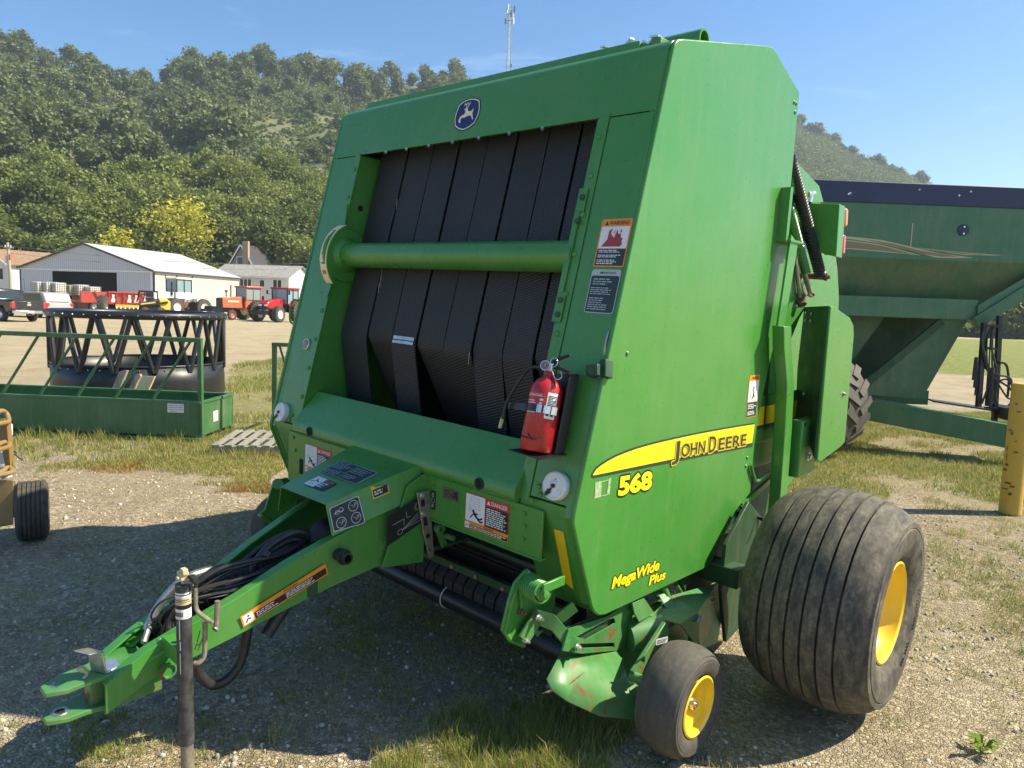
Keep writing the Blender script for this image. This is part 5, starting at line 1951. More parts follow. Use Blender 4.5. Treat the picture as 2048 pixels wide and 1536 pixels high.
# hinge straps standing on the right strip
for z0, z1, w in ((2.30, 2.20, 0.045), (2.20, 1.86, 0.028), (1.86, 1.74, 0.045)):
    mb = MB()
    face_poly(mb, [(0.835, z1), (0.835 + w, z1), (0.835 + w, z0), (0.835, z0)], 0.006, 0.016)
    mb.build('hinge_strap', 'green_paint', baler, bevel=0.002)
for z in (2.26, 2.16, 1.83, 1.77):
    mb = MB()
    mb.lathe(Vector((0.862, fy(z), z)) + FN * 0.016, FN, [(0, 0.013), (0.008, 0.013), (0.008, 0.0)], 6)
    mb.build('bolt', 'green_dark', baler)

# steel bolt row under the header
for x in (-0.62, -0.44, -0.255, -0.07, 0.12, 0.325, 0.53):
    mb = MB()
    mb.lathe((x, fy(2.615) + 0.004, 2.604), (0, -0.6, -0.8), [(0, 0.009), (0.012, 0.009), (0.012, 0.0)], 8)
    mb.build('bolt', 'bright_steel', baler)
# four small holes top left, seen as dark dots
mb = MB()
for i in range(4):
    z = 2.80
    mb.disc(Vector((-1.04 + i * 0.035, fy(z), z)) + FN * 0.0012, FN, 0.004, 8)
mb.build('screw_hole', 'black_print', baler, smooth=False)
# hole with grommet on the left cheek
mb = MB()
mb.lathe((-0.8445, -0.80, 2.30), (1, 0, 0), [(0, 0.018), (0.002, 0.018), (0.002, 0.0)], 14)
mb.build('cheek_hole', 'dark_void', baler)

# ---- belts: eight, upper run leaning to the front, lower run bending back
edges = [-0.825, -0.575, -0.355, -0.148, 0.062, 0.268, 0.470, 0.662, 0.835]
lower = [(-0.86, 0.0), (-0.68, 0.0), (-0.85, 0.0), (-0.66, 0.0), (-0.70, 0.0), (-0.84, 0.0), (-0.82, 0), (-0.68, 0)]
for i in range(8):
    x0, x1 = edges[i] + 0.006, edges[i + 1] - 0.006
    dy = [0.0, 0.004, 0.0, 0.006, 0.0, 0.005, 0.0, 0.004][i]
    kz = 1.56 + [0, 0.015, -0.01, 0.0, -0.01, 0.01, 0, 0.01][i]
    path = []
    for z in (2.86, 2.6, 2.3, 2.0, 1.75, kz + 0.05):
        path.append((fy(z) + 0.123 + dy, z))
    yk = fy(kz) + 0.123 + dy
    path.append((yk + 0.004, kz))
    yb = lower[i][0]
    for s_ in (0.08, 0.3, 0.6, 1.0):
        path.append((yk + (yb - yk) * s_, kz - (kz - 1.10) * s_))
    path.append((yb + (yb - yk) * 0.5, 0.86))
    mb = MB()
    n = len(path)
    vs = []
    for (y, z) in path:
        vs += [(x0, y, z), (x1, y, z), (x1, y + 0.008, z), (x0, y + 0.008, z)]
    fs = []
    for j in range(n - 1):
        a, b = 4 * j, 4 * (j + 1)
        fs += [(a, a + 1, b + 1, b), (a + 1, a + 2, b + 2, b + 1), (a + 2, a + 3, b + 3, b + 2), (a + 3, a, b, b + 3)]
    mb.add(vs, fs)
    mb.build('belt', 'belt_rubber', baler, angle=60)
# steel lacing of one belt
pr_ = Print((-0.338, fy(1.575) + 0.122, 1.575), (1, 0, 0), FU, 0.002)
pr_.rect(0, -0.022, 0.175, 0.022, 'steel_dark')
for i in range(26):
    x = 0.004 + i * 0.0066
    pr_.rect(x, 0.002, x + 0.004, 0.020, 'bright_steel', 1)
    pr_.rect(x, -0.020, x + 0.004, -0.004, 'bright_steel', 1)
pr_.build('belt_lacing', baler)
# frayed threads on the first two gaps
mb = MB()
for zz, xx in ((2.35, -0.572), (1.95, -0.566), (1.90, -0.560), (1.87, -0.563), (1.56, 0.265)):
    mb.tube([(xx, fy(zz) + 0.118, zz), (xx + 0.006, fy(zz) + 0.11, zz - 0.03), (xx - 0.002, fy(zz) + 0.115, zz - 0.06)], 0.0012, 4)
mb.build('loose_thread', 'zip_tie', baler)
# near-black sheet standing in for the shade behind the belts
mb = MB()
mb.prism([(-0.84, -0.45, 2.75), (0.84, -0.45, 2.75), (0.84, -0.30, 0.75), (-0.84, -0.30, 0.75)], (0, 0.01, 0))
mb.build('chamber_dark_sheet', 'dark_void', baler)

# ---- cross tube with its left flange
mb = MB()
yt = fy(2.02) + 0.045
mb.cyl((-0.845, yt, 2.02), (0.86, yt, 2.02), 0.069, seg=32)
mb.build('cross_tube', 'green_paint', baler)
mb = MB()
mb.lathe((-0.845, yt, 2.02), (1, 0, 0), [(0, 0.155), (0.012, 0.155), (0.016, 0.150), (0.016, 0.10), (0.030, 0.088), (0.055, 0.078), (0.055, 0.05)], 36)
mb.build('tube_flange', 'green_paint', baler)
mb = MB()
face_poly(mb, [(-0.905, 2.20), (-0.86, 2.27), (-0.845, 2.22), (-0.845, 1.80), (-0.93, 1.80), (-0.955, 1.92), (-0.955, 2.12)][::-1], 0.012, 0.012)
mb.build('gauge_plate', 'green_paint', baler, bevel=0.002)

# ---- bale size gauge: cream strip curving out of the face, ticks across it, dark sector at its side
def gpt(a, x, dn=0.0):
    z = 2.02 + 0.17 * math.sin(R(a)) / math.sin(R(60))
    b = 0.012 + 0.085 * (math.cos(R(a)) - 0.5) / 0.5 + dn
    return Vector((x, fy(z), z)) + FN * b
GA = list(range(-60, 61, 6))
mb = MB()
vs = []
for a in GA:
    vs += [gpt(a, -0.880), gpt(a, -0.822), gpt(a, -0.822, -0.006), gpt(a, -0.880, -0.006)]
fs = []
for j in range(len(GA) - 1):
    for k in range(4):
        a, b = 4 * j + k, 4 * j + (k + 1) % 4
        fs.append((a, b, b + 4, a + 4))
mb.add(vs, fs)
gauge = mb.build('gauge_band', 'cream_print', baler, angle=60)
mb = MB()
for a in (-22, -6, 9, 24, 38):
    mb.add([gpt(a - 1.2, -0.866, .001), gpt(a - 1.2, -0.828, .001), gpt(a + 1.2, -0.828, .001), gpt(a + 1.2, -0.866, .001)], [(0, 1, 2, 3)], 0)
mb.add([gpt(-41, -0.868, .001), gpt(-41, -0.832, .001), gpt(-34, -0.832, .001), gpt(-34, -0.868, .001)], [(0, 1, 2, 3)], 1)
mb.build('gauge_scale', ['black_print', 'lens_red'], gauge, smooth=False)
mb = MB()
sec = [gpt(a, -0.824, -0.004) for a in GA] + [Vector((-0.824, fy(2.19) , 2.19)), Vector((-0.824, fy(1.85), 1.85))]
mb.prism(sec, (-0.006, 0, 0))
mb.build('gauge_sector', 'green_paint', baler, smooth=False)
mb = MB()
mb.bar(gpt(60, -0.85), Vector((-0.875, fy(2.31) - 0.01, 2.31)), 0.04, 0.006, up=FN)
mb.build('gauge_strap', 'green_paint', baler)
mb = MB()
mb.bar(gpt(-60, -0.85), Vector((-0.87, fy(1.78) - 0.01, 1.78)), 0.05, 0.006, up=FN)
mb.build('gauge_strap', 'green_paint', baler)
pr_ = Print((-1.035, fy(1.985), 1.985), (1, 0, 0), FU)
pr_.rect(0, 0, 0.12, 0.10, 'grey_print', 0, 0.01).rect(0.006, 0.006, 0.114, 0.074, 'dark_print', 1, 0.006)
pr_.fine(0.012, 0.012, 0.105, 0.07, 6, 'grey_print', 2, 3).text('IMPORTANT', 0.03, 0.080, 0.010, 'black_print', 1, 0.01)
pr_.build('notice_decal', baler)

# round amber reflector, left column
mb = MB()
c = Vector((-0.955, fy(1.495), 1.495))
mb.lathe(c, FN, [(0, 0.034), (0.010, 0.034), (0.013, 0.030), (0.012, 0.027)], 24, 0)
mb.lathe(c, FN, [(0.010, 0.028), (0.013, 0.018), (0.014, 0.0005)], 24, 1)
mb.build('round_reflector', ['bright_steel', 'reflector'], baler)

# ---- net counter dials
for sx, xx, zz in ((1, 1.035, 1.105), (-1, -1.035, 1.085)):
    yb = fy(zz)
    c = Vector((xx, yb, zz))
    mb = MB()
    mb.lathe(c, FN, [(0, 0.056), (0.022, 0.058), (0.030, 0.056), (0.033, 0.050), (0.030, 0.046), (0.030, 0.022), (0.034, 0.018), (0.034, 0.0005)], 36)
    dial = mb.build('indicator_dial', 'white_plastic', baler)
    mb = MB()
    mb.lathe(c + FN * 0.034, FN, [(0, 0.009), (0.008, 0.008), (0.009, 0.0005)], 12)
    mb.build('hub_cap', 'steel_dark', dial)
    pr_ = Print(c + FN * 0.031, (1, 0, 0), FU, 0.0015)
    pts = [(-0.004 - 0.012 * math.cos(R(a)) - 0.008, -0.022 + 0.013 * math.sin(R(a))) for a in range(0, 360, 30)]
    pr_.circ(-0.018, -0.026, 0.011, 'black_print', 3, 14).circ(-0.026, -0.036, 0.009, 'black_print', 3, 12)
    pr_.line([(-0.006, -0.010), (-0.020, -0.030)], 0.010, 'black_print', 4)
    pr_.circ(0.004, 0.026, 0.003, 'steel_dark', 3, 8).circ(0.028, -0.012, 0.002, 'steel_dark', 3, 8)
    pr_.build('dial_marker', dial)['kind'] = 'stuff'

# ---- leaping-deer emblem, warning plates on the face
pr_ = Print((0.0, fy(2.733), 2.733), (1, 0, 0), FU)
sh = [(-0.075, 0.062), (-0.04, 0.078), (0.0, 0.083), (0.04, 0.078), (0.075, 0.062), (0.088, 0.02), (0.088, -0.015), (0.072, -0.055), (0.045, -0.072), (0.0, -0.085), (-0.045, -0.072), (-0.072, -0.055), (-0.088, -0.015), (-0.088, 0.02)]
pr_.poly([(x * 1.05, y * 1.05) for x, y in sh][::-1], 'navy_print', 0)
pr_.poly([(x * 0.98, y * 0.98) for x, y in sh][::-1], 'cream_print', 1)
pr_.poly([(x * 0.91, y * 0.91) for x, y in sh][::-1], 'navy_print', 2)
deer = [(-0.052, -0.030), (-0.046, -0.010), (-0.034, -0.002), (-0.018, 0.000), (-0.012, 0.020), (-0.022, 0.022), (-0.024, 0.028), (-0.012, 0.036), (-0.002, 0.034), (0.004, 0.016), (0.026, 0.012), (0.036, 0.016), (0.040, 0.030), (0.044, 0.014), (0.040, 0.004), (0.046, -0.012), (0.056, -0.034), (0.050, -0.035), (0.034, -0.012), (0.022, -0.010), (0.002, -0.012), (-0.012, -0.018), (-0.028, -0.014), (-0.038, -0.022), (-0.034, -0.042), (-0.042, -0.042)]
pr_.poly(deer[::-1], 'cream_print', 3)
for q in ([(-0.010, 0.034), (-0.016, 0.052), (-0.028, 0.060)], [(-0.016, 0.050), (-0.006, 0.064)], [(-0.004, 0.034), (0.004, 0.050), (0.012, 0.062)], [(0.003, 0.048), (-0.004, 0.060)], [(-0.022, 0.056), (-0.034, 0.050)]):
    pr_.line(q, 0.0045, 'cream_print', 3)
pr_.build('emblem', baler)

def slant(pr_, x0, x1, y0, y1, m, k=0):
    return pr_.rect(x0, y0, x1, y1, m, k)

pr_ = Print((0.978, fy(1.975), 1.975), (1, 0, 0), FU)
w, h = 0.148, 0.200
pr_.rect(0, 0, w, h, 'orange_print', 0, 0.006).rect(0.006, 0.006, w - 0.006, 0.075, 'dark_print', 1)
pr_.rect(0.006, 0.077, w - 0.006, 0.168, 'white_print', 1)
pr_.text('WARNING', 0.040, 0.175, 0.017, 'black_print', 1, 0.012, 0.095)
pr_.poly([(0.018, 0.174), (0.036, 0.174), (0.027, 0.191)], 'black_print', 1)
fl = [(0.020, 0.084), (0.045, 0.115), (0.045, 0.150), (0.062, 0.160), (0.056, 0.140), (0.066, 0.128), (0.074, 0.120), (0.086, 0.157), (0.092, 0.135), (0.104, 0.140), (0.108, 0.120), (0.118, 0.118), (0.114, 0.104), (0.120, 0.096), (0.112, 0.084)]
pr_.poly(fl, 'flame_print', 2)
pr_.poly([(0.068, 0.138), (0.078, 0.160), (0.074, 0.140)], 'flame_print', 2)
pr_.poly([(0.098, 0.146), (0.104, 0.158), (0.108, 0.142)], 'flame_print', 2)
pr_.fine(0.014, 0.058, w - 0.03, 0.072, 2, 'white_print', 2, 5).fine(0.014, 0.038, w - 0.016, 0.052, 2, 'white_print', 2, 6).fine(0.014, 0.010, w - 0.016, 0.032, 3, 'white_print', 2, 7)
pr_.build('warning_decal', baler, label='orange framed warning decal with flames')

pr_ = Print((0.980, fy(1.79), 1.79), (1, 0, 0), FU)
w, h = 0.142, 0.180
pr_.rect(0, 0, w, h, 'grey_print', 0, 0.012).rect(0.004, 0.004, w - 0.004, h - 0.026, 'dark_print', 1, 0.008)
pr_.text('IMPORTANT', 0.040, h - 0.019, 0.010, 'black_print', 1, 0.01)
pr_.fine(0.016, 0.115, w - 0.018, 0.145, 3, 'grey_print', 2, 11, 0.4).fine(0.012, 0.075, w - 0.018, 0.108, 4, 'grey_print', 2, 12, 0.4).fine(0.012, 0.012, w - 0.03, 0.066, 6, 'grey_print', 2, 13, 0.4)
pr_.build('notice_decal', baler)

# ---- lower front beam
bm = [(-1.06, 1.235), (-1.205, 1.085), (-1.222, 1.060), (-1.222, 1.025), (-1.205, 1.005), (-1.06, 0.98)]
mb = MB()
mb.prism([(-0.843, y, z) for y, z in bm][::-1], (1.70, 0, 0))
mb.build('front_beam', 'green_paint', baler, bevel=0.006)
for x in (-0.66, 0.66):
    mb = MB()
    mb.lathe((x, -1.222, 1.043), (0, -1, 0), [(0, 0.026), (0.006, 0.026), (0.008, 0.021), (0.004, 0.017)], 20, 0)
    mb.disc((x, -1.2262, 1.043), (0, -1, 0), 0.0175, 16, 1)
    mb.build('grommet', ['black_rubber', 'dark_void'], baler)
# skirts carrying the danger decals
for x0, x1, z0, z1, n_ in ((0.30, 0.995, 0.80, 1.0, 0), (-0.925, -0.30, 0.72, 1.0, 1)):
    mb = MB()
    mb.prism([(x0, -1.195, z0), (x1, -1.195, z0), (x1, -1.195, z1), (x0, -1.195, z1)], (0, 0.012, 0))
    mb.box((x0, -1.195, z0 - 0.012), (x1, -1.15, z0))
    mb.build('front_skirt', 'green_paint', baler, bevel=0.003)
for x, z in ((0.345, 0.955), (0.33, 0.89), (0.90, 0.965), (0.905, 0.915), (0.90, 0.86), (0.935, 1.03), (-0.87, 0.97), (-0.85, 0.90), (-0.33, 0.93)):
    mb = MB()
    mb.lathe((x, -1.195, z), (0, -1, 0), [(0, 0.010), (0.007, 0.010), (0.007, 0.0)], 6)
    mb.build('bolt', 'green_paint', baler)
mb = MB()
mb.box((-0.80, -1.1975, 0.775), (-0.765, -1.196, 0.86))
mb.build('skirt_slot', 'dark_void', baler)

def danger(x0, z0, w, h, key):
    pr_ = Print((x0, -1.195, z0), (1, 0, 0), (0, 0, 1))
    b = 0.034
    pr_.rect(0, b, w, h, 'red_print', 0, 0.003).rect(0.004, b + 0.002, w * 0.46, h - 0.004, 'white_print', 1)
    pr_.rect(w * 0.48, b + 0.002, w - 0.004, h - 0.036, 'black_print', 1)
    pr_.text('DANGER', w * 0.60, h - 0.027, 0.018, 'white_print', 1, 0.012, w * 0.36)
    pr_.poly([(w * 0.50, h - 0.027), (w * 0.58, h - 0.027), (w * 0.54, h - 0.009)], 'white_print', 1)
    pr_.fine(w * 0.50, b + 0.008, w - 0.010, h - 0.040, 9, 'white_print', 2, key)
    # little baler drawing and a falling figure
    g = 'grey_print'
    pr_.line([(w * .10, h * .62), (w * .14, h * .92), (w * .32, h * .92), (w * .36, h * .60), (w * .10, h * .62)], 0.0022, g, 2)
    for q in (.68, .74, .80, .86):
        pr_.line([(w * .13, h * q), (w * .34, h * q)], 0.0015, g, 2)
    pr_.line([(w * .12, h * .60), (w * .30, h * .45), (w * .38, h * .52)], 0.0022, g, 2)
    pr_.ring(w * .12, h * .54, 0.006, 0.009, g, 2, 12)
    k = 'black_print'
    pr_.circ(w * .20, h * .53, 0.007, k, 2, 10)
    pr_.line([(w * .21, h * .50), (w * .28, h * .38)], 0.012, k, 2)
    pr_.line([(w * .28, h * .38), (w * .35, h * .34), (w * .42, h * .40)], 0.008, k, 2)
    pr_.line([(w * .28, h * .38), (w * .36, h * .28), (w * .43, h * .30)], 0.008, k, 2)
    pr_.line([(w * .22, h * .47), (w * .16, h * .38), (w * .13, h * .32)], 0.006, k, 2)
    pr_.line([(w * .23, h * .46), (w * .30, h * .48)], 0.006, k, 2)
    # orange strip beneath
    pr_.rect(0, 0, w, b - 0.001, 'orange_print', 0).rect(0.004, 0.003, 0.030, b - 0.004, 'white_print', 1).rect(0.032, 0.003, w - 0.003, b - 0.014, 'black_print', 1)
    pr_.text('WARNING', w * 0.45, b - 0.011, 0.008, 'black_print', 1, 0.01)
    pr_.fine(0.036, 0.005, w - 0.008, b - 0.015, 2, 'white_print', 2, key + 1)
    pr_.line([(0.008, 0.008), (0.016, 0.018), (0.026, 0.014)], 0.003, 'black_print', 2)
    return pr_.build('danger_decal', baler, label='red and white danger decal with falling figure')
danger(0.555, 0.820, 0.262, 0.160, 21)
danger(-0.745, 0.800, 0.262, 0.160, 31)

# black serial plates
pr_ = Print((0.405, -1.195, 0.917), (1, 0, 0), (0, 0, 1))
pr_.rect(0, 0, 0.105, 0.052, 'black_print', 0, 0.003)
pr_.line([(0.004, 0.004), (0.101, 0.004), (0.101, 0.048), (0.004, 0.048), (0.004, 0.004)], 0.0014, 'decal_cream', 1)
pr_.fine(0.008, 0.008, 0.097, 0.044, 4, 'decal_tan', 1, 9, 0.4)
pr_.build('serial_plate', baler)
pr_ = Print((0.328, -1.195, 0.845), (1, 0, 0), (0, 0, 1))
pr_.rect(0, 0, 0.032, 0.09, 'black_print', 0, 0.004).ring(0.016, 0.045, 0.009, 0.011, 'grey_print', 1)
pr_.fine(0.006, 0.010, 0.028, 0.030, 3, 'grey_print', 1, 8).fine(0.006, 0.060, 0.028, 0.080, 3, 'grey_print', 1, 18)
pr_.build('serial_plate', baler)

# yellow reflective strip on the lower corner plates
nn = Vector((0, 0.485, 0.242)).normalized()
up2 = Vector((0, -0.394, 1.0)).normalized()
for sx in (1,):
    pr_ = Print((1.018, -1.049, 0.660), (1, 0, 0), up2, 0.003)
    pr_.poly([(0, 0.02), (0.046, 0), (0.056, 0.29), (0.006, 0.29)], 'yellow_print_dark')
    pr_.build('reflective_strip', baler)

# ======================================================================
# ---- big print on the right shield: yellow stripe, name, number
pr_ = Print((1.148, 0, 0), (0, 1, 0), (0, 0, 1), 0.0015)
top, topi = [], []
for y, z in ((-1.100, 1.168), (-1.079, 1.187), (-1.047, 1.199), (-1.0, 1.211), (-0.946, 1.221), (-0.875, 1.229), (-0.801, 1.235), (-0.70, 1.239), (-0.601, 1.241), (-0.42, 1.242), (-0.236, 1.241), (0.0, 1.237), (0.2, 1.232), (0.368, 1.227)):
    top.append((y, z))
def botz(y):
    return 1.162 - (y + 1.10) * 0.0275
outl = [(-1.104, 1.160)] + [(y, z + 0.006) for y, z in top] + [(0.374, botz(0.374) - 0.020), (-1.085, 1.152)]
pr_.poly(outl[::-1], 'dark_print', 0)
inn = [(-1.094, 1.166)] + [(y + 0.004, z - 0.003) for y, z in top[:-1]] + [(0.374, 1.224), (0.364, botz(0.362) + 0.002), (-1.085, 1.163)]
pr_.poly(inn[::-1], 'yellow_print', 1)
for k in range(7):      # fine speed lines
    q0 = 0.14 + k * 0.12
    ys = np.linspace(-1.04 + 0.05 * k, 0.36, 12)
    L = [(y, botz(y) + (np.interp(y, [a for a, b in top], [b for a, b in top]) - botz(y)) * q0) for y in ys]
    pr_.line(L, 0.0018, 'yellow_print_dark', 2)
# name: yellow shadowed lettering dropping out of the stripe's foot
def outlined(pr_, txt, x, y, h, width, k, fill, edge, d=0.010, shear=0.0, bold=0.03, both=True):
    for dx, dy in [(math.cos(a) * d, math.sin(a) * d) for a in [i * math.pi / 4 for i in range(8)]]:
        pr_.text(txt, x + dx, y + dy, h, edge, k, bold, width, shear)
    pr_.text(txt, x, y, h, fill, k + 1, bold, width, shear)
stripe = pr_.build('name_stripe', baler)
pr_ = Print((1.148, -0.474, 1.150), (0, 1, -0.036), (0, 0.0, 1), 0.005)
for tx, x_, y_, h_, w_ in (('J', 0.0, -0.002, 0.080, 0.045), ('OHN', 0.058, 0.0, 0.060, 0.235), ('D', 0.325, -0.004, 0.080, 0.082), ('EERE', 0.425, 0.0, 0.060, 0.330)):
    outlined(pr_, tx, x_, y_, h_, w_, 0, 'dark_print', 'yellow_print', 0.0065, bold=0.012)
pr_.build('brand_lettering', stripe)
pr_ = Print((1.148, -0.906, 1.052), (0, 1, -0.045), (0, 0, 1), 0.0015)
outlined(pr_, '568', 0, 0, 0.074, 0.262, 0, 'yellow_print', 'dark_print', 0.008, bold=0.05)
pr_.build('model_number', baler)
pr_ = Print((1.148, -0.905, 0.648), (0, 1, -0.03), (0, 0, 1), 0.0015)
outlined(pr_, 'MegaWide', 0, 0, 0.048, 0.385, 0, 'yellow_print', 'dark_print', 0.0045, 0.18, bold=0.035)
outlined(pr_, 'Plus', 0.300, -0.058, 0.042, 0.150, 0, 'yellow_print', 'dark_print', 0.0045, 0.18, bold=0.035)
pr_.build('model_lettering', baler)
pr_ = Print((1.148, 0.255, 1.268), (0, 1, 0), (0, 0, 1), 0.0015)
pr_.rect(0, 0, 0.125, 0.226, 'orange_print', 0, 0.004).rect(0.004, 0.004, 0.121, 0.082, 'dark_print', 1).rect(0.004, 0.084, 0.121, 0.196, 'white_print', 1)
pr_.text('WARNING', 0.030, 0.204, 0.014, 'black_print', 1, 0.01, 0.085).fine(0.012, 0.045, 0.110, 0.074, 3, 'white_print', 2, 4).fine(0.012, 0.012, 0.11, 0.036, 3, 'white_print', 2, 41)
pr_.circ(0.064, 0.160, 0.007, 'black_print', 2, 10).line([(0.062, 0.155), (0.066, 0.125), (0.055, 0.10)], 0.010, 'black_print', 2).line([(0.066, 0.125), (0.080, 0.104)], 0.007, 'black_print', 2).line([(0.035, 0.15), (0.028, 0.12), (0.045, 0.092)], 0.003, 'black_print', 2).line([(0.09, 0.17), (0.10, 0.14)], 0.003, 'black_print', 2)
pr_.build('warning_decal', baler, label='narrow orange topped warning decal on the shield')
pr_ = Print((1.148, -1.072, 1.066), (0, 1, 0), (0, 0, 1), 0.0015)
pr_.rect(0, 0, 0.045, 0.066, 'peeled_print').poly([(0.085, 0.0), (0.105, 0.0), (0.108, 0.07), (0.092, 0.066)], 'peeled_print').rect(0.05, 0, 0.085, 0.004, 'peeled_print').rect(0.048, 0.060, 0.09, 0.064, 'peeled_print')
pr_.build('peeled_sticker', baler, label='peeled remains of a pale sticker')

# latch handle and light socket by the right front edge
mb = MB()
mb.tube(bez([(1.100, -0.948, 1.731), (1.120, -1.010, 1.725), (1.120, -1.027, 1.670), (1.120, -1.027, 1.611), (1.120, -1.005, 1.595), (1.110, -0.967, 1.604)], 5), 0.0055, 8)
mb.build('latch_handle', 'steel', baler)
mb = MB()
c = Vector((1.116, -1.079, 1.569))
rot = Matrix.Rotation(R(-12), 3, 'Y') @ Matrix.Rotation(R(-13), 3, 'X')
mb.cbox(c, (0.055, 0.05, 0.045), rot)
mb.cbox(c + Vector((0.03, 0.03, 0.01)), (0.03, 0.05, 0.07), rot)
mb.build('plug_socket', 'green_dark', baler, bevel=0.003)
mb = MB()
mb.tube(bez([c + Vector((-0.03, -0.02, 0.0)), c + Vector((0.0, -0.03, -0.02)), c + Vector((0.03, -0.01, -0.02)), c + Vector((0.03, 0.04, 0.04))], 5), 0.004, 6)
mb.build('cable_clip', 'hose_rubber', baler)
# left edge: wire handles and a knot of green cord
mb = MB()
mb.tube(bez([(-1.160, -0.968, 1.715), (-1.190, -1.018, 1.743), (-1.200, -1.038, 1.666), (-1.190, -1.036, 1.606), (-1.160, -1.003, 1.599)], 6), 0.006, 8)
mb.build('latch_handle', 'green_paint', baler)
mb = MB()
rn = random.Random(5)
c = Vector((-1.170, -0.979, 1.578))
pts = [c + Vector((rn.uniform(-.02, .02), rn.uniform(-.05, .05), rn.uniform(-.05, .05))) for _ in range(14)]
mb.tube(bez(pts, 4), 0.006, 6)
mb.tube([(-1.160, -1.027, 1.623), (-1.150, -0.956, 1.539)], 0.012, 8)
mb.tube([(-1.160, -0.994, 1.669), (-1.150, -0.959, 1.655)], 0.012, 8)
mb.build('cord_knot', 'green_paint', baler)

# ---- things on the roof
mb = MB()
mb.cyl((-1.12, -0.42, 2.985), (1.04, -0.42, 2.985), 0.045, seg=20)
mb.lathe((1.04, -0.42, 2.985), (1, 0, 0), [(0, 0.045), (0.06, 0.045), (0.06, 0.036), (-0.05, 0.036)], 24)
mb.build('roof_tube', 'green_paint', baler)
mb = MB()
mb.box((-1.06, -0.62, 2.930), (0.90, -0.605, 2.962))
mb.build('roof_angle', 'green_paint', baler, bevel=0.002)
mb = MB()
mb.box((-0.95, -0.28, 3.02), (0.80, -0.26, 3.06))
mb.build('roof_angle', 'green_dark', baler, bevel=0.002)
for x in (-1.04, 0.93):
    mb = MB()
    mb.box((x, -0.58, 2.935), (x + 0.05, -0.46, 2.975))
    mb.build('roof_bracket', 'green_worn', baler, bevel=0.002)
mb = MB()
rn = random.Random(8)
for i in range(7):
    x = 0.62 + i * 0.045
    mb.cbox((x + 0.06, -0.56 + rn.uniform(-.02, .02), 2.975 + rn.uniform(-.01, .015)), (0.05, 0.02, 0.008), Matrix.Rotation(rn.uniform(-.6, .6), 3, 'Z') @ Matrix.Rotation(rn.uniform(-.5, .5), 3, 'Y'))
mb.build('peeling_foil', 'bright_steel', baler, smooth=False)

# ---- tailgate side behind the shield, with post, springs, stripe
for sx in (1, -1):
    G = [(0.45, 0.95), (0.45, 2.60), (0.66, 2.62), (0.85, 2.45), (0.98, 2.35), (1.02, 2.05), (1.10, 1.90), (0.98, 1.80), (0.84, 1.62), (0.86, 1.32), (1.30, 1.34), (1.30, 1.15), (0.86, 1.13), (0.80, 0.95)]
    mb = MB()
    mb.prism([(1.085 * sx, y, z) for y, z in G], (0.018 * sx, 0, 0))
    mb.build('gate_side', 'green_paint', baler, bevel=0.003)
    # rounded rear gate behind
    prof = []
    for i in range(15):
        a = R(-75 + i * 11.8)
        prof.append((0.95 + 1.05 * math.cos(a), 1.62 + 1.02 * math.sin(a)))
    prof = [(0.7, 0.55)] + prof + [(0.55, 2.70)]
    mb = MB()
    mb.prism([(1.035 * sx, y, z) for y, z in prof], (-0.04 * sx, 0, 0))
    if sx < 0:
        mb.build('gate_wall', 'green_paint', baler, bevel=0.004)
    else:
        # right gate wall stays inside of the dark transverse panel
        mb = MB()
        mb.prism([(1.0, y, z) for y, z in prof if True], (-0.04, 0, 0))
        mb.build('gate_wall', 'green_paint', baler, bevel=0.004)
gate = MB()
for i in range(1, 15):
    a0, a1 = prof[i], prof[i + 1]
    gate.add([(-1.0, a0[0], a0[1]), (1.0, a0[0], a0[1]), (1.0, a1[0], a1[1]), (-1.0, a1[0], a1[1])], [(0, 1, 2, 3)])
gate.build('gate_skin', 'green_paint', baler, angle=60)
# post in front of the gate side: square tube with a set in it
mb = MB()
pp = [(1.215, 0.615, 0.70), (1.215, 0.575, 1.20), (1.215, 0.541, 1.44), (1.215, 0.450, 1.64), (1.215, 0.418, 1.76)]
vs = []
for (x, y, z) in pp:
    vs += [(1.185, y - 0.03, z), (1.250, y - 0.03, z), (1.250, y + 0.075, z), (1.185, y + 0.075, z)]
fs = [(3, 2, 1, 0), (16, 17, 18, 19)]
for j in range(4):
    for k in range(4):
        a, b = 4 * j + k, 4 * j + (k + 1) % 4
        fs.append((a, b, b + 4, a + 4))
mb.add(vs, fs)
mb.build('gate_post', 'green_paint', baler, bevel=0.006, angle=30)
mb = MB()
mb.prism([(1.20, 0.40, 1.75), (1.20, 0.49, 1.75), (1.20, 0.56, 2.20), (1.20, 0.46, 2.24)], (0.012, 0, 0))
mb.box((1.11, 0.44, 2.20), (1.22, 0.62, 2.215))
mb.box((1.13, 0.42, 2.20), (1.20, 0.455, 2.48))
mb.build('post_flange', 'green_paint', baler, bevel=0.002)
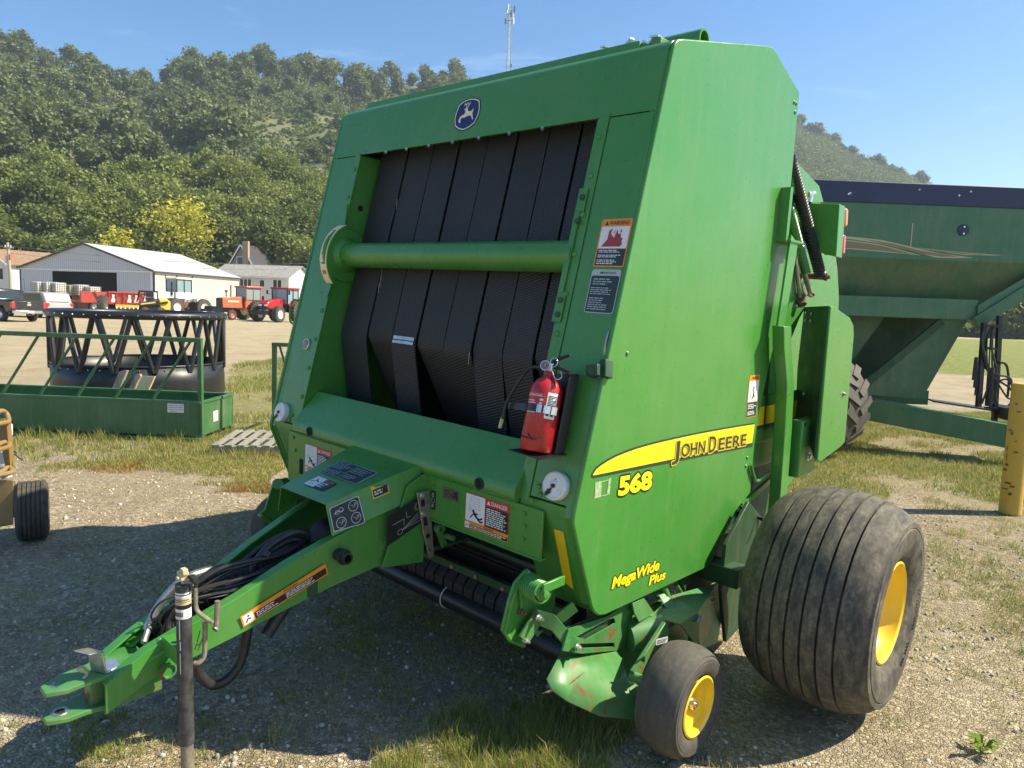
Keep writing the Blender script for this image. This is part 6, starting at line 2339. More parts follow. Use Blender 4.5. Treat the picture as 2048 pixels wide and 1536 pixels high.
# yellow stripe carried across onto the gate
mb = MB()
mb.prism([(1.105, 0.40, 1.345), (1.105, 0.45, 1.365), (1.105, 1.30, 1.37), (1.105, 1.30, 1.10), (1.105, 0.40, 1.10)], (0.014, 0, 0))
mb.build('gate_rail', 'green_paint', baler, bevel=0.004)
pr_ = Print((1.1195, 0.40, 1.20), (0, 1, 0), (0, 0, 1), 0.0015)
pr_.rect(0, -0.022, 0.74, 0, 'dark_print', 0).rect(0, 0, 0.73, 0.105, 'yellow_print', 0)
for k in range(5):
    pr_.line([(0, 0.016 + k * 0.018), (0.73, 0.016 + k * 0.018)], 0.002, 'yellow_print_dark', 1)
pr_.build('gate_stripe', baler)
mb = MB()
mb.prism([(1.03, 0.25, 0.60), (1.03, 0.43, 0.98), (1.03, 0.95, 0.98), (1.03, 0.85, 0.50), (1.03, 0.45, 0.36)], (0.03, 0, 0))
mb.build('lower_gate_frame', 'green_dark', baler, bevel=0.004)
# transverse panel and the big outer shield
mb = MB()
mb.prism([(1.10, 1.04, 1.87), (1.34, 0.735, 1.88), (1.34, 0.78, 1.02), (1.28, 0.86, 1.08), (1.12, 1.04, 1.12), (1.09, 1.06, 1.50)], (0.012, 0.012, 0))
mb.build('transverse_panel', 'green_dark', baler, bevel=0.002)
mb = MB()
BS = [q_[1:] for q_ in ((1.360, 0.732, 1.880), (1.360, 0.780, 1.879), (1.360, 1.068, 1.823), (1.360, 1.146, 1.780), (1.360, 1.174, 1.726), (1.360, 1.237, 1.061), (1.360, 1.154, 1.040), (1.360, 0.831, 0.992), (1.360, 0.785, 1.013))]
mb.prism([(1.345, y, z) for y, z in BS], (0.015, 0, 0))
mb.build('outer_shield', 'green_paint', baler, bevel=0.006)
mb = MB()
mb.lathe((1.362, 1.100, 1.371), (1, 0, 0), [(0, 0.012), (0.004, 0.012), (0.004, 0.007), (0.014, 0.007), (0.014, 0)], 8)
mb.build('bolt', 'steel', baler)
for px in ((1.13, 1.83), (1.13, 1.79), (1.19, 1.83), (1.19, 1.79), (1.20, 1.36), (1.21, 1.21)):
    mb = MB()
    yy = 1.04 - (px[0] - 1.10) * 1.27
    mb.lathe((px[0], yy - 0.004, px[1]), (-0.8, -0.57, 0), [(0, 0.011), (0.006, 0.010), (0.007, 0)], 8)
    mb.build('bolt', 'steel', baler)
# green box with the big bolt
mb = MB()
mb.box((1.215, 0.715, 0.90), (1.285, 0.965, 1.232))
mb.build('drive_cover', 'green_paint', baler, bevel=0.010)
mb = MB()
mb.lathe((1.2855, 0.850, 1.01), (1, 0, 0), [(0, 0.026), (0.003, 0.026), (0.003, 0.016), (0.016, 0.016), (0.018, 0.0)], 12)
mb.build('bolt', 'bright_steel', baler)
mb = MB()
mb.lathe((1.2855, 0.74, 1.21), (1, 0, 0), [(0, 0.012), (0.003, 0.012), (0.003, 0.006), (-0.004, 0.0)], 12)
mb.build('grommet', 'black_rubber', baler)
# swing arm plate, springs, cylinder
mb = MB()
mb.prism([(1.120, 0.586, 2.655), (1.120, 0.992, 2.572), (1.120, 1.090, 2.491), (1.120, 0.765, 2.448), (1.120, 0.608, 2.495)], (0.012, 0, 0))
mb.build('arm_plate', 'green_paint', baler, bevel=0.002)
p0, p1 = Vector((1.115, 0.562, 2.667)), Vector((1.190, 1.005, 2.054))
mb = MB()
mb.tube(coil(p0, p1, 0.029, 44, 0.005, n=10), 0.0066, 6)
mb.build('gate_spring', 'black_metal', baler)
mb = MB()
mb.cyl(p0, p1, 0.019, seg=10)
mb.tube([p1 + Vector((-0.09, 0, 0.0)), p1 + Vector((0.02, 0.01, -0.005))], 0.018, 10)
mb.lathe(p1 + Vector((0.02, 0.01, -0.005)), (1, 0.2, 0), [(0, 0.024), (0.015, 0.024), (0.015, 0.012), (0.03, 0.012), (0.03, 0)], 6)
mb.build('spring_pin', 'rusty_steel', baler)
p0, p1 = Vector((1.140, 0.562, 2.395)), Vector((1.140, 0.908, 2.068))
mb = MB()
mb.tube(coil(p0, p1, 0.022, 34, 0.005, n=10), 0.0052, 6)
mb.build('gate_spring', 'green_paint', baler)
mb = MB()
mb.cyl((1.130, 0.726, 2.223), (1.130, 1.051, 1.943), 0.016, seg=12)
mb.cyl((1.120, 0.755, 2.184), (1.120, 0.909, 1.923), 0.012, seg=10)
mb.build('gate_cylinder', 'steel', baler)
mb = MB()
mb.tube([(1.100, 0.929, 1.931), (1.140, 0.907, 1.880)], 0.026, 8)
mb.tube(bez([(1.140, 0.899, 1.909), (1.150, 0.916, 1.944), (1.140, 1.026, 1.936), (1.150, 1.043, 1.949)], 4), 0.009, 6)
mb.build('cylinder_clevis', 'rusty_steel', baler)
mb = MB()
mb.cyl((1.130, 0.885, 2.520), (1.130, 0.870, 2.462), 0.016, seg=10)
mb.tube([(1.130, 0.842, 2.505), (1.130, 0.931, 2.523)], 0.014, 8)
mb.build('hydraulic_fitting', 'bright_steel', baler)
# light bracket at the rear with lamps
mb = MB()
mb.prism([(1.067, 0.900, 2.469), (1.289, 0.900, 2.450), (1.301, 0.900, 2.157), (1.138, 0.900, 2.202)], (0, 0.10, 0))
mb.build('lamp_bracket', 'green_paint', baler, bevel=0.004)
a0, a1, a2, a3 = Vector((1.237, 1.030, 2.441)), Vector((1.242, 1.030, 2.336)), Vector((1.241, 1.030, 2.293)), Vector((1.245, 1.030, 2.178))
for (a, b), mt, nm in (((a0, a1), 'lens_orange', 'amber_lamp'), ((a2, a3), 'lens_red', 'red_lamp')):
    mb = MB()
    mb.bar(a, b, 0.05, 0.11, up=(1, 0, 0))
    mb.build(nm, mt, baler, bevel=0.012)
mb = MB()
mb.tube([(1.200, 1.199, 2.185), (1.200, 1.044, 2.077)], 0.003, 4)
mb.build('lamp_wire', 'black_rubber', baler)
# hook and strut below the shield's rear edge
mb = MB()
mb.tube(bez([(1.160, 0.356, 1.004), (1.160, 0.402, 0.941), (1.160, 0.457, 0.899), (1.170, 0.547, 0.927), (1.170, 0.587, 0.933)], 5), 0.009, 8)
mb.build('gate_hook', 'green_paint', baler)
mb = MB()
mb.bar((1.120, 0.371, 0.762), (1.120, 0.773, 0.861), 0.02, 0.035)
mb.tube([(1.100, 0.402, 0.700), (1.200, 0.492, 0.665)], 0.022, 10)
mb.build('gate_strut', 'green_paint', baler)
mb = MB()
for k in range(3):
    mb.tube(bez([(1.120, 0.373, 0.753), (1.180, 0.360, 0.728), (1.250, 0.362, 0.724), (1.300, 0.342, 0.721)], 5), 0.006, 6)
mb.tube(bez([(1.140, 0.312, 0.778), (1.180, 0.355, 0.752), (1.250, 0.401, 0.696)], 5), 0.008, 6)
mb.build('brake_hose', 'hose_rubber', baler)

# ---- running gear
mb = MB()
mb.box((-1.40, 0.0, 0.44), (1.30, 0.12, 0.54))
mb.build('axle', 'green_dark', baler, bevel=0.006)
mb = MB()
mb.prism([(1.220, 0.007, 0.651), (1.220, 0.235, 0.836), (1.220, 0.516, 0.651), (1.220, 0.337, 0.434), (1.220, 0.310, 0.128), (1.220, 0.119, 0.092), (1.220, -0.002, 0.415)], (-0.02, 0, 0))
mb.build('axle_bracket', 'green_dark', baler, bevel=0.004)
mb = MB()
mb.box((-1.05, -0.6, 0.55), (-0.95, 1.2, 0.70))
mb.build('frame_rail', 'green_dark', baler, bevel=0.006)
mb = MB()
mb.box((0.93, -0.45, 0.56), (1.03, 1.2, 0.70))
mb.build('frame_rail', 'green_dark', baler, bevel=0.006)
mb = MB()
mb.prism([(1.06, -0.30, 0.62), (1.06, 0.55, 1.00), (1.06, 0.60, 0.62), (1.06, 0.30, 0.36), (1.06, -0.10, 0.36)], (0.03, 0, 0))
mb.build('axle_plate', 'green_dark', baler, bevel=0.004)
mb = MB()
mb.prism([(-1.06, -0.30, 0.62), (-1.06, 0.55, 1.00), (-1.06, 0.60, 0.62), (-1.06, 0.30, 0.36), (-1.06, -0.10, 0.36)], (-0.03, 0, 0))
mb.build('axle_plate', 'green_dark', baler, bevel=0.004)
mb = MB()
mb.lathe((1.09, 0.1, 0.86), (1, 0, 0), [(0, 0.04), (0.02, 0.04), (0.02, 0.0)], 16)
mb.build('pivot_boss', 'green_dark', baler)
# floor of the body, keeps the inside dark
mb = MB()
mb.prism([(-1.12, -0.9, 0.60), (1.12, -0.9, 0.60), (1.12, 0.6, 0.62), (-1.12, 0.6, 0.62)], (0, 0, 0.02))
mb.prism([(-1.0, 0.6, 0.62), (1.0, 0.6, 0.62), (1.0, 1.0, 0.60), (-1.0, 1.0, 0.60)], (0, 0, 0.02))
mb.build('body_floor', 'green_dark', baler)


def wheel(name, cx, cy, cz, Ro, half, rim_r, ribs, parent, side, mat, seg=96, depth=0.012, bead=0.03, lug=False, label=None):
    """tyre of revolution with circumferential grooves, plus a dished rim; side = +1 shows its face to +x"""
    t_ = MB()
    prof = []
    rr = rim_r
    prof.append((-half * 0.80, rr))
    prof.append((-half * 0.98, rr + (Ro - rr) * 0.18))
    prof.append((-half * 1.05, rr + (Ro - rr) * 0.45))
    prof.append((-half * 1.03, rr + (Ro - rr) * 0.66))
    prof.append((-half * 0.985, rr + (Ro - rr) * 0.72))
    n = 40 * max(1, ribs // 2)
    tw = half * (0.84 if ribs else 0.95)
    xs = []
    crown = lambda x: Ro - (Ro - rr) * (0.17 if ribs else 0.20) * abs(x / tw) ** 2.3
    if ribs:
        pitch = 2 * tw / ribs
        g = pitch * 0.085
        for k in range(ribs):
            a, b = -tw + k * pitch, -tw + (k + 1) * pitch
            m_ = 4
            if k > 0:
                xs.append((a + g * 0.5, crown(a) - depth))
                xs.append((a + g, crown(a + g)))
            for q in range(1, m_):
                x = a + (b - a) * q / m_
                xs.append((x, crown(x)))
            if k < ribs - 1:
                xs.append((b - g, crown(b - g)))
                xs.append((b - g * 0.5, crown(b) - depth))
    else:
        for q in range(9):
            x = -tw + 2 * tw * q / 8
            xs.append((x, crown(x)))
    prof += xs
    prof += [(half * 0.90, rr + (Ro - rr) * 0.79), (half * 0.95, rr + (Ro - rr) * 0.745), (half * 0.985, rr + (Ro - rr) * 0.71), (half * 1.00, rr + (Ro - rr) * 0.70), (half * 1.035, rr + (Ro - rr) * 0.685), (half * 1.045, rr + (Ro - rr) * 0.60), (half * 1.03, rr + (Ro - rr) * 0.59), (half * 1.05, rr + (Ro - rr) * 0.57), (half * 1.05, rr + (Ro - rr) * 0.38), (half * 0.98, rr + (Ro - rr) * 0.14), (half * 0.90, rr + 0.004), (half * 0.80, rr)]
    prof = [(a * side, b) for a, b in prof]
    root = bpy.data.objects.new(name, None)
    COL.objects.link(root)
    root.parent = parent
    root.location = (cx, cy, cz)
    if label:
        root['label'] = label
    t_.lathe((0, 0, 0), (1, 0, 0), prof, seg)
    if side < 0:
        t_.f = [tuple(reversed(f)) for f in t_.f]
    ty = t_.build('tyre', mat, root, angle=32)
    r_ = MB()
    h = half * 0.90
    fl_ = rim_r
    pr = [(h, fl_ - 0.004), (h + 0.006, fl_ + 0.004), (h + 0.010, fl_ - 0.004), (h + 0.002, fl_ - 0.014), (h - 0.02, fl_ - 0.018), (h - half * 0.25, fl_ - 0.030), (h - half * 0.30, fl_ - 0.045), (h - half * 0.75, fl_ - 0.052), (h - half * 0.80, fl_ * 0.62), (h - half * 0.72, fl_ * 0.48), (h - half * 0.72, 0.001)]
    pr = [(a * side, b) for a, b in pr]
    r_.lathe((0, 0, 0), (1, 0, 0), pr, 64)
    if side < 0:
        r_.f = [tuple(reversed(f)) for f in r_.f]
    ri = r_.build('rim', 'yellow_rim', root, angle=40)
    return root, h - half * 0.72

w1, hx = wheel('main_wheel', 1.755, 0.0, 0.568, 0.488, 0.262, 0.222, 7, baler, 1, 'tyre_dusty', seg=120, depth=0.020, label='big ribbed tyre on yellow rim, right side')
mb = MB()
mb.lathe((hx, 0, 0), (1, 0, 0), [(0, 0.07), (0.03, 0.065), (0.045, 0.04), (0.05, 0.001)], 24)
mb.build('hub', 'yellow_rim', w1)
for k in range(8):
    mb = MB()
    a = 2 * math.pi * k / 8
    mb.lathe((hx - 0.002, 0.098 * math.cos(a), 0.098 * math.sin(a)), (1, 0, 0), [(0, 0.013), (0.014, 0.013), (0.014, 0.0)], 6)
    mb.build('wheel_bolt', 'steel_dark', w1)
pr_ = Print((0.285 * 1.052, 0, 0), (0, 1, 0), (0, 0, 1), 0.001)
w2, hx2 = wheel('main_wheel', -1.755, 0.0, 0.450, 0.497, 0.262, 0.222, 7, baler, -1, 'tyre_dusty', seg=72, depth=0.020, label='big ribbed tyre on the left side')
# raised lettering blocks on the outer sidewall of the right tyre
mb = MB()
for a0, n_, rr_ in ((-28, 12, 0.325), (-62, 9, 0.315), (26, 6, 0.33)):
    for k in range(n_):
        a = R(a0 + k * 3.0)
        c = Vector((0.2755, rr_ * math.cos(a), rr_ * math.sin(a)))
        rt = Matrix.Rotation(a, 3, 'X')
        if (k * 7 + n_) % 5:
            mb.cbox(c, (0.003, 0.022, 0.004), rt)
        mb.cbox(c + rt @ Vector((0, 0.010, 0.005)), (0.003, 0.003, 0.010), rt)
mb.build('sidewall_lettering', 'tyre_plain', w1)['kind'] = 'stuff'

g1, hxg = wheel('gauge_wheel', 1.470, -0.839, 0.277, 0.222, 0.088, 0.120, 0, baler, 1, 'tyre_worn', seg=72, label='small smooth tyre on yellow rim under the right side')
mb = MB()
mb.lathe((hxg, 0, 0), (1, 0, 0), [(0, 0.034), (0.02, 0.034), (0.02, 0.026), (0.035, 0.026), (0.035, 0.018), (0.05, 0.018), (0.05, 0.010), (0.058, 0.010), (0.058, 0.001)], 16, 0)
mb.build('hub', 'steel', g1)
mb = MB()
mb.lathe((hxg + 0.03, 0, 0), (1, 0, 0), [(0, 0.020), (0.022, 0.020), (0.022, 0.0)], 6, 0)
mb.build('hub_nut', 'bright_steel', g1)
g2, _ = wheel('gauge_wheel', -1.40, -0.93, 0.260, 0.222, 0.088, 0.120, 0, baler, 1, 'tyre_worn', seg=48, label='small smooth tyre left of the tongue')

# ---- pickup
mb = MB()
RL, RR = Vector((-0.538, -0.970, 0.320)), Vector((0.932, -0.970, 0.324))
RL = Vector((-1.05, -0.97, RR.z))
mb.cyl(RL, Vector((1.03, -0.97, RR.z)), 0.052, seg=24)
mb.build('crop_roller', 'black_metal', baler)
mb = MB()
mb.box((-1.05, -0.925, RR.z + 0.045), (1.03, -0.80, RR.z + 0.06))
mb.box((-1.05, -0.93, RR.z + 0.06), (1.03, -0.922, RR.z + 0.082))
mb.build('roller_guard', 'black_metal', baler, bevel=0.002)
rx = 0.235
mb = MB()
mb.tube([(rx, -0.97 + 0.056 * math.cos(a), RR.z + 0.056 * math.sin(a)) for a in [2 * math.pi * i / 24 for i in range(24)]], 0.003, 6, closed=True)
mb.tube(bez([(rx, -0.97, RR.z + 0.056), (rx + 0.03, -0.93, RR.z + 0.075), (rx + 0.05, -0.91, RR.z + 0.066)], 4), 0.003, 6)
mb.build('zip_tie', 'zip_tie', baler)
BL, BR = Vector((-0.160, -0.950, 0.494)), Vector((0.631, -0.950, 0.480))
zb = (BL.z + BR.z) / 2
mb = MB()
mb.box((-0.98, -0.965, zb - 0.02), (0.98, -0.93, zb + 0.02))
mb.build('stripper_bar', 'green_dark', baler, bevel=0.003)
for x in (-0.1, 0.25, 0.42, 0.60, 0.78):
    mb = MB()
    mb.lathe((x, -0.965, zb), (0, -1, 0), [(0, 0.011), (0.010, 0.011), (0.010, 0.0)], 6)
    mb.build('bolt', 'steel', baler)
for i in range(27):
    x = -0.93 + i * 0.0715
    mb = MB()
    path = [(-0.94, zb - 0.02), (-0.985, zb - 0.07), (-0.985, zb - 0.13), (-0.95, zb - 0.18), (-0.88, zb - 0.21), (-0.78, zb - 0.21)]
    vs = []
    for y, z in path:
        vs += [(x, y, z), (x + 0.060, y, z)]
    mb.add(vs, [(2 * j, 2 * j + 1, 2 * j + 3, 2 * j + 2) for j in range(len(path) - 1)])
    for sgn in (0, 0.060):
        mb.add([(x + sgn, y, z) for y, z in path] + [(x + sgn, y + 0.02, z + 0.01) for y, z in path], [(j, j + 1, j + 7, j + 6) for j in range(5)])
    mb.build('stripper_band', 'steel_dark', baler)
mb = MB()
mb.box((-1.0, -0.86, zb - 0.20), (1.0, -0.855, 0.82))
mb.build('throat_dark_sheet', 'dark_void', baler)  # near-black sheet paints the shade of the feed opening
mb = MB()
for i in range(9):
    z = zb + 0.05 + i * 0.022
    mb.cyl((-0.9, -0.875 + 0.002 * i, z), (0.92, -0.875 + 0.002 * i, z), 0.004, seg=6)
mb.build('throat_rods', 'steel_dark', baler)

# curved arm plate with its torsion spring at the right front
mb = MB()
AP = [(0.970, -1.249, 0.763), (0.970, -1.311, 0.728), (0.970, -1.341, 0.665), (0.970, -1.372, 0.547), (0.970, -1.337, 0.509), (0.970, -1.240, 0.449), (0.970, -1.167, 0.528), (0.970, -1.044, 0.534), (0.970, -1.046, 0.623), (0.970, -1.159, 0.719)]
mb.prism(AP, (-0.012, 0, 0))
mb.build('arm_plate', 'green_paint', baler, bevel=0.003)
mb = MB()
mb.tube([Vector(p) + Vector((0.012, 0, 0)) for p in ((0.950, -1.226, 0.751), (0.950, -1.288, 0.715), (0.950, -1.318, 0.651), (0.950, -1.349, 0.533), (0.950, -1.314, 0.490), (0.950, -1.226, 0.437))], 0.012, 8)
mb.build('plate_lip', 'green_paint', baler)
s0, s1 = Vector((0.970, -1.244, 0.699)), Vector((1.080, -1.270, 0.710))
mb = MB()
mb.tube(coil(s0, s1, 0.040, 8, 0.008, n=20), 0.0068, 8)
e0 = coil(s0, s1, 0.040, 8, 0.008, n=20)[0]
mb.tube(bez([e0, Vector((0.980, -1.290, 0.695)), Vector((0.980, -1.275, 0.618))], 5), 0.0055, 6)
mb.build('torsion_spring', 'green_paint', baler)
mb = MB()
mb.lathe(s1, (s1 - s0), [(-0.02, 0.032), (0.0, 0.032), (0.004, 0.022), (0.012, 0.022), (0.014, 0.014), (0.024, 0.014), (0.026, 0.0)], 14)
mb.build('spring_cap', 'green_paint', baler)
mb = MB()
mb.bar((1.090, -1.287, 0.734), (1.100, -1.168, 0.742), 0.012, 0.040, up=(0, -0.3, 1))
mb.build('spring_lever', 'green_paint', baler, bevel=0.003)
for p, m_ in (((0.975, -1.274, 0.601), 'rusty_steel'), ((1.030, -1.229, 0.580), 'bright_steel'), ((1.000, -1.268, 0.487), 'bright_steel'), ((1.125, -1.084, 0.445), 'bright_steel')):
    mb = MB()
    mb.lathe(p, (1, 0, 0), [(0, 0.016), (0.004, 0.016), (0.004, 0.010), (0.016, 0.010), (0.018, 0.006), (0.028, 0.006), (0.029, 0.0)], 8)
    mb.build('bolt', m_, baler)
# short link and long stepped strap
mb = MB()
mb.prism([(1.000, -1.215, 0.603), (1.000, -1.148, 0.555), (1.000, -1.258, 0.473), (1.000, -1.309, 0.518)], (0.012, 0, 0))
mb.prism([(1.000, -1.219, 0.509), (1.000, -1.158, 0.498), (1.000, -1.198, 0.480)], (0.010, 0, 0))
mb.build('link_plate', 'green_worn', baler, bevel=0.002)
mb = MB()
st = [((1.020, -1.226, 0.611), (1.020, -1.201, 0.532)), ((1.060, -1.166, 0.586), (1.060, -1.172, 0.516)), ((1.100, -1.123, 0.523), (1.100, -1.139, 0.461)), ((1.115, -1.067, 0.468), (1.115, -1.088, 0.415)), ((1.115, -1.052, 0.454), (1.115, -1.060, 0.405))]
vs, fs = [], []
for a, b in st:
    a, b = Vector(a), Vector(b)
    vs += [a, b, b - Vector((0.01, 0, 0)), a - Vector((0.01, 0, 0))]
for j in range(len(st) - 1):
    for k in range(4):
        a, b = 4 * j + k, 4 * j + (k + 1) % 4
        fs.append((a, b, b + 4, a + 4))
fs += [(3, 2, 1, 0), (16, 17, 18, 19)]
mb.add(vs, fs)
mb.build('stepped_strap', 'green_worn', baler, bevel=0.002)
mb = MB()
mb.bar((1.050, -1.149, 0.541), (1.090, -1.069, 0.601), 0.012, 0.05, up=(0, 0, 1))
mb.build('stay', 'green_paint', baler, bevel=0.002)

# slotted bracket: the plate is built round its two slots
def slotted(mb, outer_cells, x, th):
    for c in outer_cells:
        mb.prism([Vector((x, y, z)) for y, z in c], (th, 0, 0))
def q(px_):
    return (px_[1], px_[2])
A1, A2, A3, A4 = q((1.100, -1.126, 0.525)), q((1.100, -0.841, 0.496)), q((1.100, -0.747, 0.509)), q((1.100, -0.634, 0.509))
B1, B2 = q((1.100, -1.068, 0.476)), q((1.100, -0.850, 0.481))
B3, B4 = q((1.100, -0.800, 0.474)), q((1.100, -0.785, 0.447))
B5, B6 = q((1.100, -0.815, 0.442)), q((1.100, -0.996, 0.438))
C1, C2, C3, C4 = q((1.100, -1.065, 0.444)), q((1.100, -0.781, 0.353)), q((1.100, -0.778, 0.331)), q((1.100, -1.063, 0.422))
D1, D2, D3, D4 = q((1.100, -1.157, 0.446)), q((1.100, -1.025, 0.387)), q((1.100, -0.731, 0.300)), q((1.100, -0.664, 0.366))
mb = MB()
slotted(mb, [[A1, A2, B2, B1], [A2, A3, B4, B3], [A2, B3, B2], [A3, A4, D4, D3, C3, B4], [B4, C3, C2], [B4, C2, B5], [B5, C2, C1, B6], [A1, B1, B6, C1, C4, D1], [D1, C4, C3, D3, D2]], 1.10, 0.008)
mb.build('slotted_bracket', 'green_worn', baler, smooth=False)
mb = MB()
mb.prism([(1.085, -1.120, 0.523), (1.085, -0.609, 0.497), (1.085, -0.621, 0.399), (1.085, -0.695, 0.279), (1.085, -1.141, 0.413)], (0.004, 0, 0))
mb.build('bracket_backing', 'green_dark', baler, smooth=False)
# flared crop guide sweeping out to the gauge wheel
f1, f2, f3, f4, f5 = Vector((1.070, -1.116, 0.409)), Vector((1.090, -0.698, 0.311)), Vector((1.130, -1.029, 0.315)), Vector((1.160, -0.762, 0.244)), Vector((1.200, -0.663, 0.243))
g0, g1_, g2_, g3_, g4_, g5_ = Vector((1.120, -1.261, 0.371)), Vector((1.140, -1.251, 0.330)), Vector((1.180, -1.200, 0.281)), Vector((1.240, -1.054, 0.184)), Vector((1.330, -0.926, 0.159)), Vector((1.340, -0.876, 0.225))
g6_ = Vector((1.140, -1.142, 0.310))
mb = MB()
mb.add([f1, f2, f3, f4, f5, g0, g1_, g2_, g3_, g4_, g5_, g6_],
       [(0, 5, 11, 2), (0, 2, 3, 1), (5, 6, 11), (11, 6, 7), (2, 11, 7, 8), (2, 8, 3), (3, 8, 9), (3, 9, 10, 4)])
fl_o = mb.build('crop_flare', 'green_worn', baler, angle=20)
sm = fl_o.modifiers.new('t', 'SOLIDIFY')
sm.thickness = 0.006
mb = MB()
mb.tube([g6_ + (f3 - g6_) * s_ for s_ in (0, 0.3, 0.6, 1.0)], [0.002, 0.004, 0.004, 0.002], 5)
mb.build('weld_bead', 'rusty_steel', baler)
# wheel carrier: box, round bar, cover with arrow
mb = MB()
mb.prism([(1.100, -0.711, 0.327), (1.100, -0.646, 0.412), (1.100, -0.486, 0.424), (1.100, -0.349, 0.422), (1.100, 0.245, 0.335), (1.100, 0.318, -0.036), (1.100, -0.435, 0.081), (1.100, -0.662, 0.165)], (-0.02, 0, 0))
mb.build('carrier_wall', 'green_paint', baler, bevel=0.003)
c0, c1_ = Vector((1.130, -0.688, 0.385)), Vector((1.130, -0.320, 0.360))
mb = MB()
b0 = Vector((1.160, -0.571, 0.343))
mb.tube([b0 + Vector((-0.06, -0.10, 0.0)), b0 + Vector((0.02, 0.05, 0.02))], 0.075, 24)
mb.build('carrier_drum', 'green_worn', baler)
mb = MB()
T1, T2, T3, T4 = Vector((1.160, -0.584, 0.434)), Vector((1.120, -0.317, 0.444)), Vector((1.140, 0.124, 0.395)), Vector((1.250, -0.301, 0.396))
T5 = Vector((1.260, -0.485, 0.401))
mb.add([T1, T2, T3, T4, T5], [(0, 4, 3, 1), (1, 3, 2)])
vs = [T1, T2, T3, T4, T5]
mb.add([T3, T4, Vector((1.140, 0.240, 0.307)), Vector((1.240, -0.029, 0.150)), Vector((1.270, -0.281, 0.208)), T5], [(0, 1, 5, 4, 3, 2)])
oo = mb.build('carrier_cover', 'green_worn', baler, smooth=False)
sm = oo.modifiers.new('t', 'SOLIDIFY')
sm.thickness = 0.006
mb = MB()
mb.prism([(1.120, -0.457, 0.484), (1.120, -0.392, 0.478), (1.220, -0.374, 0.383), (1.220, -0.545, 0.372), (1.200, -0.446, 0.386)], (0.004, 0.004, 0))
mb.prism([(1.130, -0.707, 0.524), (1.130, -0.612, 0.520), (1.150, -0.542, 0.434), (1.150, -0.672, 0.432), (1.140, -0.700, 0.479)], (0.008, 0, 0))
mb.build('carrier_gusset', 'green_worn', baler, bevel=0.001)
mb = MB()
mb.tube([(1.100, -0.402, 0.524), (1.130, -0.375, 0.439)], 0.020, 14)
mb.tube([(1.100, -0.449, 0.475), (1.100, -0.413, 0.478)], 0.012, 8)
mb.tube([(1.100, -0.253, 0.476), (1.100, -0.170, 0.391)], 0.010, 8)
mb.build('lift_cylinder', 'green_paint', baler)
mb = MB()
mb.lathe((1.200, -0.456, 0.394), (0.3, -0.3, 1), [(0, 0.012), (0.02, 0.012), (0.02, 0)], 8)
mb.tube([(1.240, -0.448, 0.389), (1.250, -0.346, 0.373)], 0.009, 8)
mb.tube([(1.260, -0.312, 0.354), (1.260, -0.294, 0.385)], 0.007, 8)
mb.build('adjuster', 'steel', baler)
mb = MB()
mb.bar((1.220, -0.284, 0.254), (1.330, -0.446, 0.181), 0.03, 0.06)
mb.tube([(1.24, -0.839, 0.277), (1.40, -0.839, 0.277)], 0.022, 12)
mb.bar((1.25, -0.60, 0.42), (1.25, -0.839, 0.277), 0.02, 0.07)
mb.build('wheel_arm', 'green_worn', baler, bevel=0.003)
pr_ = Print((1.300, -0.768, 0.412), (0.3, 0.95, 0), (0, 0, 1), 0.004)
pr_.rect(0, 0, 0.065, 0.028, 'white_print', 0, 0.004).fine(0.006, 0.004, 0.06, 0.022, 3, 'black_print', 1, 2)
pr_.build('notice_decal', baler)
a_ = Vector((1.200, -0.120, 0.394))
pr_ = Print(a_, (0.25, 0.97, 0), (0, 0, 1), 0.02)
pr_.poly([(0, 0), (0.022, 0.022), (0.022, 0.012), (0.05, 0.014), (0.05, -0.012), (0.022, -0.012), (0.022, -0.022)][::-1], 'cream_print', 0)
pr_.poly([(0.006, 0), (0.019, 0.014), (0.019, 0.009), (0.047, 0.011), (0.047, -0.009), (0.019, -0.009), (0.019, -0.014)][::-1], 'green_paint', 1)
pr_.build('arrow_decal', baler)

# left gauge wheel carrier
mb = MB()
LW = [(-1.300, -1.072, 0.600), (-1.300, -0.978, 0.608), (-1.300, -0.886, 0.494), (-1.300, -0.920, 0.382), (-1.300, -1.004, 0.299), (-1.300, -1.171, 0.404), (-1.300, -1.131, 0.422)]
mb.prism(LW, (-0.014, 0, 0))
mb.bar((-1.300, -1.167, 0.397), (-1.300, -1.078, 0.321), 0.05, 0.02)
mb.tube([(-1.340, -1.021, 0.563), (-1.200, -1.101, 0.607)], 0.035, 16)
mb.build('wheel_arm', 'green_paint', baler, bevel=0.003)

# ---- tongue
def rail(sx):
    xo = lambda y: (0.10 + 0.17 * max(0, min(1, (y + 2.42) / 1.22))) * sx
    st = [(-2.50, 0.385, 0.27), (-2.36, 0.47, 0.345), (-2.25, 0.515, 0.38), (-2.03, 0.60, 0.44), (-1.83, 0.695, 0.50), (-1.62, 0.775, 0.555), (-1.40, 0.85, 0.60), (-1.20, 0.91, 0.62)]
    mb = MB()
    vs, fs = [], []
    for y, zt, zb_ in st:
        x = xo(y)
        t_ = -0.012 * sx
        vs += [(x, y, zb_), (x, y, zt), (x + t_ * 4, y, zt + 0.001), (x + t_ * 4, y, zt - 0.011), (x + t_, y, zt - 0.012), (x + t_, y, zb_)]
    n = 6
    for j in range(len(st) - 1):
        for k in range(n):
            a, b = n * j + k, n * j + (k + 1) % n
            fs.append((a, b, b + n, a + n))
    fs += [tuple(range(n - 1, -1, -1)), tuple(range(n * (len(st) - 1), n * len(st)))]
    mb.add(vs, fs)
    return mb.build('tongue_rail', 'green_paint', baler, bevel=0.003), xo
rail(1)
_, xo = rail(-1)
mb = MB()
mb.box((-0.20, -1.75, 0.53), (0.20, -1.70, 0.60))
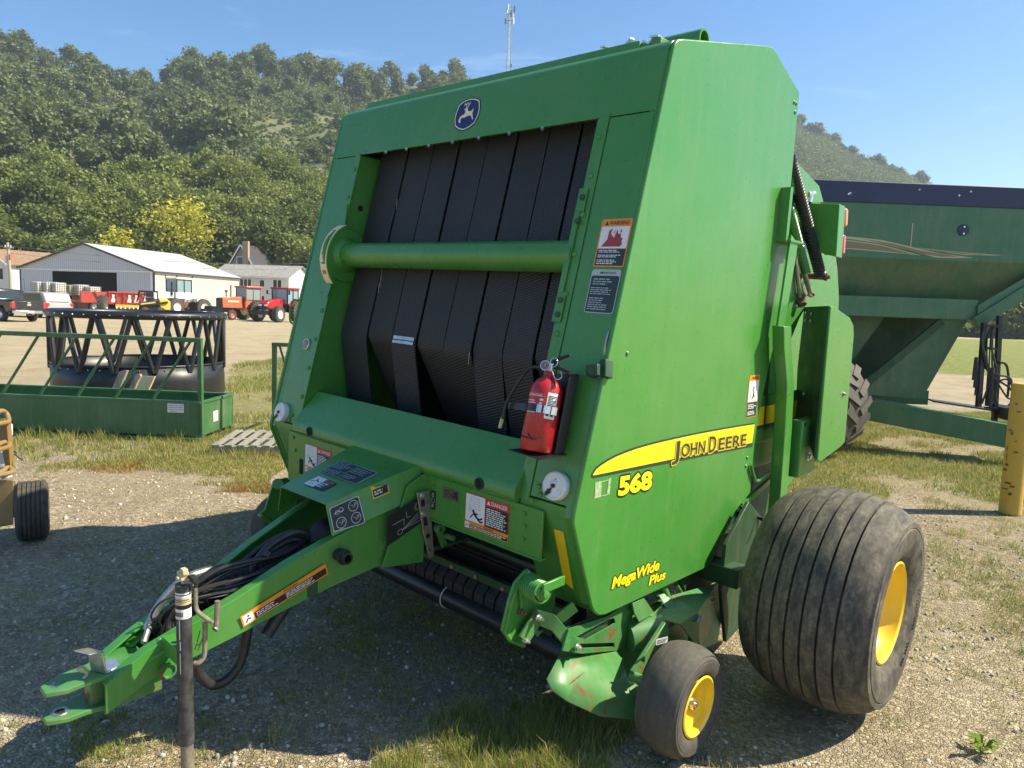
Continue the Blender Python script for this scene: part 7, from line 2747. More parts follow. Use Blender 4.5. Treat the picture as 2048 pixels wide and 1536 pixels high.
mb.build('tongue_crossmember', 'green_dark', baler, bevel=0.003)
mb = MB()
mb.box((-0.11, -2.30, 0.36), (0.11, -2.24, 0.42))
mb.build('tongue_crossmember', 'green_dark', baler, bevel=0.003)
mb = MB()
mb.prism([(-0.26, -1.25, 0.60), (0.26, -1.25, 0.60), (0.30, -0.9, 0.62), (-0.30, -0.9, 0.62)], (0, 0, 0.02))
mb.build('tongue_crossmember', 'green_dark', baler, bevel=0.003)
# side gusset meeting the front beam, right and left
for sx in (1, -1):
    mb = MB()
    mb.prism([(0.262 * sx, -1.42, 0.60), (0.285 * sx, -1.20, 0.58), (0.292 * sx, -1.19, 1.02), (0.275 * sx, -1.30, 0.96)], (0.010 * sx, 0, 0))
    mb.build('tongue_gusset', 'green_paint', baler, bevel=0.002)
# hood
hv = {'fl': (-0.185, -1.665, 0.912), 'fr': (0.185, -1.665, 0.918), 'rl': (-0.262, -1.205, 1.045), 'rr': (0.262, -1.205, 1.045),
      'fbl': (-0.225, -1.655, 0.785), 'fbr': (0.225, -1.655, 0.785), 'rbl': (-0.288, -1.205, 0.90), 'rbr': (0.288, -1.205, 0.90)}
H = {k: Vector(v) for k, v in hv.items()}
mb = MB()
mb.add([H['fl'], H['fr'], H['rr'], H['rl'], H['fbl'], H['fbr'], H['rbr'], H['rbl']], [(0, 1, 2, 3), (1, 5, 6, 2), (0, 3, 7, 4)])
hd = mb.build('tongue_hood', 'green_paint', baler, smooth=False)
sm = hd.modifiers.new('t', 'SOLIDIFY')
sm.thickness = 0.006
bv = hd.modifiers.new('b', 'BEVEL')
bv.width = 0.006
bv.segments = 2
bv.limit_method = 'ANGLE'
# decals on the hood
ux = (H['fr'] - H['fl']).normalized()
uy = (H['rl'] - H['fl']).normalized()
pr_ = Print(H['fl'], (1, 0, 0), (H['rl'] + H['rr'] - H['fl'] - H['fr']).normalized(), 0.006)
pr_.rect(0.045, 0.185, 0.325, 0.315, 'grey_print', 0, 0.01)
pr_.poly([(0.042, 0.20), (0.052, 0.185), (0.325, 0.185), (0.335, 0.195), (0.335, 0.30), (0.325, 0.315), (0.055, 0.315), (0.045, 0.30)], 'grey_print', 0)
pr_.rect(0.050, 0.190, 0.185, 0.232, 'dark_print', 1).rect(0.050, 0.235, 0.185, 0.309, 'dark_print', 1).rect(0.189, 0.190, 0.328, 0.309, 'dark_print', 1)
pr_.fine(0.056, 0.242, 0.180, 0.305, 6, 'grey_print', 2, 3, 0.3).fine(0.056, 0.194, 0.180, 0.228, 3, 'grey_print', 2, 5, 0.3).fine(0.195, 0.25, 0.32, 0.300, 4, 'grey_print', 2, 6, 0.3).fine(0.20, 0.2, 0.30, 0.235, 3, 'grey_print', 2, 16, 0.3)
pr_.rect(0.090, 0.070, 0.165, 0.150, 'white_print', 1).rect(0.165, 0.070, 0.245, 0.150, 'dark_print', 1, 0.012)
pr_.rect(0.170, 0.128, 0.238, 0.143, 'flame_print', 2).fine(0.170, 0.080, 0.235, 0.124, 3, 'white_print', 2, 7)
pr_.line([(0.10, 0.10), (0.125, 0.12), (0.15, 0.11)], 0.006, 'black_print', 2).line([(0.125, 0.12), (0.118, 0.135)], 0.007, 'black_print', 2).line([(0.11, 0.085), (0.14, 0.092)], 0.004, 'black_print', 2)
pr_.build('hood_decal', baler)
vfr = (H['fr'] - H['fbr']).normalized()
pr_ = Print(H['fbr'], (H['rbr'] - H['fbr']).normalized(), vfr, 0.006)
pr_.n = (H['rbr'] - H['fbr']).cross(vfr).normalized()
pr_.poly([(0.008, 0.015), (0.150, -0.004), (0.158, 0.004), (0.152, 0.115), (0.140, 0.122), (0.015, 0.118), (0.008, 0.11)], 'grey_print', 0)
pr_.poly([(0.012, 0.019), (0.147, 0.000), (0.153, 0.007), (0.148, 0.112), (0.138, 0.118), (0.018, 0.114), (0.012, 0.106)], 'black_print', 1)
for cx, cy in ((0.118, 0.088), (0.050, 0.040), (0.120, 0.034)):
    pr_.ring(cx, cy, 0.021, 0.024, 'grey_print', 2, 20)
    pr_.line([(cx - 0.012, cy + 0.006), (cx - 0.004, cy + 0.004), (cx, cy - 0.008), (cx + 0.008, cy + 0.004), (cx + 0.014, cy + 0.006)], 0.0016, 'grey_print', 2)
    pr_.ring(cx + 0.010, cy + 0.004, 0.005, 0.0065, 'grey_print', 2, 10)
pr_.line([(0.025, 0.085), (0.045, 0.092), (0.060, 0.084), (0.072, 0.092)], 0.004, 'grey_print', 2).ring(0.040, 0.088, 0.008, 0.010, 'grey_print', 2, 10).ring(0.060, 0.092, 0.009, 0.011, 'grey_print', 2, 10)
pr_.build('hitch_decal', baler)
pr_ = Print(H['fbr'], (H['rbr'] - H['fbr']).normalized(), vfr, 0.006)
pr_.rect(0.215, 0.078, 0.300, 0.136, 'yellow_print_dark', 0).rect(0.220, 0.083, 0.295, 0.118, 'black_print', 1)
pr_.text('CAUTION', 0.232, 0.122, 0.010, 'black_print', 1, 0.01).fine(0.226, 0.090, 0.288, 0.112, 2, 'white_print', 2, 4)
pr_.build('caution_decal', baler, label='small yellow caution decal')
# warning strip low on the right rail
pa, pb = Vector((xo(-2.015) * -1 + 0.002, -2.015, 0.470)), Vector((xo(-1.66) * -1 + 0.002, -1.66, 0.617))
uu = (pb - pa).normalized()
pr_ = Print(pa, uu, (0, -0.30, 1), 0.004)
Ls = (pb - pa).length
pr_.rect(0, 0, Ls, 0.052, 'orange_print').rect(0.055, 0.005, Ls - 0.006, 0.034, 'black_print', 1).rect(0.006, 0.005, 0.050, 0.046, 'white_print', 1)
pr_.text('WARNING', Ls * 0.48, 0.038, 0.010, 'black_print', 1, 0.01)
pr_.fine(0.062, 0.008, Ls * 0.46, 0.032, 3, 'white_print', 2, 3).fine(Ls * 0.5, 0.008, Ls - 0.012, 0.032, 3, 'white_print', 2, 13)
pr_.line([(0.016, 0.012), (0.026, 0.026), (0.038, 0.020)], 0.005, 'black_print', 2).circ(0.030, 0.036, 0.004, 'black_print', 2, 8)
pr_.build('warning_decal', baler, label='long orange and black warning strip on the tongue')
# black hose-storage decal on the gusset and the slotted steel strap
pr_ = Print((0.277, -1.412, 0.702), (0.10, 0.97, 0.16), (0, -0.02, 1), 0.012)
pr_.poly([(0, 0), (0.21, 0.055), (0.235, 0.065), (0.225, 0.190), (0.02, 0.145), (0, 0.14)], 'black_print', 0)
for rr_ in (0.02, 0.014):
    pr_.ring(0.165, 0.135, rr_ - 0.0015, rr_, 'grey_print', 1, 16)
pr_.line([(0.10, 0.13), (0.105, 0.10), (0.125, 0.10)], 0.002, 'grey_print', 1).line([(0.03, 0.09), (0.09, 0.10), (0.09, 0.07)], 0.002, 'grey_print', 1)
for k in range(4):
    pr_.line([(0.08, 0.05), (0.15 + 0.005 * k, 0.06 + k * 0.014), (0.20, 0.072 + k * 0.014)], 0.0016, 'grey_print', 1)
pr_.ring(0.07, 0.045, 0.012, 0.014, 'grey_print', 1, 12)
pr_.build('hose_decal', baler)
mb = MB()
s_t, s_b = [(0.315, -1.277, 0.933), (0.315, -1.205, 0.933), (0.315, -1.178, 0.761), (0.315, -1.157, 0.605), (0.315, -1.185, 0.602), (0.315, -1.228, 0.735)], None
mb.prism(s_t, (0.008, 0, 0))
mb.build('slotted_strap', 'tube_grey', baler, bevel=0.002)
mb = MB()
for a, b in (((0.326, -1.246, 0.896), (0.326, -1.241, 0.867)), ((0.326, -1.229, 0.810), (0.326, -1.221, 0.773))):
    mb.tube([Vector(a), Vector(b)], 0.009, 8)
    mb.build('strap_slot', 'dark_void', baler)
    mb = MB()
mb.disc((0.325, -1.203, 0.716), (1, 0, 0), 0.012, 12)
mb.build('strap_hole', 'dark_void', baler)
mb = MB()
mb.disc((0.325, -1.187, 0.645), (1, 0, 0), 0.005, 8)
mb.build('strap_hole', 'dark_void', baler)
for p in ((0.325, -1.252, 0.920), (0.325, -1.242, 0.831)):
    mb = MB()
    mb.lathe(p, (1, 0, 0), [(0, 0.013), (0.003, 0.013), (0.003, 0.008), (0.012, 0.008), (0.012, 0)], 8)
    mb.build('bolt', 'bright_steel', baler)
# knuckle behind the strap
mb = MB()
k0 = Vector((0.320, -1.141, 0.742))
mb.lathe(k0, (1, 0, 0), [(0, 0.025), (0.03, 0.025), (0.03, 0.010), (-0.01, 0.010)], 14)
mb.lathe(Vector((0.340, -1.100, 0.700)), (1, 0, 0), [(0, 0.014), (0.05, 0.014), (0.05, 0.0)], 12)
mb.bar(k0, (0.320, -1.095, 0.646), 0.02, 0.03)
mb.build('knuckle', 'green_worn', baler, bevel=0.002)

# grease-port pipe on the rail
mb = MB()
pc = Vector((0.225, -1.613, 0.693))
mb.lathe(pc + Vector((-0.03, 0, 0)), (1, 0, 0), [(0, 0.028), (0.055, 0.028), (0.055, 0.034), (0.068, 0.034), (0.068, 0.026), (0.09, 0.026), (0.09, 0.018), (0.02, 0.018), (0.02, 0)], 20)
mb.build('jack_socket', 'steel_dark', baler)

# ---- hitch clevis
mb = MB()
def plate(zc, pts, th):
    mb.prism([(x, y, zc) for x, y in pts], (0, 0, th))
hp_ = [(-0.062, -2.50), (-0.062, -2.61), (-0.030, -2.668), (0.030, -2.668), (0.062, -2.61), (0.062, -2.55), (0.085, -2.44), (0.085, -2.34), (-0.085, -2.34), (-0.085, -2.44)]
mb.prism([(x, y, 0.372 + (y + 2.66) * 0.10) for x, y in hp_], (0, 0, 0.018))
mb.build('clevis_top', 'green_worn', baler, bevel=0.003)
mb = MB()
mb.prism([(x, y, 0.268 + (y + 2.66) * 0.05) for x, y in hp_], (0, 0, 0.018))
mb.build('clevis_bottom', 'green_worn', baler, bevel=0.003)
mb = MB()
mb.box((-0.030, -2.53, 0.285), (0.040, -2.47, 0.385))
mb.box((-0.085, -2.44, 0.285), (-0.07, -2.30, 0.395))
mb.box((0.072, -2.44, 0.285), (0.087, -2.30, 0.395))
mb.build('clevis_block', 'green_worn', baler, bevel=0.003)
for z, tp in ((0.3915, 1), (0.2875, 0)):
    mb = MB()
    mb.lathe((0.0, -2.615, z), (0, 0, 1), [(0, 0.030), (0.002, 0.028), (0.002, 0.018), (0.0012, 0.017)], 20, 0)
    mb.disc((0.0, -2.615, z + 0.0014), (0, 0, 1), 0.017, 16, 1)
    mb.build('pin_hole', ['steel', 'dark_void'], baler)
# bent steel strap and hairpin clip lying on the clevis
mb = MB()
rot = Matrix.Rotation(R(25), 3, 'Z')
cb = Vector((0.02, -2.47, 0.408))
def zb_(pts):
    return [cb + rot @ (Vector(p) * 1.45) for p in pts]
mb.prism(zb_([(-0.025, -0.02, 0), (-0.025, 0.06, 0), (0.025, 0.06, 0), (0.025, -0.02, 0)]), (0, 0, 0.005))
mb.prism(zb_([(-0.025, -0.02, 0), (0.025, -0.02, 0), (0.025, -0.03, 0.06), (-0.025, -0.03, 0.06)]), rot @ Vector((0, -0.006, 0)))
mb.prism(zb_([(-0.025, -0.03, 0.06), (0.025, -0.03, 0.06), (0.025, -0.07, 0.072), (-0.025, -0.07, 0.072)]), (0, 0, 0.005))
mb.build('bent_strap', 'bright_steel', baler, bevel=0.002)
mb = MB()
mb.tube(bez([(0.0, -2.52, 0.400), (-0.01, -2.54, 0.425), (0.01, -2.56, 0.43), (0.02, -2.535, 0.41), (0.035, -2.55, 0.402)], 5), 0.005, 6)
mb.build('hairpin_clip', 'decal_cream', baler)
# bolted ears where the rails meet the clevis
for sx in (1, -1):
    mb = MB()
    mb.prism([(0.04 * sx, -2.36, 0.42), (0.10 * sx, -2.38, 0.41), (0.13 * sx, -2.30, 0.45), (0.12 * sx, -2.22, 0.50), (0.05 * sx, -2.24, 0.49)][::sx], (0, 0, 0.014))
    mb.lathe((0.085 * sx, -2.30, 0.465), (0, -0.4, 1), [(0, 0.018), (0.014, 0.018), (0.014, 0.010), (0.03, 0.010), (0.03, 0)], 6)
    mb.build('rail_ear', 'green_paint', baler, bevel=0.003)
mb = MB()
mb.lathe((0.140, -2.301, 0.386), (1, 0, 0), [(0, 0.030), (0.012, 0.030), (0.012, 0.024), (0.004, 0.022), (0.004, 0)], 18)
mb.build('rail_washer', 'green_worn', baler)
mb = MB()
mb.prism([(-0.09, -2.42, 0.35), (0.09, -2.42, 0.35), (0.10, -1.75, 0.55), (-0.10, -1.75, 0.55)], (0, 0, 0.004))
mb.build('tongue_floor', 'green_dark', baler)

# ---- jack
jx, jy = 0.175, -2.222
mb = MB()
jt, jb = Vector((0.260, -2.294, 0.759)), Vector((0.260, -2.281, 0.145))
ax = (jt - jb).normalized()
mb.lathe(jb, ax, [(0, 0.0265), (0.0, 0.0265), ((jt - jb).length, 0.0265), ((jt - jb).length, 0.022), ((jt - jb).length, 0.001)], 28)
jk = mb.build('jack_tube', 'jack_paint', baler)
mb = MB()
foot = jb - ax * (jb.z / ax.z) + ax * 0.005
mb.cyl(jb + ax * 0.02, foot, 0.0225, seg=20)
mb.lathe(foot - Vector((0, 0, 0.02)), (0, 0, 1), [(0, 0.05), (0.015, 0.05), (0.018, 0.024)], 20)
mb.build('jack_leg', 'tube_grey', baler)
mb = MB()
mb.cyl(jt, jt + ax * 0.018, 0.007, seg=10)
mb.cbox(jt + ax * 0.032, (0.034, 0.030, 0.030))
mb.cbox(jt + ax * 0.050 + Vector((0.010, 0, 0)), (0.028, 0.020, 0.022))
mb.lathe(jt + ax * 0.03 + Vector((0.006, -0.014, 0)), (0.2, -1, 0), [(0, 0.008), (0.012, 0.008), (0.012, 0)], 8)
mb.build('jack_head', 'decal_cream', baler, bevel=0.003)
mb = MB()
mb.tube(bez([jt + ax * 0.03 + Vector((0.02, 0.01, 0)), jt + ax * 0.02 + Vector((0.035, 0.03, 0.01)), jt + ax * (-0.01) + Vector((0.035, 0.03, 0))], 5), 0.007, 8)
mb.cbox(jt + ax * 0.028 + Vector((0.045, 0.02, 0)), (0.035, 0.018, 0.014))
mb.build('jack_knob', 'black_rubber', baler, bevel=0.002)
mb = MB()
mb.bar(jt - ax * 0.28, jt - ax * 0.28 - Vector((0.15, 0, 0)), 0.04, 0.06)
mb.build('jack_mount', 'green_paint', baler)
# curved label wrapped on the tube
mb = MB()
side_ = Vector((1, 0, 0))
vv = ax.cross(side_).normalized()
def wrap(z0, z1, a0, a1, r_, mi):
    n_ = 12
    vs = []
    for i in range(n_ + 1):
        a = R(a0 + (a1 - a0) * i / n_)
        rd = side_ * math.cos(a) + vv * math.sin(a)
        rd = (rd - ax * rd.dot(ax)).normalized()
        vs += [jt - ax * z0 + rd * r_, jt - ax * z1 + rd * r_]
    mb.add(vs, [(2 * i, 2 * i + 1, 2 * i + 3, 2 * i + 2) for i in range(n_)], mi)
sgn = -1 if vv.y > 0 else 1
A0, A1 = (-120, 50) if vv.y > 0 else (-50, 120)
wrap(0.025, 0.122, A0, A1, 0.0270, 0)
wrap(0.042, 0.070, A0 + 3, A1 - 3, 0.0272, 1)
wrap(0.050, 0.053, A0 + 8, A1 - 30, 0.0274, 2)
wrap(0.058, 0.060, A0 + 8, A1 - 12, 0.0274, 2)
wrap(0.070, 0.085, A0 + 3, A1 - 3, 0.0273, 2)
wrap(0.031, 0.035, A0 + 12, A1 - 12, 0.0273, 2)
for i in range(16):
    wrap(0.096, 0.113, A0 + 15 + i * 5, A0 + 17 + i * 5 + (i % 3), 0.0274, 2)
mb.build('jack_label', ['white_print', 'decal_cream', 'black_print'], baler)
# paint scuffs down the tube
mb = MB()
for z0, z1, a0, a1, m_ in ((0.125, 0.20, -48, -40, 0), (0.205, 0.24, -46, -38, 0), (0.25, 0.33, -47, -41, 0)):
    aa0, aa1 = (a0, a1) if vv.y > 0 else (-a1, -a0)
    wrap(z0, z1, aa0 - 12, aa1 - 12, 0.0269, 0)
mb.build('paint_scuff', ['white_print'], baler)
# crank handle, bent bar
mb = MB()
mb.tube(bez([(0.270, -2.256, 0.748), (0.270, -2.254, 0.700), (0.270, -2.252, 0.662), (0.280, -2.242, 0.638), (0.290, -2.201, 0.596)], 6), 0.0085, 10)
mb.tube([(0.290, -2.182, 0.673), (0.290, -2.187, 0.572)], 0.010, 10)
mb.lathe((0.290, -2.187, 0.570), (0.3, -0.8, -0.4), [(0, 0.012), (0.008, 0.012), (0.008, 0)], 10)
mb.tube(bez([(0.260, -2.215, 0.589), (0.260, -2.215, 0.521), (0.260, -2.218, 0.460), (0.260, -2.237, 0.441), (0.250, -2.251, 0.440)], 6), 0.009, 10)
mb.build('crank_handle', 'tube_grey', baler)
mb = MB()
for k in range(3):
    mb.tube([(0.245, -2.245, 0.487), (0.245, -2.226, 0.555)], 0.002, 4)
mb.tube(bez([(0.250, -2.247, 0.519), (0.250, -2.232, 0.504), (0.250, -2.219, 0.527), (0.250, -2.243, 0.469)], 5), 0.0022, 5)
mb.build('tie_wire', 'decal_tan', baler)

# ---- hoses, cables, driveline cover lying in the tongue
mb = MB()
mb.tube(bez([(0.000, -1.971, 0.517), (0.000, -1.912, 0.588), (0.010, -1.878, 0.671), (0.020, -1.808, 0.735), (0.030, -1.714, 0.764), (0.050, -1.654, 0.743), (0.060, -1.634, 0.684), (0.060, -1.676, 0.636), (0.050, -1.748, 0.633), (0.030, -1.830, 0.598)], 10), 0.0165, 14)
mb.build('hydraulic_hose', 'hose_rubber', baler)
mb = MB()
mb.tube(bez([(-0.040, -1.984, 0.496), (-0.040, -1.884, 0.591), (-0.030, -1.826, 0.651), (-0.010, -1.762, 0.705), (0.010, -1.697, 0.723), (0.030, -1.664, 0.694), (0.040, -1.679, 0.650), (0.020, -1.777, 0.581)], 10), 0.0135, 12)
mb.build('hydraulic_hose', 'hose_rubber', baler)
mb = MB()
mb.tube(bez([(-0.060, -2.091, 0.499), (-0.070, -2.002, 0.579), (-0.070, -1.915, 0.634), (-0.060, -1.806, 0.701), (-0.040, -1.722, 0.733), (-0.020, -1.658, 0.690)], 10), 0.012, 12)
mb.build('hydraulic_hose', 'hose_rubber', baler)
rn = random.Random(3)
HB = [[(0.000, -2.212, 0.458), (0.000, -2.254, 0.472), (0.010, -2.273, 0.523), (0.030, -2.238, 0.574), (0.050, -2.140, 0.593), (0.070, -2.027, 0.593), (0.070, -1.897, 0.607), (0.060, -1.766, 0.636), (0.040, -1.594, 0.692)],
      [(0.040, -2.242, 0.436), (0.000, -2.264, 0.449), (0.000, -2.258, 0.508), (0.020, -2.205, 0.581), (0.050, -2.100, 0.613), (0.070, -1.985, 0.619), (0.070, -1.853, 0.639), (0.050, -1.700, 0.674), (0.020, -1.555, 0.714)],
      [(0.000, -2.235, 0.439), (-0.020, -2.231, 0.503), (-0.020, -2.169, 0.578), (0.000, -2.056, 0.648), (0.020, -1.938, 0.667), (0.030, -1.808, 0.671), (0.020, -1.682, 0.695), (0.000, -1.569, 0.735)]]
for k in range(15):
    base_ = HB[k % 3]
    mb = MB()
    off_ = Vector((rn.uniform(-.025, .02), rn.uniform(-.02, .02), rn.uniform(-.022, .022)))
    P_ = [Vector(p) + off_ * (0.6 + 0.8 * rn.random()) + Vector((0, 0, rn.uniform(-.008, .008))) for p in base_]
    mb.tube(bez(P_, 8), 0.0042 + 0.0022 * (k % 3), 8)
    mb.build('hose', 'hose_rubber', baler)
mb = MB()
mb.tube(bez([(0.130, -2.116, 0.476), (0.120, -2.041, 0.546), (0.100, -1.957, 0.611), (0.070, -1.841, 0.636)], 8), 0.004, 6)
mb.build('hose', 'hose_rubber', baler)
for a_, b_ in (((0.020, -1.854, 0.701), (0.040, -1.837, 0.688)), ((0.060, -1.718, 0.651), (0.070, -1.697, 0.672))):
    mb = MB()
    mb.tube([a_, b_], 0.020, 10)
    mb.build('hose_clamp', 'steel_dark', baler)
mb = MB()
mb.tube(bez([(-0.06, -2.30, 0.47), (-0.07, -2.24, 0.56), (-0.05, -2.16, 0.64), (-0.04, -2.05, 0.66)], 6), 0.018, 10)
mb.tube([(-0.03, -2.30, 0.50), (0.02, -2.34, 0.46)], 0.012, 8)
mb.build('coupler', 'steel', baler)
mb = MB()   # ribbed PTO guard under the coil
for i in range(26):
    t_ = i / 25
    c = Vector((-0.03, -2.18 + t_ * 0.55, 0.52 + t_ * 0.14))
mb.tube([(-0.04, -2.20, 0.52), (-0.04, -1.40, 0.72)], 0.045, 20)
for i in range(22):
    t_ = i / 21
    c0_ = Vector((-0.04, -2.18 + t_ * 0.60, 0.525 + t_ * 0.15))
    mb.lathe(c0_, (0, 0.97, 0.24), [(-0.006, 0.046), (0, 0.054), (0.006, 0.046)], 20)
mb.build('driveline_guard', 'black_rubber', baler)
# drooping fat hose below the rail and the square tube end
mb = MB()
mb.tube(bez([(0.080, -1.952, 0.452), (0.080, -1.962, 0.368), (0.080, -1.987, 0.278), (0.080, -2.040, 0.226), (0.080, -2.102, 0.224), (0.080, -2.149, 0.280), (0.080, -2.169, 0.333)], 8), 0.020, 14)
mb.build('breakaway_hose', 'hose_rubber', baler)
mb = MB()
mb.tube([(0.120, -1.798, 0.496), (0.120, -1.895, 0.382)], 0.026, 14)
mb.build('stub_tube', 'steel_dark', baler)
# navy rag / hose bag under the hood
mb = MB()
mb.tube(bez([(0.02, -1.35, 0.70), (0.05, -1.48, 0.76), (0.10, -1.60, 0.78), (0.14, -1.66, 0.72)], 6), [0.05 + 0.01 * math.sin(i) for i in range(19)], 12)
mb.build('rag', 'cloth_navy', baler)

# ======================================================================
# ================================================================== NEARER THINGS
# ---- green bunk feeder
bf = thing('bunk_feeder', 'green steel bunk feeder with slanted bars, in front of the black ring', 'feeder', (-5.849, 0.481, 0), math.atan2(0.646, 0.763))
L, Wd, zb, zt, zr = 4.6, 0.95, 0.07, 0.50, 1.255     # local x negative to the left, y to the back
mb = MB()
mb.prism([(-L, 0.0, zb), (-L, -0.0, zt - 0.02), (-L, 0.02, zt - 0.02), (-L, 0.02, zb)], (L, 0, 0))
mb.build('front_sheet', 'feeder_green', bf)
mb = MB()
mb.prism([(-L, Wd, zb), (-L, Wd, zt), (-L, Wd - 0.02, zt), (-L, Wd - 0.02, zb)], (L, 0, 0))
mb.build('back_sheet', 'feeder_green', bf)
mb = MB()
mb.box((-0.02, 0, zb), (0.0, Wd, zt))
mb.box((-0.03, 0, zt - 0.03), (0.012, Wd, zt + 0.005))
mb.build('end_sheet', 'feeder_green', bf, bevel=0.004)
mb = MB()
mb.box((-L, 0.02, zb + 0.05), (-0.02, Wd - 0.02, zb + 0.07))
mb.build('trough_floor', 'feeder_green', bf)
for y in (0.0, Wd - 0.05):
    mb = MB()
    mb.box((-L, y - 0.005, zt - 0.03), (0.01, y + 0.055, zt + 0.005))
    mb.build('trough_rail', 'feeder_green', bf, bevel=0.004)
mb = MB()
mb.box((-L - 0.05, -0.03, 0.0), (0.02, 0.05, 0.055))
mb.build('skid', 'feeder_green', bf, bevel=0.006)
mb = MB()
mb.box((-L - 0.05, Wd - 0.05, 0.0), (0.02, Wd + 0.03, 0.055))
mb.build('skid', 'feeder_green', bf, bevel=0.006)
mb = MB()
mb.box((-L, -0.012, zb + 0.0), (-0.10, -0.006, zb + 0.012))
mb.build('sheet_crease', 'green_dark', bf)
mb = MB()
mb.bar((-0.0, 0.03, zt - 0.45), (0.0, 0.03, zr), 0.055, 0.055, up=(0, 1, 0))
mb.build('corner_post', 'feeder_green', bf, bevel=0.006)
mb = MB()
mb.bar((-L, 0.03, zr), (0.027, 0.03, zr), 0.055, 0.055)
mb.build('top_rail', 'feeder_green', bf, bevel=0.006)
nb2 = 9
for k in range(nb2):
    x0 = -0.62 - k * 0.475
    mb = MB()
    mb.cyl((x0 + 0.02, 0.03, zt), (x0 + 0.50, 0.03, zr - 0.02), 0.0165, seg=12)
    mb.build('slant_bar', 'feeder_green', bf)
pr_ = Print((-0.40, -0.001, 0.36), (1, 0, 0), (0, 0, 1), 0.003)
pr_.rect(0, 0, 0.205, 0.11, 'white_print')
for k, tx in enumerate(('FEEDERS THAT LAST', 'FEEDERS THAT WORK', 'FEEDERS THAT SAVE')):
    pr_.text(tx, 0.012, 0.082 - k * 0.026, 0.013, 'green_dark', 1, 0.015, 0.18)
pr_.fine(0.03, 0.006, 0.15, 0.02, 1, 'green_dark', 1, 4, 0.4)
pr_.build('maker_sticker', bf)
pr_ = Print((0.001, 0.36, 0.20), (0, 1, 0), (0, 0, 1), 0.003)
pr_.rect(0, 0, 0.13, 0.135, 'white_print').fine(0.01, 0.01, 0.12, 0.11, 7, 'green_print' if 'green_print' in MATS else 'green_dark', 1, 9, 0.4)
pr_.build('notice_sticker', bf)
# planks sticking out of the trough
for k, (a, b, w_, th, m_, lb) in enumerate((((-7.770, 0.118, 0.337), (-7.687, 0.250, 0.737), 0.105, 0.05, 'wood_bark', 'rough split board, leftmost of the three planks standing in the bunk feeder'),
                                       ((-7.672, 0.275, 0.337), (-7.584, 0.405, 0.684), 0.08, 0.05, 'wood_bark', 'narrow splintered board, middle one of the three planks in the bunk feeder'),
                                       ((-7.450, 0.344, 0.357), (-7.372, 0.463, 0.686), 0.175, 0.035, 'wood_tan', 'broad clean plank, rightmost of the three planks in the bunk feeder'))):
    a, b = Vector(a), Vector(b)
    mb = MB()
    r3 = random.Random(k)
    d = (b - a)
    a2 = a - d * 0.35
    sd = Vector((0.763, 0.646, 0)) * (w_ / 2)
    nn_ = d.cross(sd).normalized() * th
    e = [r3.uniform(-.02, .02) for _ in range(4)]
    P = [a2 - sd, a2 + sd, b + sd + d.normalized() * e[0], b + sd * 0.3 + d.normalized() * (e[1] * 1.5), b - sd * 0.2 + d.normalized() * (e[2]), b - sd + d.normalized() * e[3]]
    if m_ == 'wood_tan':
        P = [a2 - sd, a2 + sd, b + sd, b - sd]
    mb.prism(P, nn_)
    o = mb.build('wooden_plank', m_, bevel=0.003)
    tag(o, lb, 'plank', 'planks in the bunk feeder')

# ---- black ring feeder
rfd = thing('ring_feeder', 'round black steel bale feeder with crossed bars and a deep skirt', 'feeder', (-10.2, 1.40, 0))
RT, RB, zt, zm = 1.33, 1.32, 1.455, 0.66
def ringpts(r_, z, n=72, wob=0.0):
    return [(r_ * math.cos(2 * math.pi * i / n), r_ * math.sin(2 * math.pi * i / n), z + wob * math.sin(3 * 2 * math.pi * i / n)) for i in range(n)]
mb = MB()
mb.tube(ringpts(RT, zt), 0.062, 14, closed=True)
mb.build('top_ring', 'black_metal', rfd)
mb = MB()
vs = []
n = 96
for i in range(n):
    a = 2 * math.pi * i / n
    bul = 0.012 * math.sin(5 * a) + 0.01 * math.sin(11 * a)
    for z, r_ in ((zm, RB), (0.4, RB + 0.015 + bul), (0.12, RB + 0.02 + bul), (0.0, RB)):
        vs.append((r_ * math.cos(a), r_ * math.sin(a), z))
fs = []
for i in range(n):
    j = (i + 1) % n
    for k in range(3):
        fs.append((i * 4 + k + 1, i * 4 + k, j * 4 + k, j * 4 + k + 1)[::-1])
mb.add(vs, fs)
o = mb.build('skirt', 'black_metal', rfd)
so = o.modifiers.new('t', 'SOLIDIFY')
so.thickness = 0.006
so.offset = 0
mb = MB()
mb.tube(ringpts(RB + 0.004, zm), 0.016, 8, closed=True)
mb.build('skirt_rim', 'black_metal', rfd)
NB = 15
for k in range(NB):
    a0 = 2 * math.pi * k / NB
    for sg in (-1, 1):
        a1 = a0 + sg * 0.115
        aT = a0 - sg * 0.10
        mb = MB()
        mb.cyl((RB * math.cos(a0 + sg * 0.20), RB * math.sin(a0 + sg * 0.20), zm - 0.10), (RT * math.cos(a0 + sg * 0.02), RT * math.sin(a0 + sg * 0.02), zt - 0.02), 0.037, seg=10)
        mb.build('bar', 'black_metal', rfd)
mb = MB()
for k in range(NB * 3):
    a = 2 * math.pi * k / (NB * 3) + 0.05
    for r_, z in ((RT + 0.062, zt), (RB + 0.008, zm - 0.06)):
        d = Vector((math.cos(a), math.sin(a), 0))
        mb.lathe(d * r_ + Vector((0, 0, z)), d, [(0, 0.011), (0.008, 0.009), (0.009, 0.001)], 8)
o = mb.build('rivet_heads', 'bright_steel', rfd)
o['kind'] = 'stuff'

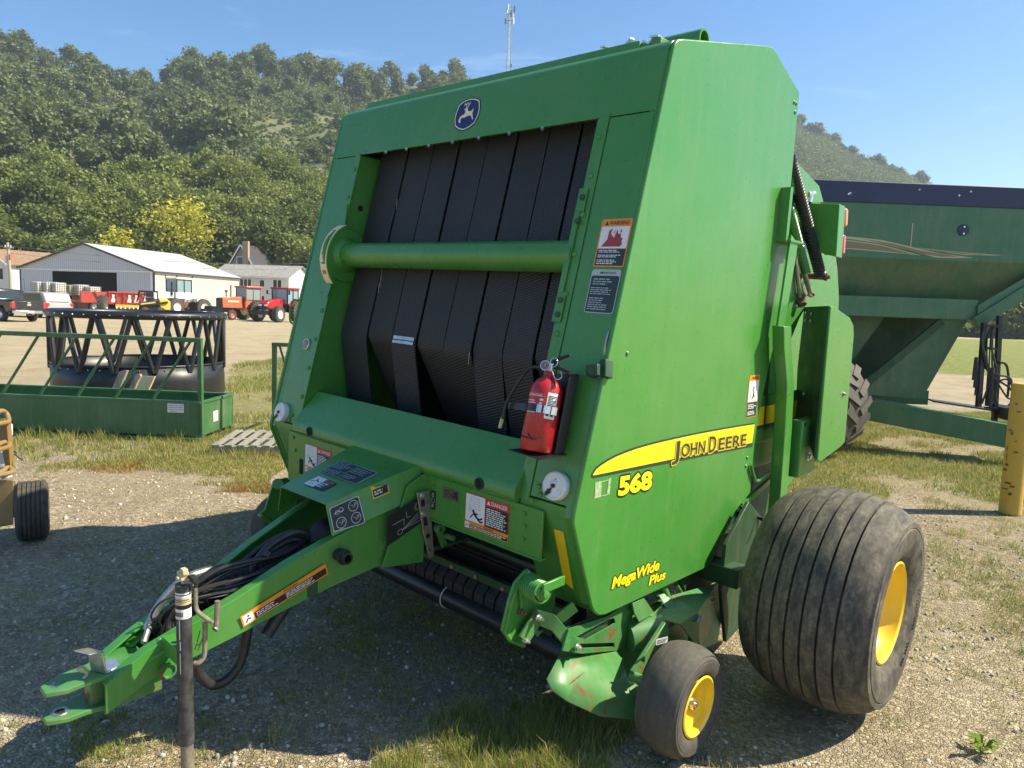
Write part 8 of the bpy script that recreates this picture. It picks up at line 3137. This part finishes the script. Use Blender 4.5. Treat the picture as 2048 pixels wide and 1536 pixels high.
# ---- second green frame half hidden by the baler
f2 = thing('feeder_panel', 'end of a green tubular feeder panel just left of the baler', 'feeder', (-5.75, 1.42, 0), math.atan2(0.646, 0.763))
mb = MB()
mb.bar((0, 0, 0), (0, 0, 1.20), 0.055, 0.055, up=(0, 1, 0))
mb.build('post', 'feeder_green', f2, bevel=0.006)
mb = MB()
mb.bar((-0.03, 0, 1.20), (1.9, 0, 1.20), 0.055, 0.05)
mb.build('top_rail', 'feeder_green', f2, bevel=0.006)
mb = MB()
mb.box((0.0, -0.01, 0.05), (1.9, 0.01, 0.52))
mb.build('skirt_sheet', 'feeder_green', f2)
for k in range(4):
    mb = MB()
    mb.cyl((0.26 + 0.42 * k, 0, 0.52), (0.07 + 0.42 * k, 0, 1.18), 0.014, seg=10)
    mb.build('slant_bar', 'feeder_green', f2)
mb = MB()
mb.bar((0, 0, 0.54), (0.0, 0.95, 0.54), 0.05, 0.05)
mb.bar((0, 0.95, 0), (0.0, 0.95, 1.20), 0.055, 0.055, up=(0, 1, 0))
mb.build('back_post', 'feeder_green', f2)

# ---- grey pallet
pl = thing('wooden_pallet', 'weathered grey wooden pallet lying in the grass beside the baler', 'pallet', (-5.45, 0.55, 0), math.atan2(0.62, -0.70) )
pl.scale = (0.85, 0.85, 1)
for k in range(7):
    mb = MB()
    x = 0.02 + k * 0.165
    mb.box((-0.55, -0.0 + x - 1.15, 0.10), (0.65, x + 0.095 - 1.15, 0.118))
    mb.build('board', 'wood_grey', pl, bevel=0.002)
for y in (-0.5, 0.05, 0.60):
    mb = MB()
    mb.box((y - 0.045, -1.15, 0.015), (y + 0.045, -0.05, 0.10))
    mb.build('stringer', 'wood_grey', pl, bevel=0.003)
mb = MB()
mb.box((-0.55, -1.15, 0.0), (0.65, -1.05, 0.014))
mb.build('bottom_board', 'wood_grey', pl)

# ---- yellow implement at the left edge with its black ribbed tyre
im = thing('yellow_implement', 'corner of an old yellow machine with bent guard bars, at the left edge', 'implement')
mb = MB()
mb.tube(bez([(-2.943, -2.270, 0.922), (-3.102, -2.141, 0.932), (-3.247, -2.070, 0.922), (-3.280, -2.037, 0.893), (-3.206, -2.043, 0.853), (-3.050, -2.103, 0.866), (-2.781, -2.262, 0.897)], 6), 0.017, 10)
mb.build('guard_bar', 'yellow_implement', im)
mb = MB()
mb.tube(bez([(-2.922, -2.282, 0.703), (-3.080, -2.153, 0.706), (-3.210, -2.068, 0.704), (-3.184, -2.048, 0.684), (-3.087, -2.095, 0.684), (-2.764, -2.272, 0.724)], 6), 0.017, 10)
mb.build('guard_bar', 'yellow_implement', im)
mb = MB()
mb.tube(bez([(-2.906, -2.291, 0.539), (-3.049, -2.152, 0.516), (-3.182, -2.068, 0.522), (-3.160, -2.050, 0.516), (-3.045, -2.081, 0.513), (-2.749, -2.280, 0.567)], 6), 0.017, 10)
mb.build('guard_bar', 'yellow_implement', im)
mb = MB()
mb.bar((-3.246, -2.078, 0.865), (-3.223, -2.039, 0.514), 0.03, 0.05)
mb.bar((-3.209, -2.046, 0.853), (-3.213, -2.032, 0.497), 0.02, 0.03)
mb.build('upright', 'yellow_implement', im)
mb = MB()
mb.prism([(-3.228, -2.190, 0.445), (-3.133, -2.102, 0.450), (-3.100, -2.117, 0.136), (-3.196, -2.208, 0.111)], (0.04, 0.05, 0))
mb.build('side_frame', 'yellow_implement', im, bevel=0.004)
mb = MB()
mb.prism([(-3.244, -2.073, 0.406), (-3.214, -2.043, 0.425), (-3.172, -2.040, 0.184), (-3.207, -2.075, 0.161)], (0.02, 0.03, 0))
mb.build('hanger', 'wood_tan', im, bevel=0.003)
mb = MB()
mb.tube([(-3.129, -2.067, 0.199), (-3.258, -2.039, 0.165)], 0.032, 14)
mb.tube(bez([(-3.263, -2.025, 0.394), (-3.245, -2.026, 0.269), (-3.223, -2.016, 0.198), (-3.215, -2.016, 0.148)], 5), 0.010, 8)
mb.build('pivot', 'black_rubber', im)
mb = MB()
mb.tube(bez([(-3.232, -2.030, 0.639), (-3.222, -2.028, 0.586), (-3.221, -2.032, 0.550)], 4), 0.014, 8)
mb.tube(bez([(-3.225, -2.026, 0.621), (-3.196, -2.003, 0.597), (-3.190, -1.975, 0.566), (-3.237, -1.988, 0.581), (-3.232, -2.007, 0.607)], 5), 0.004, 6)
mb.tube(bez([(-3.225, -2.026, 0.621), (-3.210, -2.011, 0.629), (-3.201, -2.004, 0.615)], 5), 0.004, 6)
mb.build('wire_hook', 'black_rubber', im)
rnp = random.Random(12)
mb = MB()
for zz in ((-3.293, -2.039, 0.776), (-3.298, -2.071, 0.578), (-3.272, -2.062, 0.472), (-3.270, -2.083, 0.318)):
    mb.cbox(zz, (0.05, 0.07, 0.09), Matrix.Rotation(rnp.uniform(-.4, .4), 3, 'X'))
mb.build('twine_wrap', 'white_print', im, bevel=0.01)
mb = MB()
wc = Vector((-3.099, -1.944, 0.197))
wc.z = 0.212
aw = Vector((0.27, 0.96, 0)).normalized()
prof = [(-0.115, 0.12), (-0.125, 0.17), (-0.118, 0.205), (-0.105, 0.222)]
for k in range(6):
    a = -0.098 + k * 0.034
    prof += [(a, 0.231), (a + 0.024, 0.231), (a + 0.027, 0.223), (a + 0.031, 0.223)] if k < 5 else [(a, 0.231), (a + 0.024, 0.231)]
prof += [(0.105, 0.222), (0.118, 0.205), (0.125, 0.17), (0.115, 0.12)]
prof = [(a * 0.80, b * 0.908) for a, b in prof]
mb.lathe(wc, aw, prof, 56)
ty = mb.build('tyre', 'tyre_plain', im, angle=28)
mb = MB()
mb.lathe(wc, aw, [(-0.10, 0.12), (-0.06, 0.11), (-0.05, 0.04), (-0.13, 0.03), (-0.13, 0.001)], 20)
mb.build('rim', 'yellow_implement', ty)

# ---- yellow steel bollard
bo = thing('bollard', 'chipped yellow steel bollard at the right edge', 'bollard', (1.835, 4.80, 0))
mb = MB()
mb.lathe((0, 0, 0), (0, 0, 1), [(0, 0.094), (1.235, 0.094), (1.24, 0.088), (1.24, 0.001)], 32)
mb.build('post', 'yellow_bollard_paint', bo)
mb = MB()
rn = random.Random(44)
for (zz, aa, w_, h_) in ((1.05, -1.9, .02, .012), (0.98, -1.6, .03, .008), (0.80, -2.2, .03, .010), (0.77, -2.0, .012, .03), (0.70, -1.6, .02, .006), (0.62, -2.35, .010, .03), (0.60, -1.5, .025, .014), (0.55, -2.3, .008, .04), (0.47, -2.2, .025, .02), (0.42, -2.3, .03, .014), (0.30, -1.9, .05, .012), (0.27, -1.5, .03, .014), (0.24, -2.1, .05, .010), (0.20, -1.6, .02, .02)):
    c = Vector((0.0948 * math.cos(aa), 0.0948 * math.sin(aa), zz))
    t_ = Vector((-math.sin(aa), math.cos(aa), 0))
    pts = []
    for i in range(7):
        q_ = 2 * math.pi * i / 7
        pts.append(c + t_ * (w_ * math.cos(q_) * rn.uniform(.6, 1)) + Vector((0, 0, h_ * math.sin(q_) * rn.uniform(.6, 1))))
    mb.add(pts, [tuple(range(7))])
mb.build('paint_chip', 'rusty_steel', bo, smooth=False)

# ---- green grain cart behind
gc = thing('grain_cart', 'tall green grain cart with tan swoosh decals and a dark rolled tarp, behind the baler', 'grain cart', (2.777 + 0.737 * 5 - 0.674 * 10.0, -3.331 + 0.676 * 5 + 0.739 * 10.0, 0), math.atan2(0.676, 0.737) + 0.02)
# local: x to the tongue (picture right), y away from the camera
def GS(px_, dep=9.5):
    return (px_ - 1024) * dep / 1426 - 5
yn = -0.5
mb = MB()
top_, mid_, low_ = 3.30, 2.60, 2.05
xl, xr_t, xr_m, xr_l = -3.4, 3.10, 2.22, 1.62
fr_ = [(xl, yn, top_), (xr_t, yn, top_), (xr_m, yn, mid_), (xl, yn, mid_)]
mb.prism(fr_, (0, 3.2, 0))
mb.build('hopper_top', 'cart_green', gc, smooth=False)
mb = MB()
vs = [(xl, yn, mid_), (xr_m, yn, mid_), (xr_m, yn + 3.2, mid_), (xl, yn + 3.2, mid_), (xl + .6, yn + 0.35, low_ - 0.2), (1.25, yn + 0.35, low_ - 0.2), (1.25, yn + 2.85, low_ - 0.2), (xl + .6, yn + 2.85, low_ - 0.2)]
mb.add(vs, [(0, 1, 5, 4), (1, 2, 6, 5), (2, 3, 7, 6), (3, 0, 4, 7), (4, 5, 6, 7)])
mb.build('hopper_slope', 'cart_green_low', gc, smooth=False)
mb = MB()
mb.box((xl, yn - 0.02, top_), (xr_t + 0.25, yn + 0.06, 3.57))
mb.build('tarp_bow', 'tarp_navy', gc, bevel=0.01)
mb = MB()
mb.prism([(xl, yn, 3.56), (xr_t + .2, yn, 3.56), (xr_t + .2, yn + 1.6, 3.75), (xl, yn + 1.6, 3.75)], (0, 0, 0.01))
mb.prism([(xl, yn + 3.2, 3.56), (xr_t + .2, yn + 3.2, 3.56), (xr_t + .2, yn + 1.6, 3.75), (xl, yn + 1.6, 3.75)], (0, 0, 0.01))
mb.build('tarp', 'tarp_navy', gc)
for x in (GS(1665), GS(1668), GS(1803), GS(1803.5), GS(1883), GS(1905), GS(1905.5)):
    mb = MB()
    mb.lathe((x, yn - 0.021, 3.42 + 0.07 * math.sin(x * 9)), (0, -1, 0), [(0, 0.012), (0.01, 0.012), (0.01, 0)], 8)
    mb.build('bolt', 'bright_steel', gc)
# beam under the hopper and leg panel
mb = MB()
mb.box((xl, yn + 0.02, 1.83), (1.15, yn + 0.14, 2.10))
mb.build('frame_beam', 'cart_green', gc, bevel=0.01)
mb = MB()
mb.prism([(xr_t - 0.05, yn - 0.02, top_ - 0.05), (xr_m - 0.03, yn - 0.02, mid_), (1.13, yn - 0.02, 1.86), (1.13, yn - 0.02, 2.03), (xr_m - 0.22, yn - 0.02, mid_ - 0.0), ], (0, 0.03, 0))
mb.bar((2.30, yn - 0.01, 2.62), (1.12, yn + 0.0, 1.80), 0.10, 0.16)
mb.build('corner_flange', 'cart_green', gc, smooth=False)
pxz = lambda px_, z: (GS(px_), yn + 0.10, z)
mb = MB()
mb.add([pxz(1880, 1.83), pxz(1937, 1.83), pxz(1860, 0.75), pxz(1735, 0.78), pxz(1735, 0.95)], [(0, 4, 3, 2, 1)])
o = mb.build('leg_panel', 'cart_green_low', gc, smooth=False)
so = o.modifiers.new('t', 'SOLIDIFY')
so.thickness = 0.05
mb = MB()
mb.add([(GS(1560), yn + 0.5, 1.83), (GS(1800), yn + 0.5, 1.83), (GS(1725), yn + 0.5, 1.05), (GS(1600), yn + 0.5, 0.8)], [(0, 3, 2, 1)])
o = mb.build('auger_housing', 'cart_green_low', gc, smooth=False)
so = o.modifiers.new('t', 'SOLIDIFY')
so.thickness = 0.05
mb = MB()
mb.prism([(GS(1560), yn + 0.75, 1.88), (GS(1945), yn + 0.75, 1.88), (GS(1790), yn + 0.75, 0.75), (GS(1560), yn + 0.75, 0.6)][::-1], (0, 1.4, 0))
mb.build('recess_dark_block', 'green_dark', gc, smooth=False)  # dark block fills the opening, its colour standing in for shade
mb = MB()
mb.bar(pxz(1885, 1.80), pxz(1740, 0.92), 0.04, 0.10)
mb.build('leg_brace', 'green_dark', gc)
mb = MB()
mb.box((xl + 0.4, yn + 0.5, 0.62), (0.9, yn + 0.7, 0.82))
mb.box((xl + 0.4, yn + 2.3, 0.62), (0.9, yn + 2.5, 0.82))
mb.build('chassis', 'cart_green', gc)
mb = MB()
pA, pB = Vector((GS(1725, 9.6), yn + 0.25, 0.60)), Vector((GS(2150, 8.9), -1.35, 0.28))
mb.bar(pA, pB, 0.16, 0.30)
mb.build('tongue', 'cart_green', gc, bevel=0.012)
mb = MB()
mb.bar(pA + Vector((0.3, 0.0, -0.155)), pB + Vector((0, 0, -0.15)), 0.17, 0.035)
mb.build('tongue_plate', 'cart_green_low', gc)
mb = MB()
mb.prism([pA + Vector((0.55, -0.08, -0.15)), pA + Vector((0.95, -0.10, -0.14)), pA + Vector((0.98, -0.10, -0.22)), pA + Vector((0.9, -0.10, -0.24))], (0, 0.15, 0))
mb.build('tongue_gusset', 'cart_green_low', gc)
mb = MB()
q0 = Vector((GS(1870), -0.55, 0.72))
mb.prism([q0, q0 + Vector((1.15, -0.35, -0.12)), q0 + Vector((1.25, 0.05, -0.12)), q0 + Vector((0.1, 0.3, 0.0))], (0, 0, 0.02))
mb.build('platform', 'steel_dark', gc)
mb = MB()
mb.prism([(GS(1985), -1.05, 0.56), (GS(2008), -1.1, 0.52), (GS(2014), -1.1, 0.60), (GS(1992), -1.0, 0.74), (GS(1975), -0.95, 0.72)], (0, 0.35, 0))
mb.build('hose_shield', 'steel_dark', gc)
# hose rack
rk = [(GS(1941), GS(1941), 0.70, 1.80), (GS(1970), GS(1976), 0.50, 1.90)]
for xa, xb, z0, z1 in rk:
    mb = MB()
    mb.bar((xb, -0.75, z0), (xa, -0.70, z1), 0.055, 0.055, up=(0, 1, 0))
    mb.build('hose_rack_post', 'black_metal', gc)
mb = MB()
mb.bar((GS(1941), -0.72, 1.48), (GS(1970), -0.74, 1.46), 0.03, 0.03)
mb.bar((GS(1941), -0.72, 1.77), (GS(1970), -0.74, 1.76), 0.03, 0.03)
mb.build('hose_rack_bar', 'black_metal', gc)
rn = random.Random(9)
for k in range(12):
    x0 = GS(1945) + rn.uniform(-.03, .15)
    mb = MB()
    if k < 6:
        pts = [(x0, -0.72, 1.78), (x0 + rn.uniform(-.1, .02), -0.75, 1.55), (x0 + rn.uniform(-.02, .1), -0.78, 1.1), (x0 + rn.uniform(0, .15), -0.8, 0.75)]
    else:
        r_ = 0.9 + 0.02 * k
        pts = [(GS(1945), -0.74, 1.35 - rn.uniform(0, .2)), (GS(1965), -0.8, 1.15 - rn.uniform(0, .1)), (GS(1990) + rn.uniform(-.03, .04), -0.82, 1.0 + rn.uniform(-.15, .1)), (GS(2005) + rn.uniform(-.05, .03), -0.82, 0.82), (GS(1990), -0.8, 0.72 + rn.uniform(-.03, .02)), (GS(1950), -0.78, 0.70)]
    mb.tube(bez(pts, 6), 0.009 + 0.003 * (k % 2), 6)
    mb.build('hose', 'hose_rubber', gc)
mb = MB()
mb.tube(bez([(GS(1972), -0.76, 1.30), (GS(1985), -0.78, 1.26), (GS(1993), -0.78, 1.05), (GS(1994), -0.78, 0.85)], 6), 0.016, 8)
mb.build('hose', 'hose_rubber', gc)
for k in range(3):
    mb = MB()
    mb.cyl((GS(1930 + 4 * k), -0.72, 1.35 - 0.05 * k), (GS(1929 + 4 * k), -0.72, 1.05 - 0.1 * k), 0.022, seg=8)
    mb.build('hose_coupler', 'steel_dark', gc)
mb = MB()
mb.tube([(GS(1958), -0.76, 1.22), (GS(1958), -0.78, 0.72)], 0.045, 10)
mb.build('hose_sleeve', 'black_rubber', gc)
# swoosh decals
pr_ = Print((0, yn, 0), (1, 0, 0), (0, 0, 1), 0.004)
zz = lambda y, px_=1800: 1.76 + (645 - y) * 9.5 / 1426
def sw(up, dn, m, k=0):
    pr_.poly([(GS(a), zz(b, a)) for a, b in dn] + [(GS(a), zz(b, a)) for a, b in up[::-1]], m, k)
sw([(1560, 474), (1680, 480), (1740, 484), (1800, 495), (1860, 506), (1926, 512)], [(1560, 479), (1680, 485), (1740, 491), (1800, 503), (1850, 514), (1880, 514)], 'decal_cream')
sw([(1560, 484), (1680, 487), (1740, 493), (1820, 511)], [(1560, 506), (1680, 504), (1740, 507), (1790, 509)], 'decal_cream')
sw([(1560, 486), (1680, 489), (1740, 495), (1805, 509)], [(1560, 504), (1680, 502), (1740, 505), (1785, 508)], 'decal_tan', 1)
sw([(1700, 483), (1760, 490), (1820, 502), (1900, 511)], [(1720, 487), (1760, 494), (1820, 508), (1860, 512)], 'decal_tan', 1)
sw([(1810, 496), (1850, 499), (1900, 502), (1985, 505)], [(1840, 500), (1880, 505), (1910, 507), (1960, 506)], 'decal_cream', 1)
sw([(1830, 499), (1850, 500), (1900, 503), (1950, 505)], [(1850, 502), (1880, 504), (1905, 505.5), (1940, 506)], 'decal_tan', 2)
pr_.build('swoosh_decal', gc)
mb = MB()
mb.lathe((GS(1900), yn - 0.002, zz(459)), (0, -1, 0), [(0, 0.075), (0.012, 0.075), (0.014, 0.07), (0.014, 0)], 24)
mb.build('round_cover', 'tarp_navy', gc)
for z in (zz(453), zz(466)):
    mb = MB()
    mb.lathe((GS(1900), yn - 0.016, z), (0, -1, 0), [(0, 0.012), (0.008, 0.012), (0.008, 0)], 8)
    mb.build('bolt', 'bright_steel', gc)
pr_ = Print((0, yn + 0.09, 0), (1, 0, 0), (0, 0, 1), 0.05)
pr_.circ(GS(1936), 1.86, 0.022, 'lens_red')
pr_.build('red_reflector', gc)
mb = MB()
mb.box((GS(1797), yn - 0.008, zz(496)), (GS(1797) + 0.012, yn - 0.001, zz(450)))
mb.build('level_slot', 'decal_cream', gc)
# wheel with chevron lugs
wcx, wcy = GS(1618, 9.2), -1.0
simple_wheel(gc, (wcx, wcy + 0.25, 0.70), 0.70, 0.62, axis=(0.80, 0.60, 0), rim='yellow_rim', rr=0.5, lugs=20, seg=48, tyre='tyre_worn')
simple_wheel(gc, (wcx - 0.2, 2.3, 0.70), 0.70, 0.62, axis=(0, 1, 0), rim='yellow_rim', rr=0.5, lugs=20, seg=48, tyre='tyre_worn')
mb = MB()
mb.box((wcx - 0.06, wcy + 0.4, 0.62), (wcx + 0.06, 2.3, 0.76))
mb.build('axle', 'green_dark', gc)

# ================================================================== FIRE EXTINGUISHER hung on the baler's right column
# its bracket belongs to the baler, the bottle is a thing of its own
M_ = Matrix.Rotation(0.027, 3, 'Y')
def BW(p):
    return M_ @ Vector(p)
Cb = Vector((0.966, -1.230, 1.241)) + Vector((0.0, 0.0, 0.0))
Ct = Vector((0.955, -1.166, 1.509))
axl = (Ct - Cb).normalized()
# bracket: tray, back plate
mb = MB()
bk0 = Cb + Vector((0.01, 0.09, -0.005))
mb.prism([Cb + Vector((-0.10, -0.05, -0.008)), Cb + Vector((0.09, -0.07, -0.008)), Cb + Vector((0.10, 0.075, -0.004)), Cb + Vector((-0.06, 0.075, -0.004))], (0, 0, 0.004))
mb.prism([Cb + Vector((0.072, 0.025, -0.008)), Cb + Vector((0.080, 0.075, -0.004)), Ct + Vector((0.090, 0.075, 0.04)), Ct + Vector((0.082, 0.025, 0.03))], (0.004, 0, 0))
mb.prism([Cb + Vector((-0.06, 0.075, -0.004)), Cb + Vector((0.080, 0.075, -0.004)), Ct + Vector((0.090, 0.075, 0.04)), Ct + Vector((-0.02, 0.075, 0.03))], (0, 0.004, 0))
mb.build('extinguisher_bracket', 'black_metal', baler)
ex = bpy.data.objects.new('fire_extinguisher', None)
COL.objects.link(ex)
tag(ex, 'red fire extinguisher strapped in a bracket on the front of the baler', 'fire extinguisher')
ex.rotation_euler = (0, 0.027, 0)
Rr = 0.066
Lc = (Ct - Cb).length
mb = MB()
prof = [(0.0, Rr * 0.9), (0.006, Rr), (Lc - 0.045, Rr), (Lc - 0.02, Rr * 0.93), (Lc + 0.003, Rr * 0.72), (Lc + 0.02, Rr * 0.42), (Lc + 0.028, Rr * 0.30), (Lc + 0.045, Rr * 0.30), (Lc + 0.045, 0.001)]
mb.lathe(Cb, axl, [(0, 0.001)] + prof, 48)
mb.build('cylinder', 'red_enamel', ex, angle=50)
# label bands wrapped on the bottle
s1 = Vector((1, 0, 0))
s1 = (s1 - axl * s1.dot(axl)).normalized()
f1 = s1.cross(axl).normalized()
if f1.y > 0:
    f1 = -f1
def wrapx(z0, z1, a0, a1, r_, mb, mi):
    n_ = 14
    vs = []
    for i in range(n_ + 1):
        a = R(a0 + (a1 - a0) * i / n_)
        d = s1 * math.sin(a) + f1 * math.cos(a)
        vs += [Cb + axl * z0 + d * r_, Cb + axl * z1 + d * r_]
    mb.add(vs, [(2 * i, 2 * i + 1, 2 * i + 3, 2 * i + 2) for i in range(n_)], mi)
mb = MB()
za, zb_2 = Lc * 0.66, Lc * 0.90
# camera stands to the right, so the label faces about +40 degrees
wrapx(za - 0.03, zb_2 - 0.02, -30, 42, Rr + 0.0006, mb, 1)
wrapx(za - 0.05, zb_2 - 0.015, 46, 84, Rr + 0.0006, mb, 0)
for k in range(9):
    wrapx(zb_2 - 0.030 - k * 0.006, zb_2 - 0.027 - k * 0.006, 50, 80 - (k % 3) * 6, Rr + 0.0012, mb, 2)
for k in range(4):
    wrapx(za - 0.04 + k * 0.012, za - 0.032 + k * 0.012, 50 + 5 * (k % 2), 60, Rr + 0.0012, mb, 2)
    wrapx(za - 0.04 + k * 0.012, za - 0.033 + k * 0.012, 66, 78 - 4 * (k % 2), Rr + 0.0012, mb, 2)
for k in range(6):
    wrapx(zb_2 - 0.055 - k * 0.009, zb_2 - 0.052 - k * 0.009, -24, 4 + 4 * (k % 3), Rr + 0.0012, mb, 0)
for k in range(4):
    wrapx(zb_2 - 0.052 - k * 0.014, zb_2 - 0.044 - k * 0.014, 22, 34 - 3 * (k % 2), Rr + 0.0012, mb, 0)
wrapx(zb_2 - 0.034, zb_2 - 0.0335, -28, 40, Rr + 0.0012, mb, 0)
lab = mb.build('instruction_label', ['white_print', 'red_print', 'black_print'], ex, smooth=False)
# lettering bent round the bottle
vsx, fsx, wx = text_geo('INSTRUCTIONS', 0.012)
mb = MB()
pts = []
for a, b in vsx:
    ang_ = R(-28 + 56 * a / wx)
    d = s1 * math.sin(ang_) + f1 * math.cos(ang_)
    pts.append(Cb + axl * (zb_2 - 0.036 + b * 0.014) + d * (Rr + 0.0016))
mb.add(pts, fsx)
mb.build('label_lettering', 'white_print', ex, smooth=False)
# strap with steel buckle
mb = MB()
n_ = 26
vs = []
for i in range(n_ + 1):
    a = R(-110 + 220 * i / n_)
    d = s1 * math.sin(a) + f1 * math.cos(a)
    vs += [Cb + axl * (Lc * 0.60 - 0.014) + d * (Rr + 0.003), Cb + axl * (Lc * 0.60 + 0.014) + d * (Rr + 0.003)]
mb.add(vs, [(2 * i, 2 * i + 1, 2 * i + 3, 2 * i + 2) for i in range(n_)])
zc_ = Cb + axl * (Lc * 0.60)
mb.prism([zc_ - s1 * 0.18 + f1 * 0.0 - axl * 0.014, zc_ - s1 * (Rr) + f1 * 0.02 - axl * 0.014, zc_ - s1 * (Rr) + f1 * 0.02 + axl * 0.014, zc_ - s1 * 0.18 + axl * 0.014], f1 * 0.003)
mb.build('strap', 'black_metal', ex)
mb = MB()
for a0, a1, ex_ in ((18, 34, 0.007), (40, 62, 0.010), (62, 80, 0.016)):
    vs = []
    for i in range(5):
        a = R(a0 + (a1 - a0) * i / 4)
        d = s1 * math.sin(a) + f1 * math.cos(a)
        vs += [zc_ - axl * 0.015 + d * (Rr + ex_), zc_ + axl * 0.015 + d * (Rr + ex_)]
    mb.add(vs, [(2 * i, 2 * i + 1, 2 * i + 3, 2 * i + 2) for i in range(4)])
mb.build('buckle', 'bright_steel', ex)
mb = MB()
mb.tube(bez([zc_ - s1 * 0.07 - axl * 0.10 + f1 * 0.02, zc_ - s1 * 0.03 - axl * 0.115 + f1 * 0.06, zc_ + s1 * 0.02 - axl * 0.118 + f1 * 0.067, zc_ + s1 * 0.055 - axl * 0.11 + f1 * 0.04], 6), 0.0018, 5)
mb.tube(bez([zc_ + s1 * 0.0 - axl * 0.10 + f1 * 0.068, zc_ + s1 * 0.02 - axl * 0.12 + f1 * 0.067, zc_ + s1 * 0.045 - axl * 0.115 + f1 * 0.055], 5), 0.0018, 5)
mb.build('tie_wire', 'black_rubber', ex)
# valve, gauge, lever, pin
vt = Cb + axl * (Lc + 0.045)
mb = MB()
mb.cyl(vt - axl * 0.005, vt + axl * 0.030, 0.017, seg=16)
mb.lathe(vt + axl * 0.012 + f1 * 0.012, f1, [(0, 0.010), (0.012, 0.010)], 12)
mb.build('valve', 'bright_steel', ex)
mb = MB()
gp = vt + axl * 0.018 + (f1 * 0.6 + s1 * 0.1).normalized() * 0.026 - s1 * 0.012
gd = (f1 * 0.8 + s1 * 0.35).normalized()
mb.lathe(gp, gd, [(-0.012, 0.018), (0.0, 0.020), (0.004, 0.020), (0.004, 0.017)], 24, 0)
mb.disc(gp + gd * 0.0035, gd, 0.017, 20, 1)
mb.build('pressure_gauge', ['bright_steel', 'reflector'], ex)
mb = MB()
mb.tube([gp + gd * 0.0042 + axl * 0.008, gp + gd * 0.0042 - axl * 0.002], 0.001, 4)
mb.build('gauge_needle', 'white_print', ex)
mb = MB()
pth = bez([vt + axl * 0.028 + s1 * 0.0, vt + axl * 0.050 + s1 * 0.030, vt + axl * 0.066 + s1 * 0.070, vt + axl * 0.070 + s1 * 0.085], 6)
mb.tube(pth, [0.010 - 0.0003 * i for i in range(len(pth))], 8)
mb.build('lever', 'black_rubber', ex)
mb = MB()
pth = bez([vt + axl * 0.022 + s1 * 0.005, vt + axl * 0.018 + s1 * 0.04, vt + axl * 0.002 + s1 * 0.10], 6)
mb.tube(pth, 0.009, 8)
mb.build('carry_handle', 'black_rubber', ex)
mb = MB()
cpt = vt + axl * 0.035 + s1 * 0.022 + f1 * 0.012
mb.tube([cpt + s1 * 0.018 * math.cos(a) + axl * 0.018 * math.sin(a) for a in [2 * math.pi * i / 18 for i in range(18)]], 0.0018, 5, closed=True)
mb.build('safety_pin', 'bright_steel', ex)
mb = MB()
mb.tube(bez([vt + axl * 0.01 + s1 * 0.02 + f1 * 0.02, vt - axl * 0.03 + s1 * 0.05 + f1 * 0.02, vt - axl * 0.02 + s1 * 0.07 + f1 * 0.01, vt + axl * 0.01 + s1 * 0.05]), 0.0016, 5)
mb.build('seal_tie', 'white_plastic', ex)
mb = MB()
hp2 = bez([vt + axl * 0.012 - s1 * 0.012 + f1 * 0.01, Vector((0.861, -1.164, 1.558)), Vector((0.835, -1.183, 1.522)), Vector((0.803, -1.198, 1.461)), Vector((0.779, -1.212, 1.401)), Vector((0.781, -1.222, 1.357))], 8)
mb.tube(hp2, 0.0068, 10)
mb.tube([hp2[-1], Vector((0.778, -1.226, 1.340))], 0.0085, 10)
mb.build('discharge_hose', 'hose_rubber', ex)
mb = MB()
mb.cyl(Vector((0.776, -1.225, 1.344)), Vector((0.772, -1.235, 1.303)), 0.0085, 0.0075, 12)
mb.build('hose_tip', 'decal_cream', ex)

# ======================================================================
# ================================================================== AIR
hz_m = bpy.data.materials.new('haze_air')
hz_m.use_nodes = True
ht = hz_m.node_tree
for n_ in list(ht.nodes):
    if n_.type != 'OUTPUT_MATERIAL':
        ht.nodes.remove(n_)
pv = ht.nodes.new('ShaderNodeVolumePrincipled')
pv.inputs['Color'].default_value = (0.72, 0.86, 1.0, 1)
pv.inputs['Density'].default_value = 0.00036
pv.inputs['Anisotropy'].default_value = 0.2
ht.links.new(pv.outputs['Volume'], [n_ for n_ in ht.nodes if n_.type == 'OUTPUT_MATERIAL'][0].inputs['Volume'])
mb = MB()
mb.box((-3300, -3100, -60), (3300, 3500, 240))
hz_o = mb.build('haze', hz_m, smooth=False)
hz_o['kind'] = 'stuff'
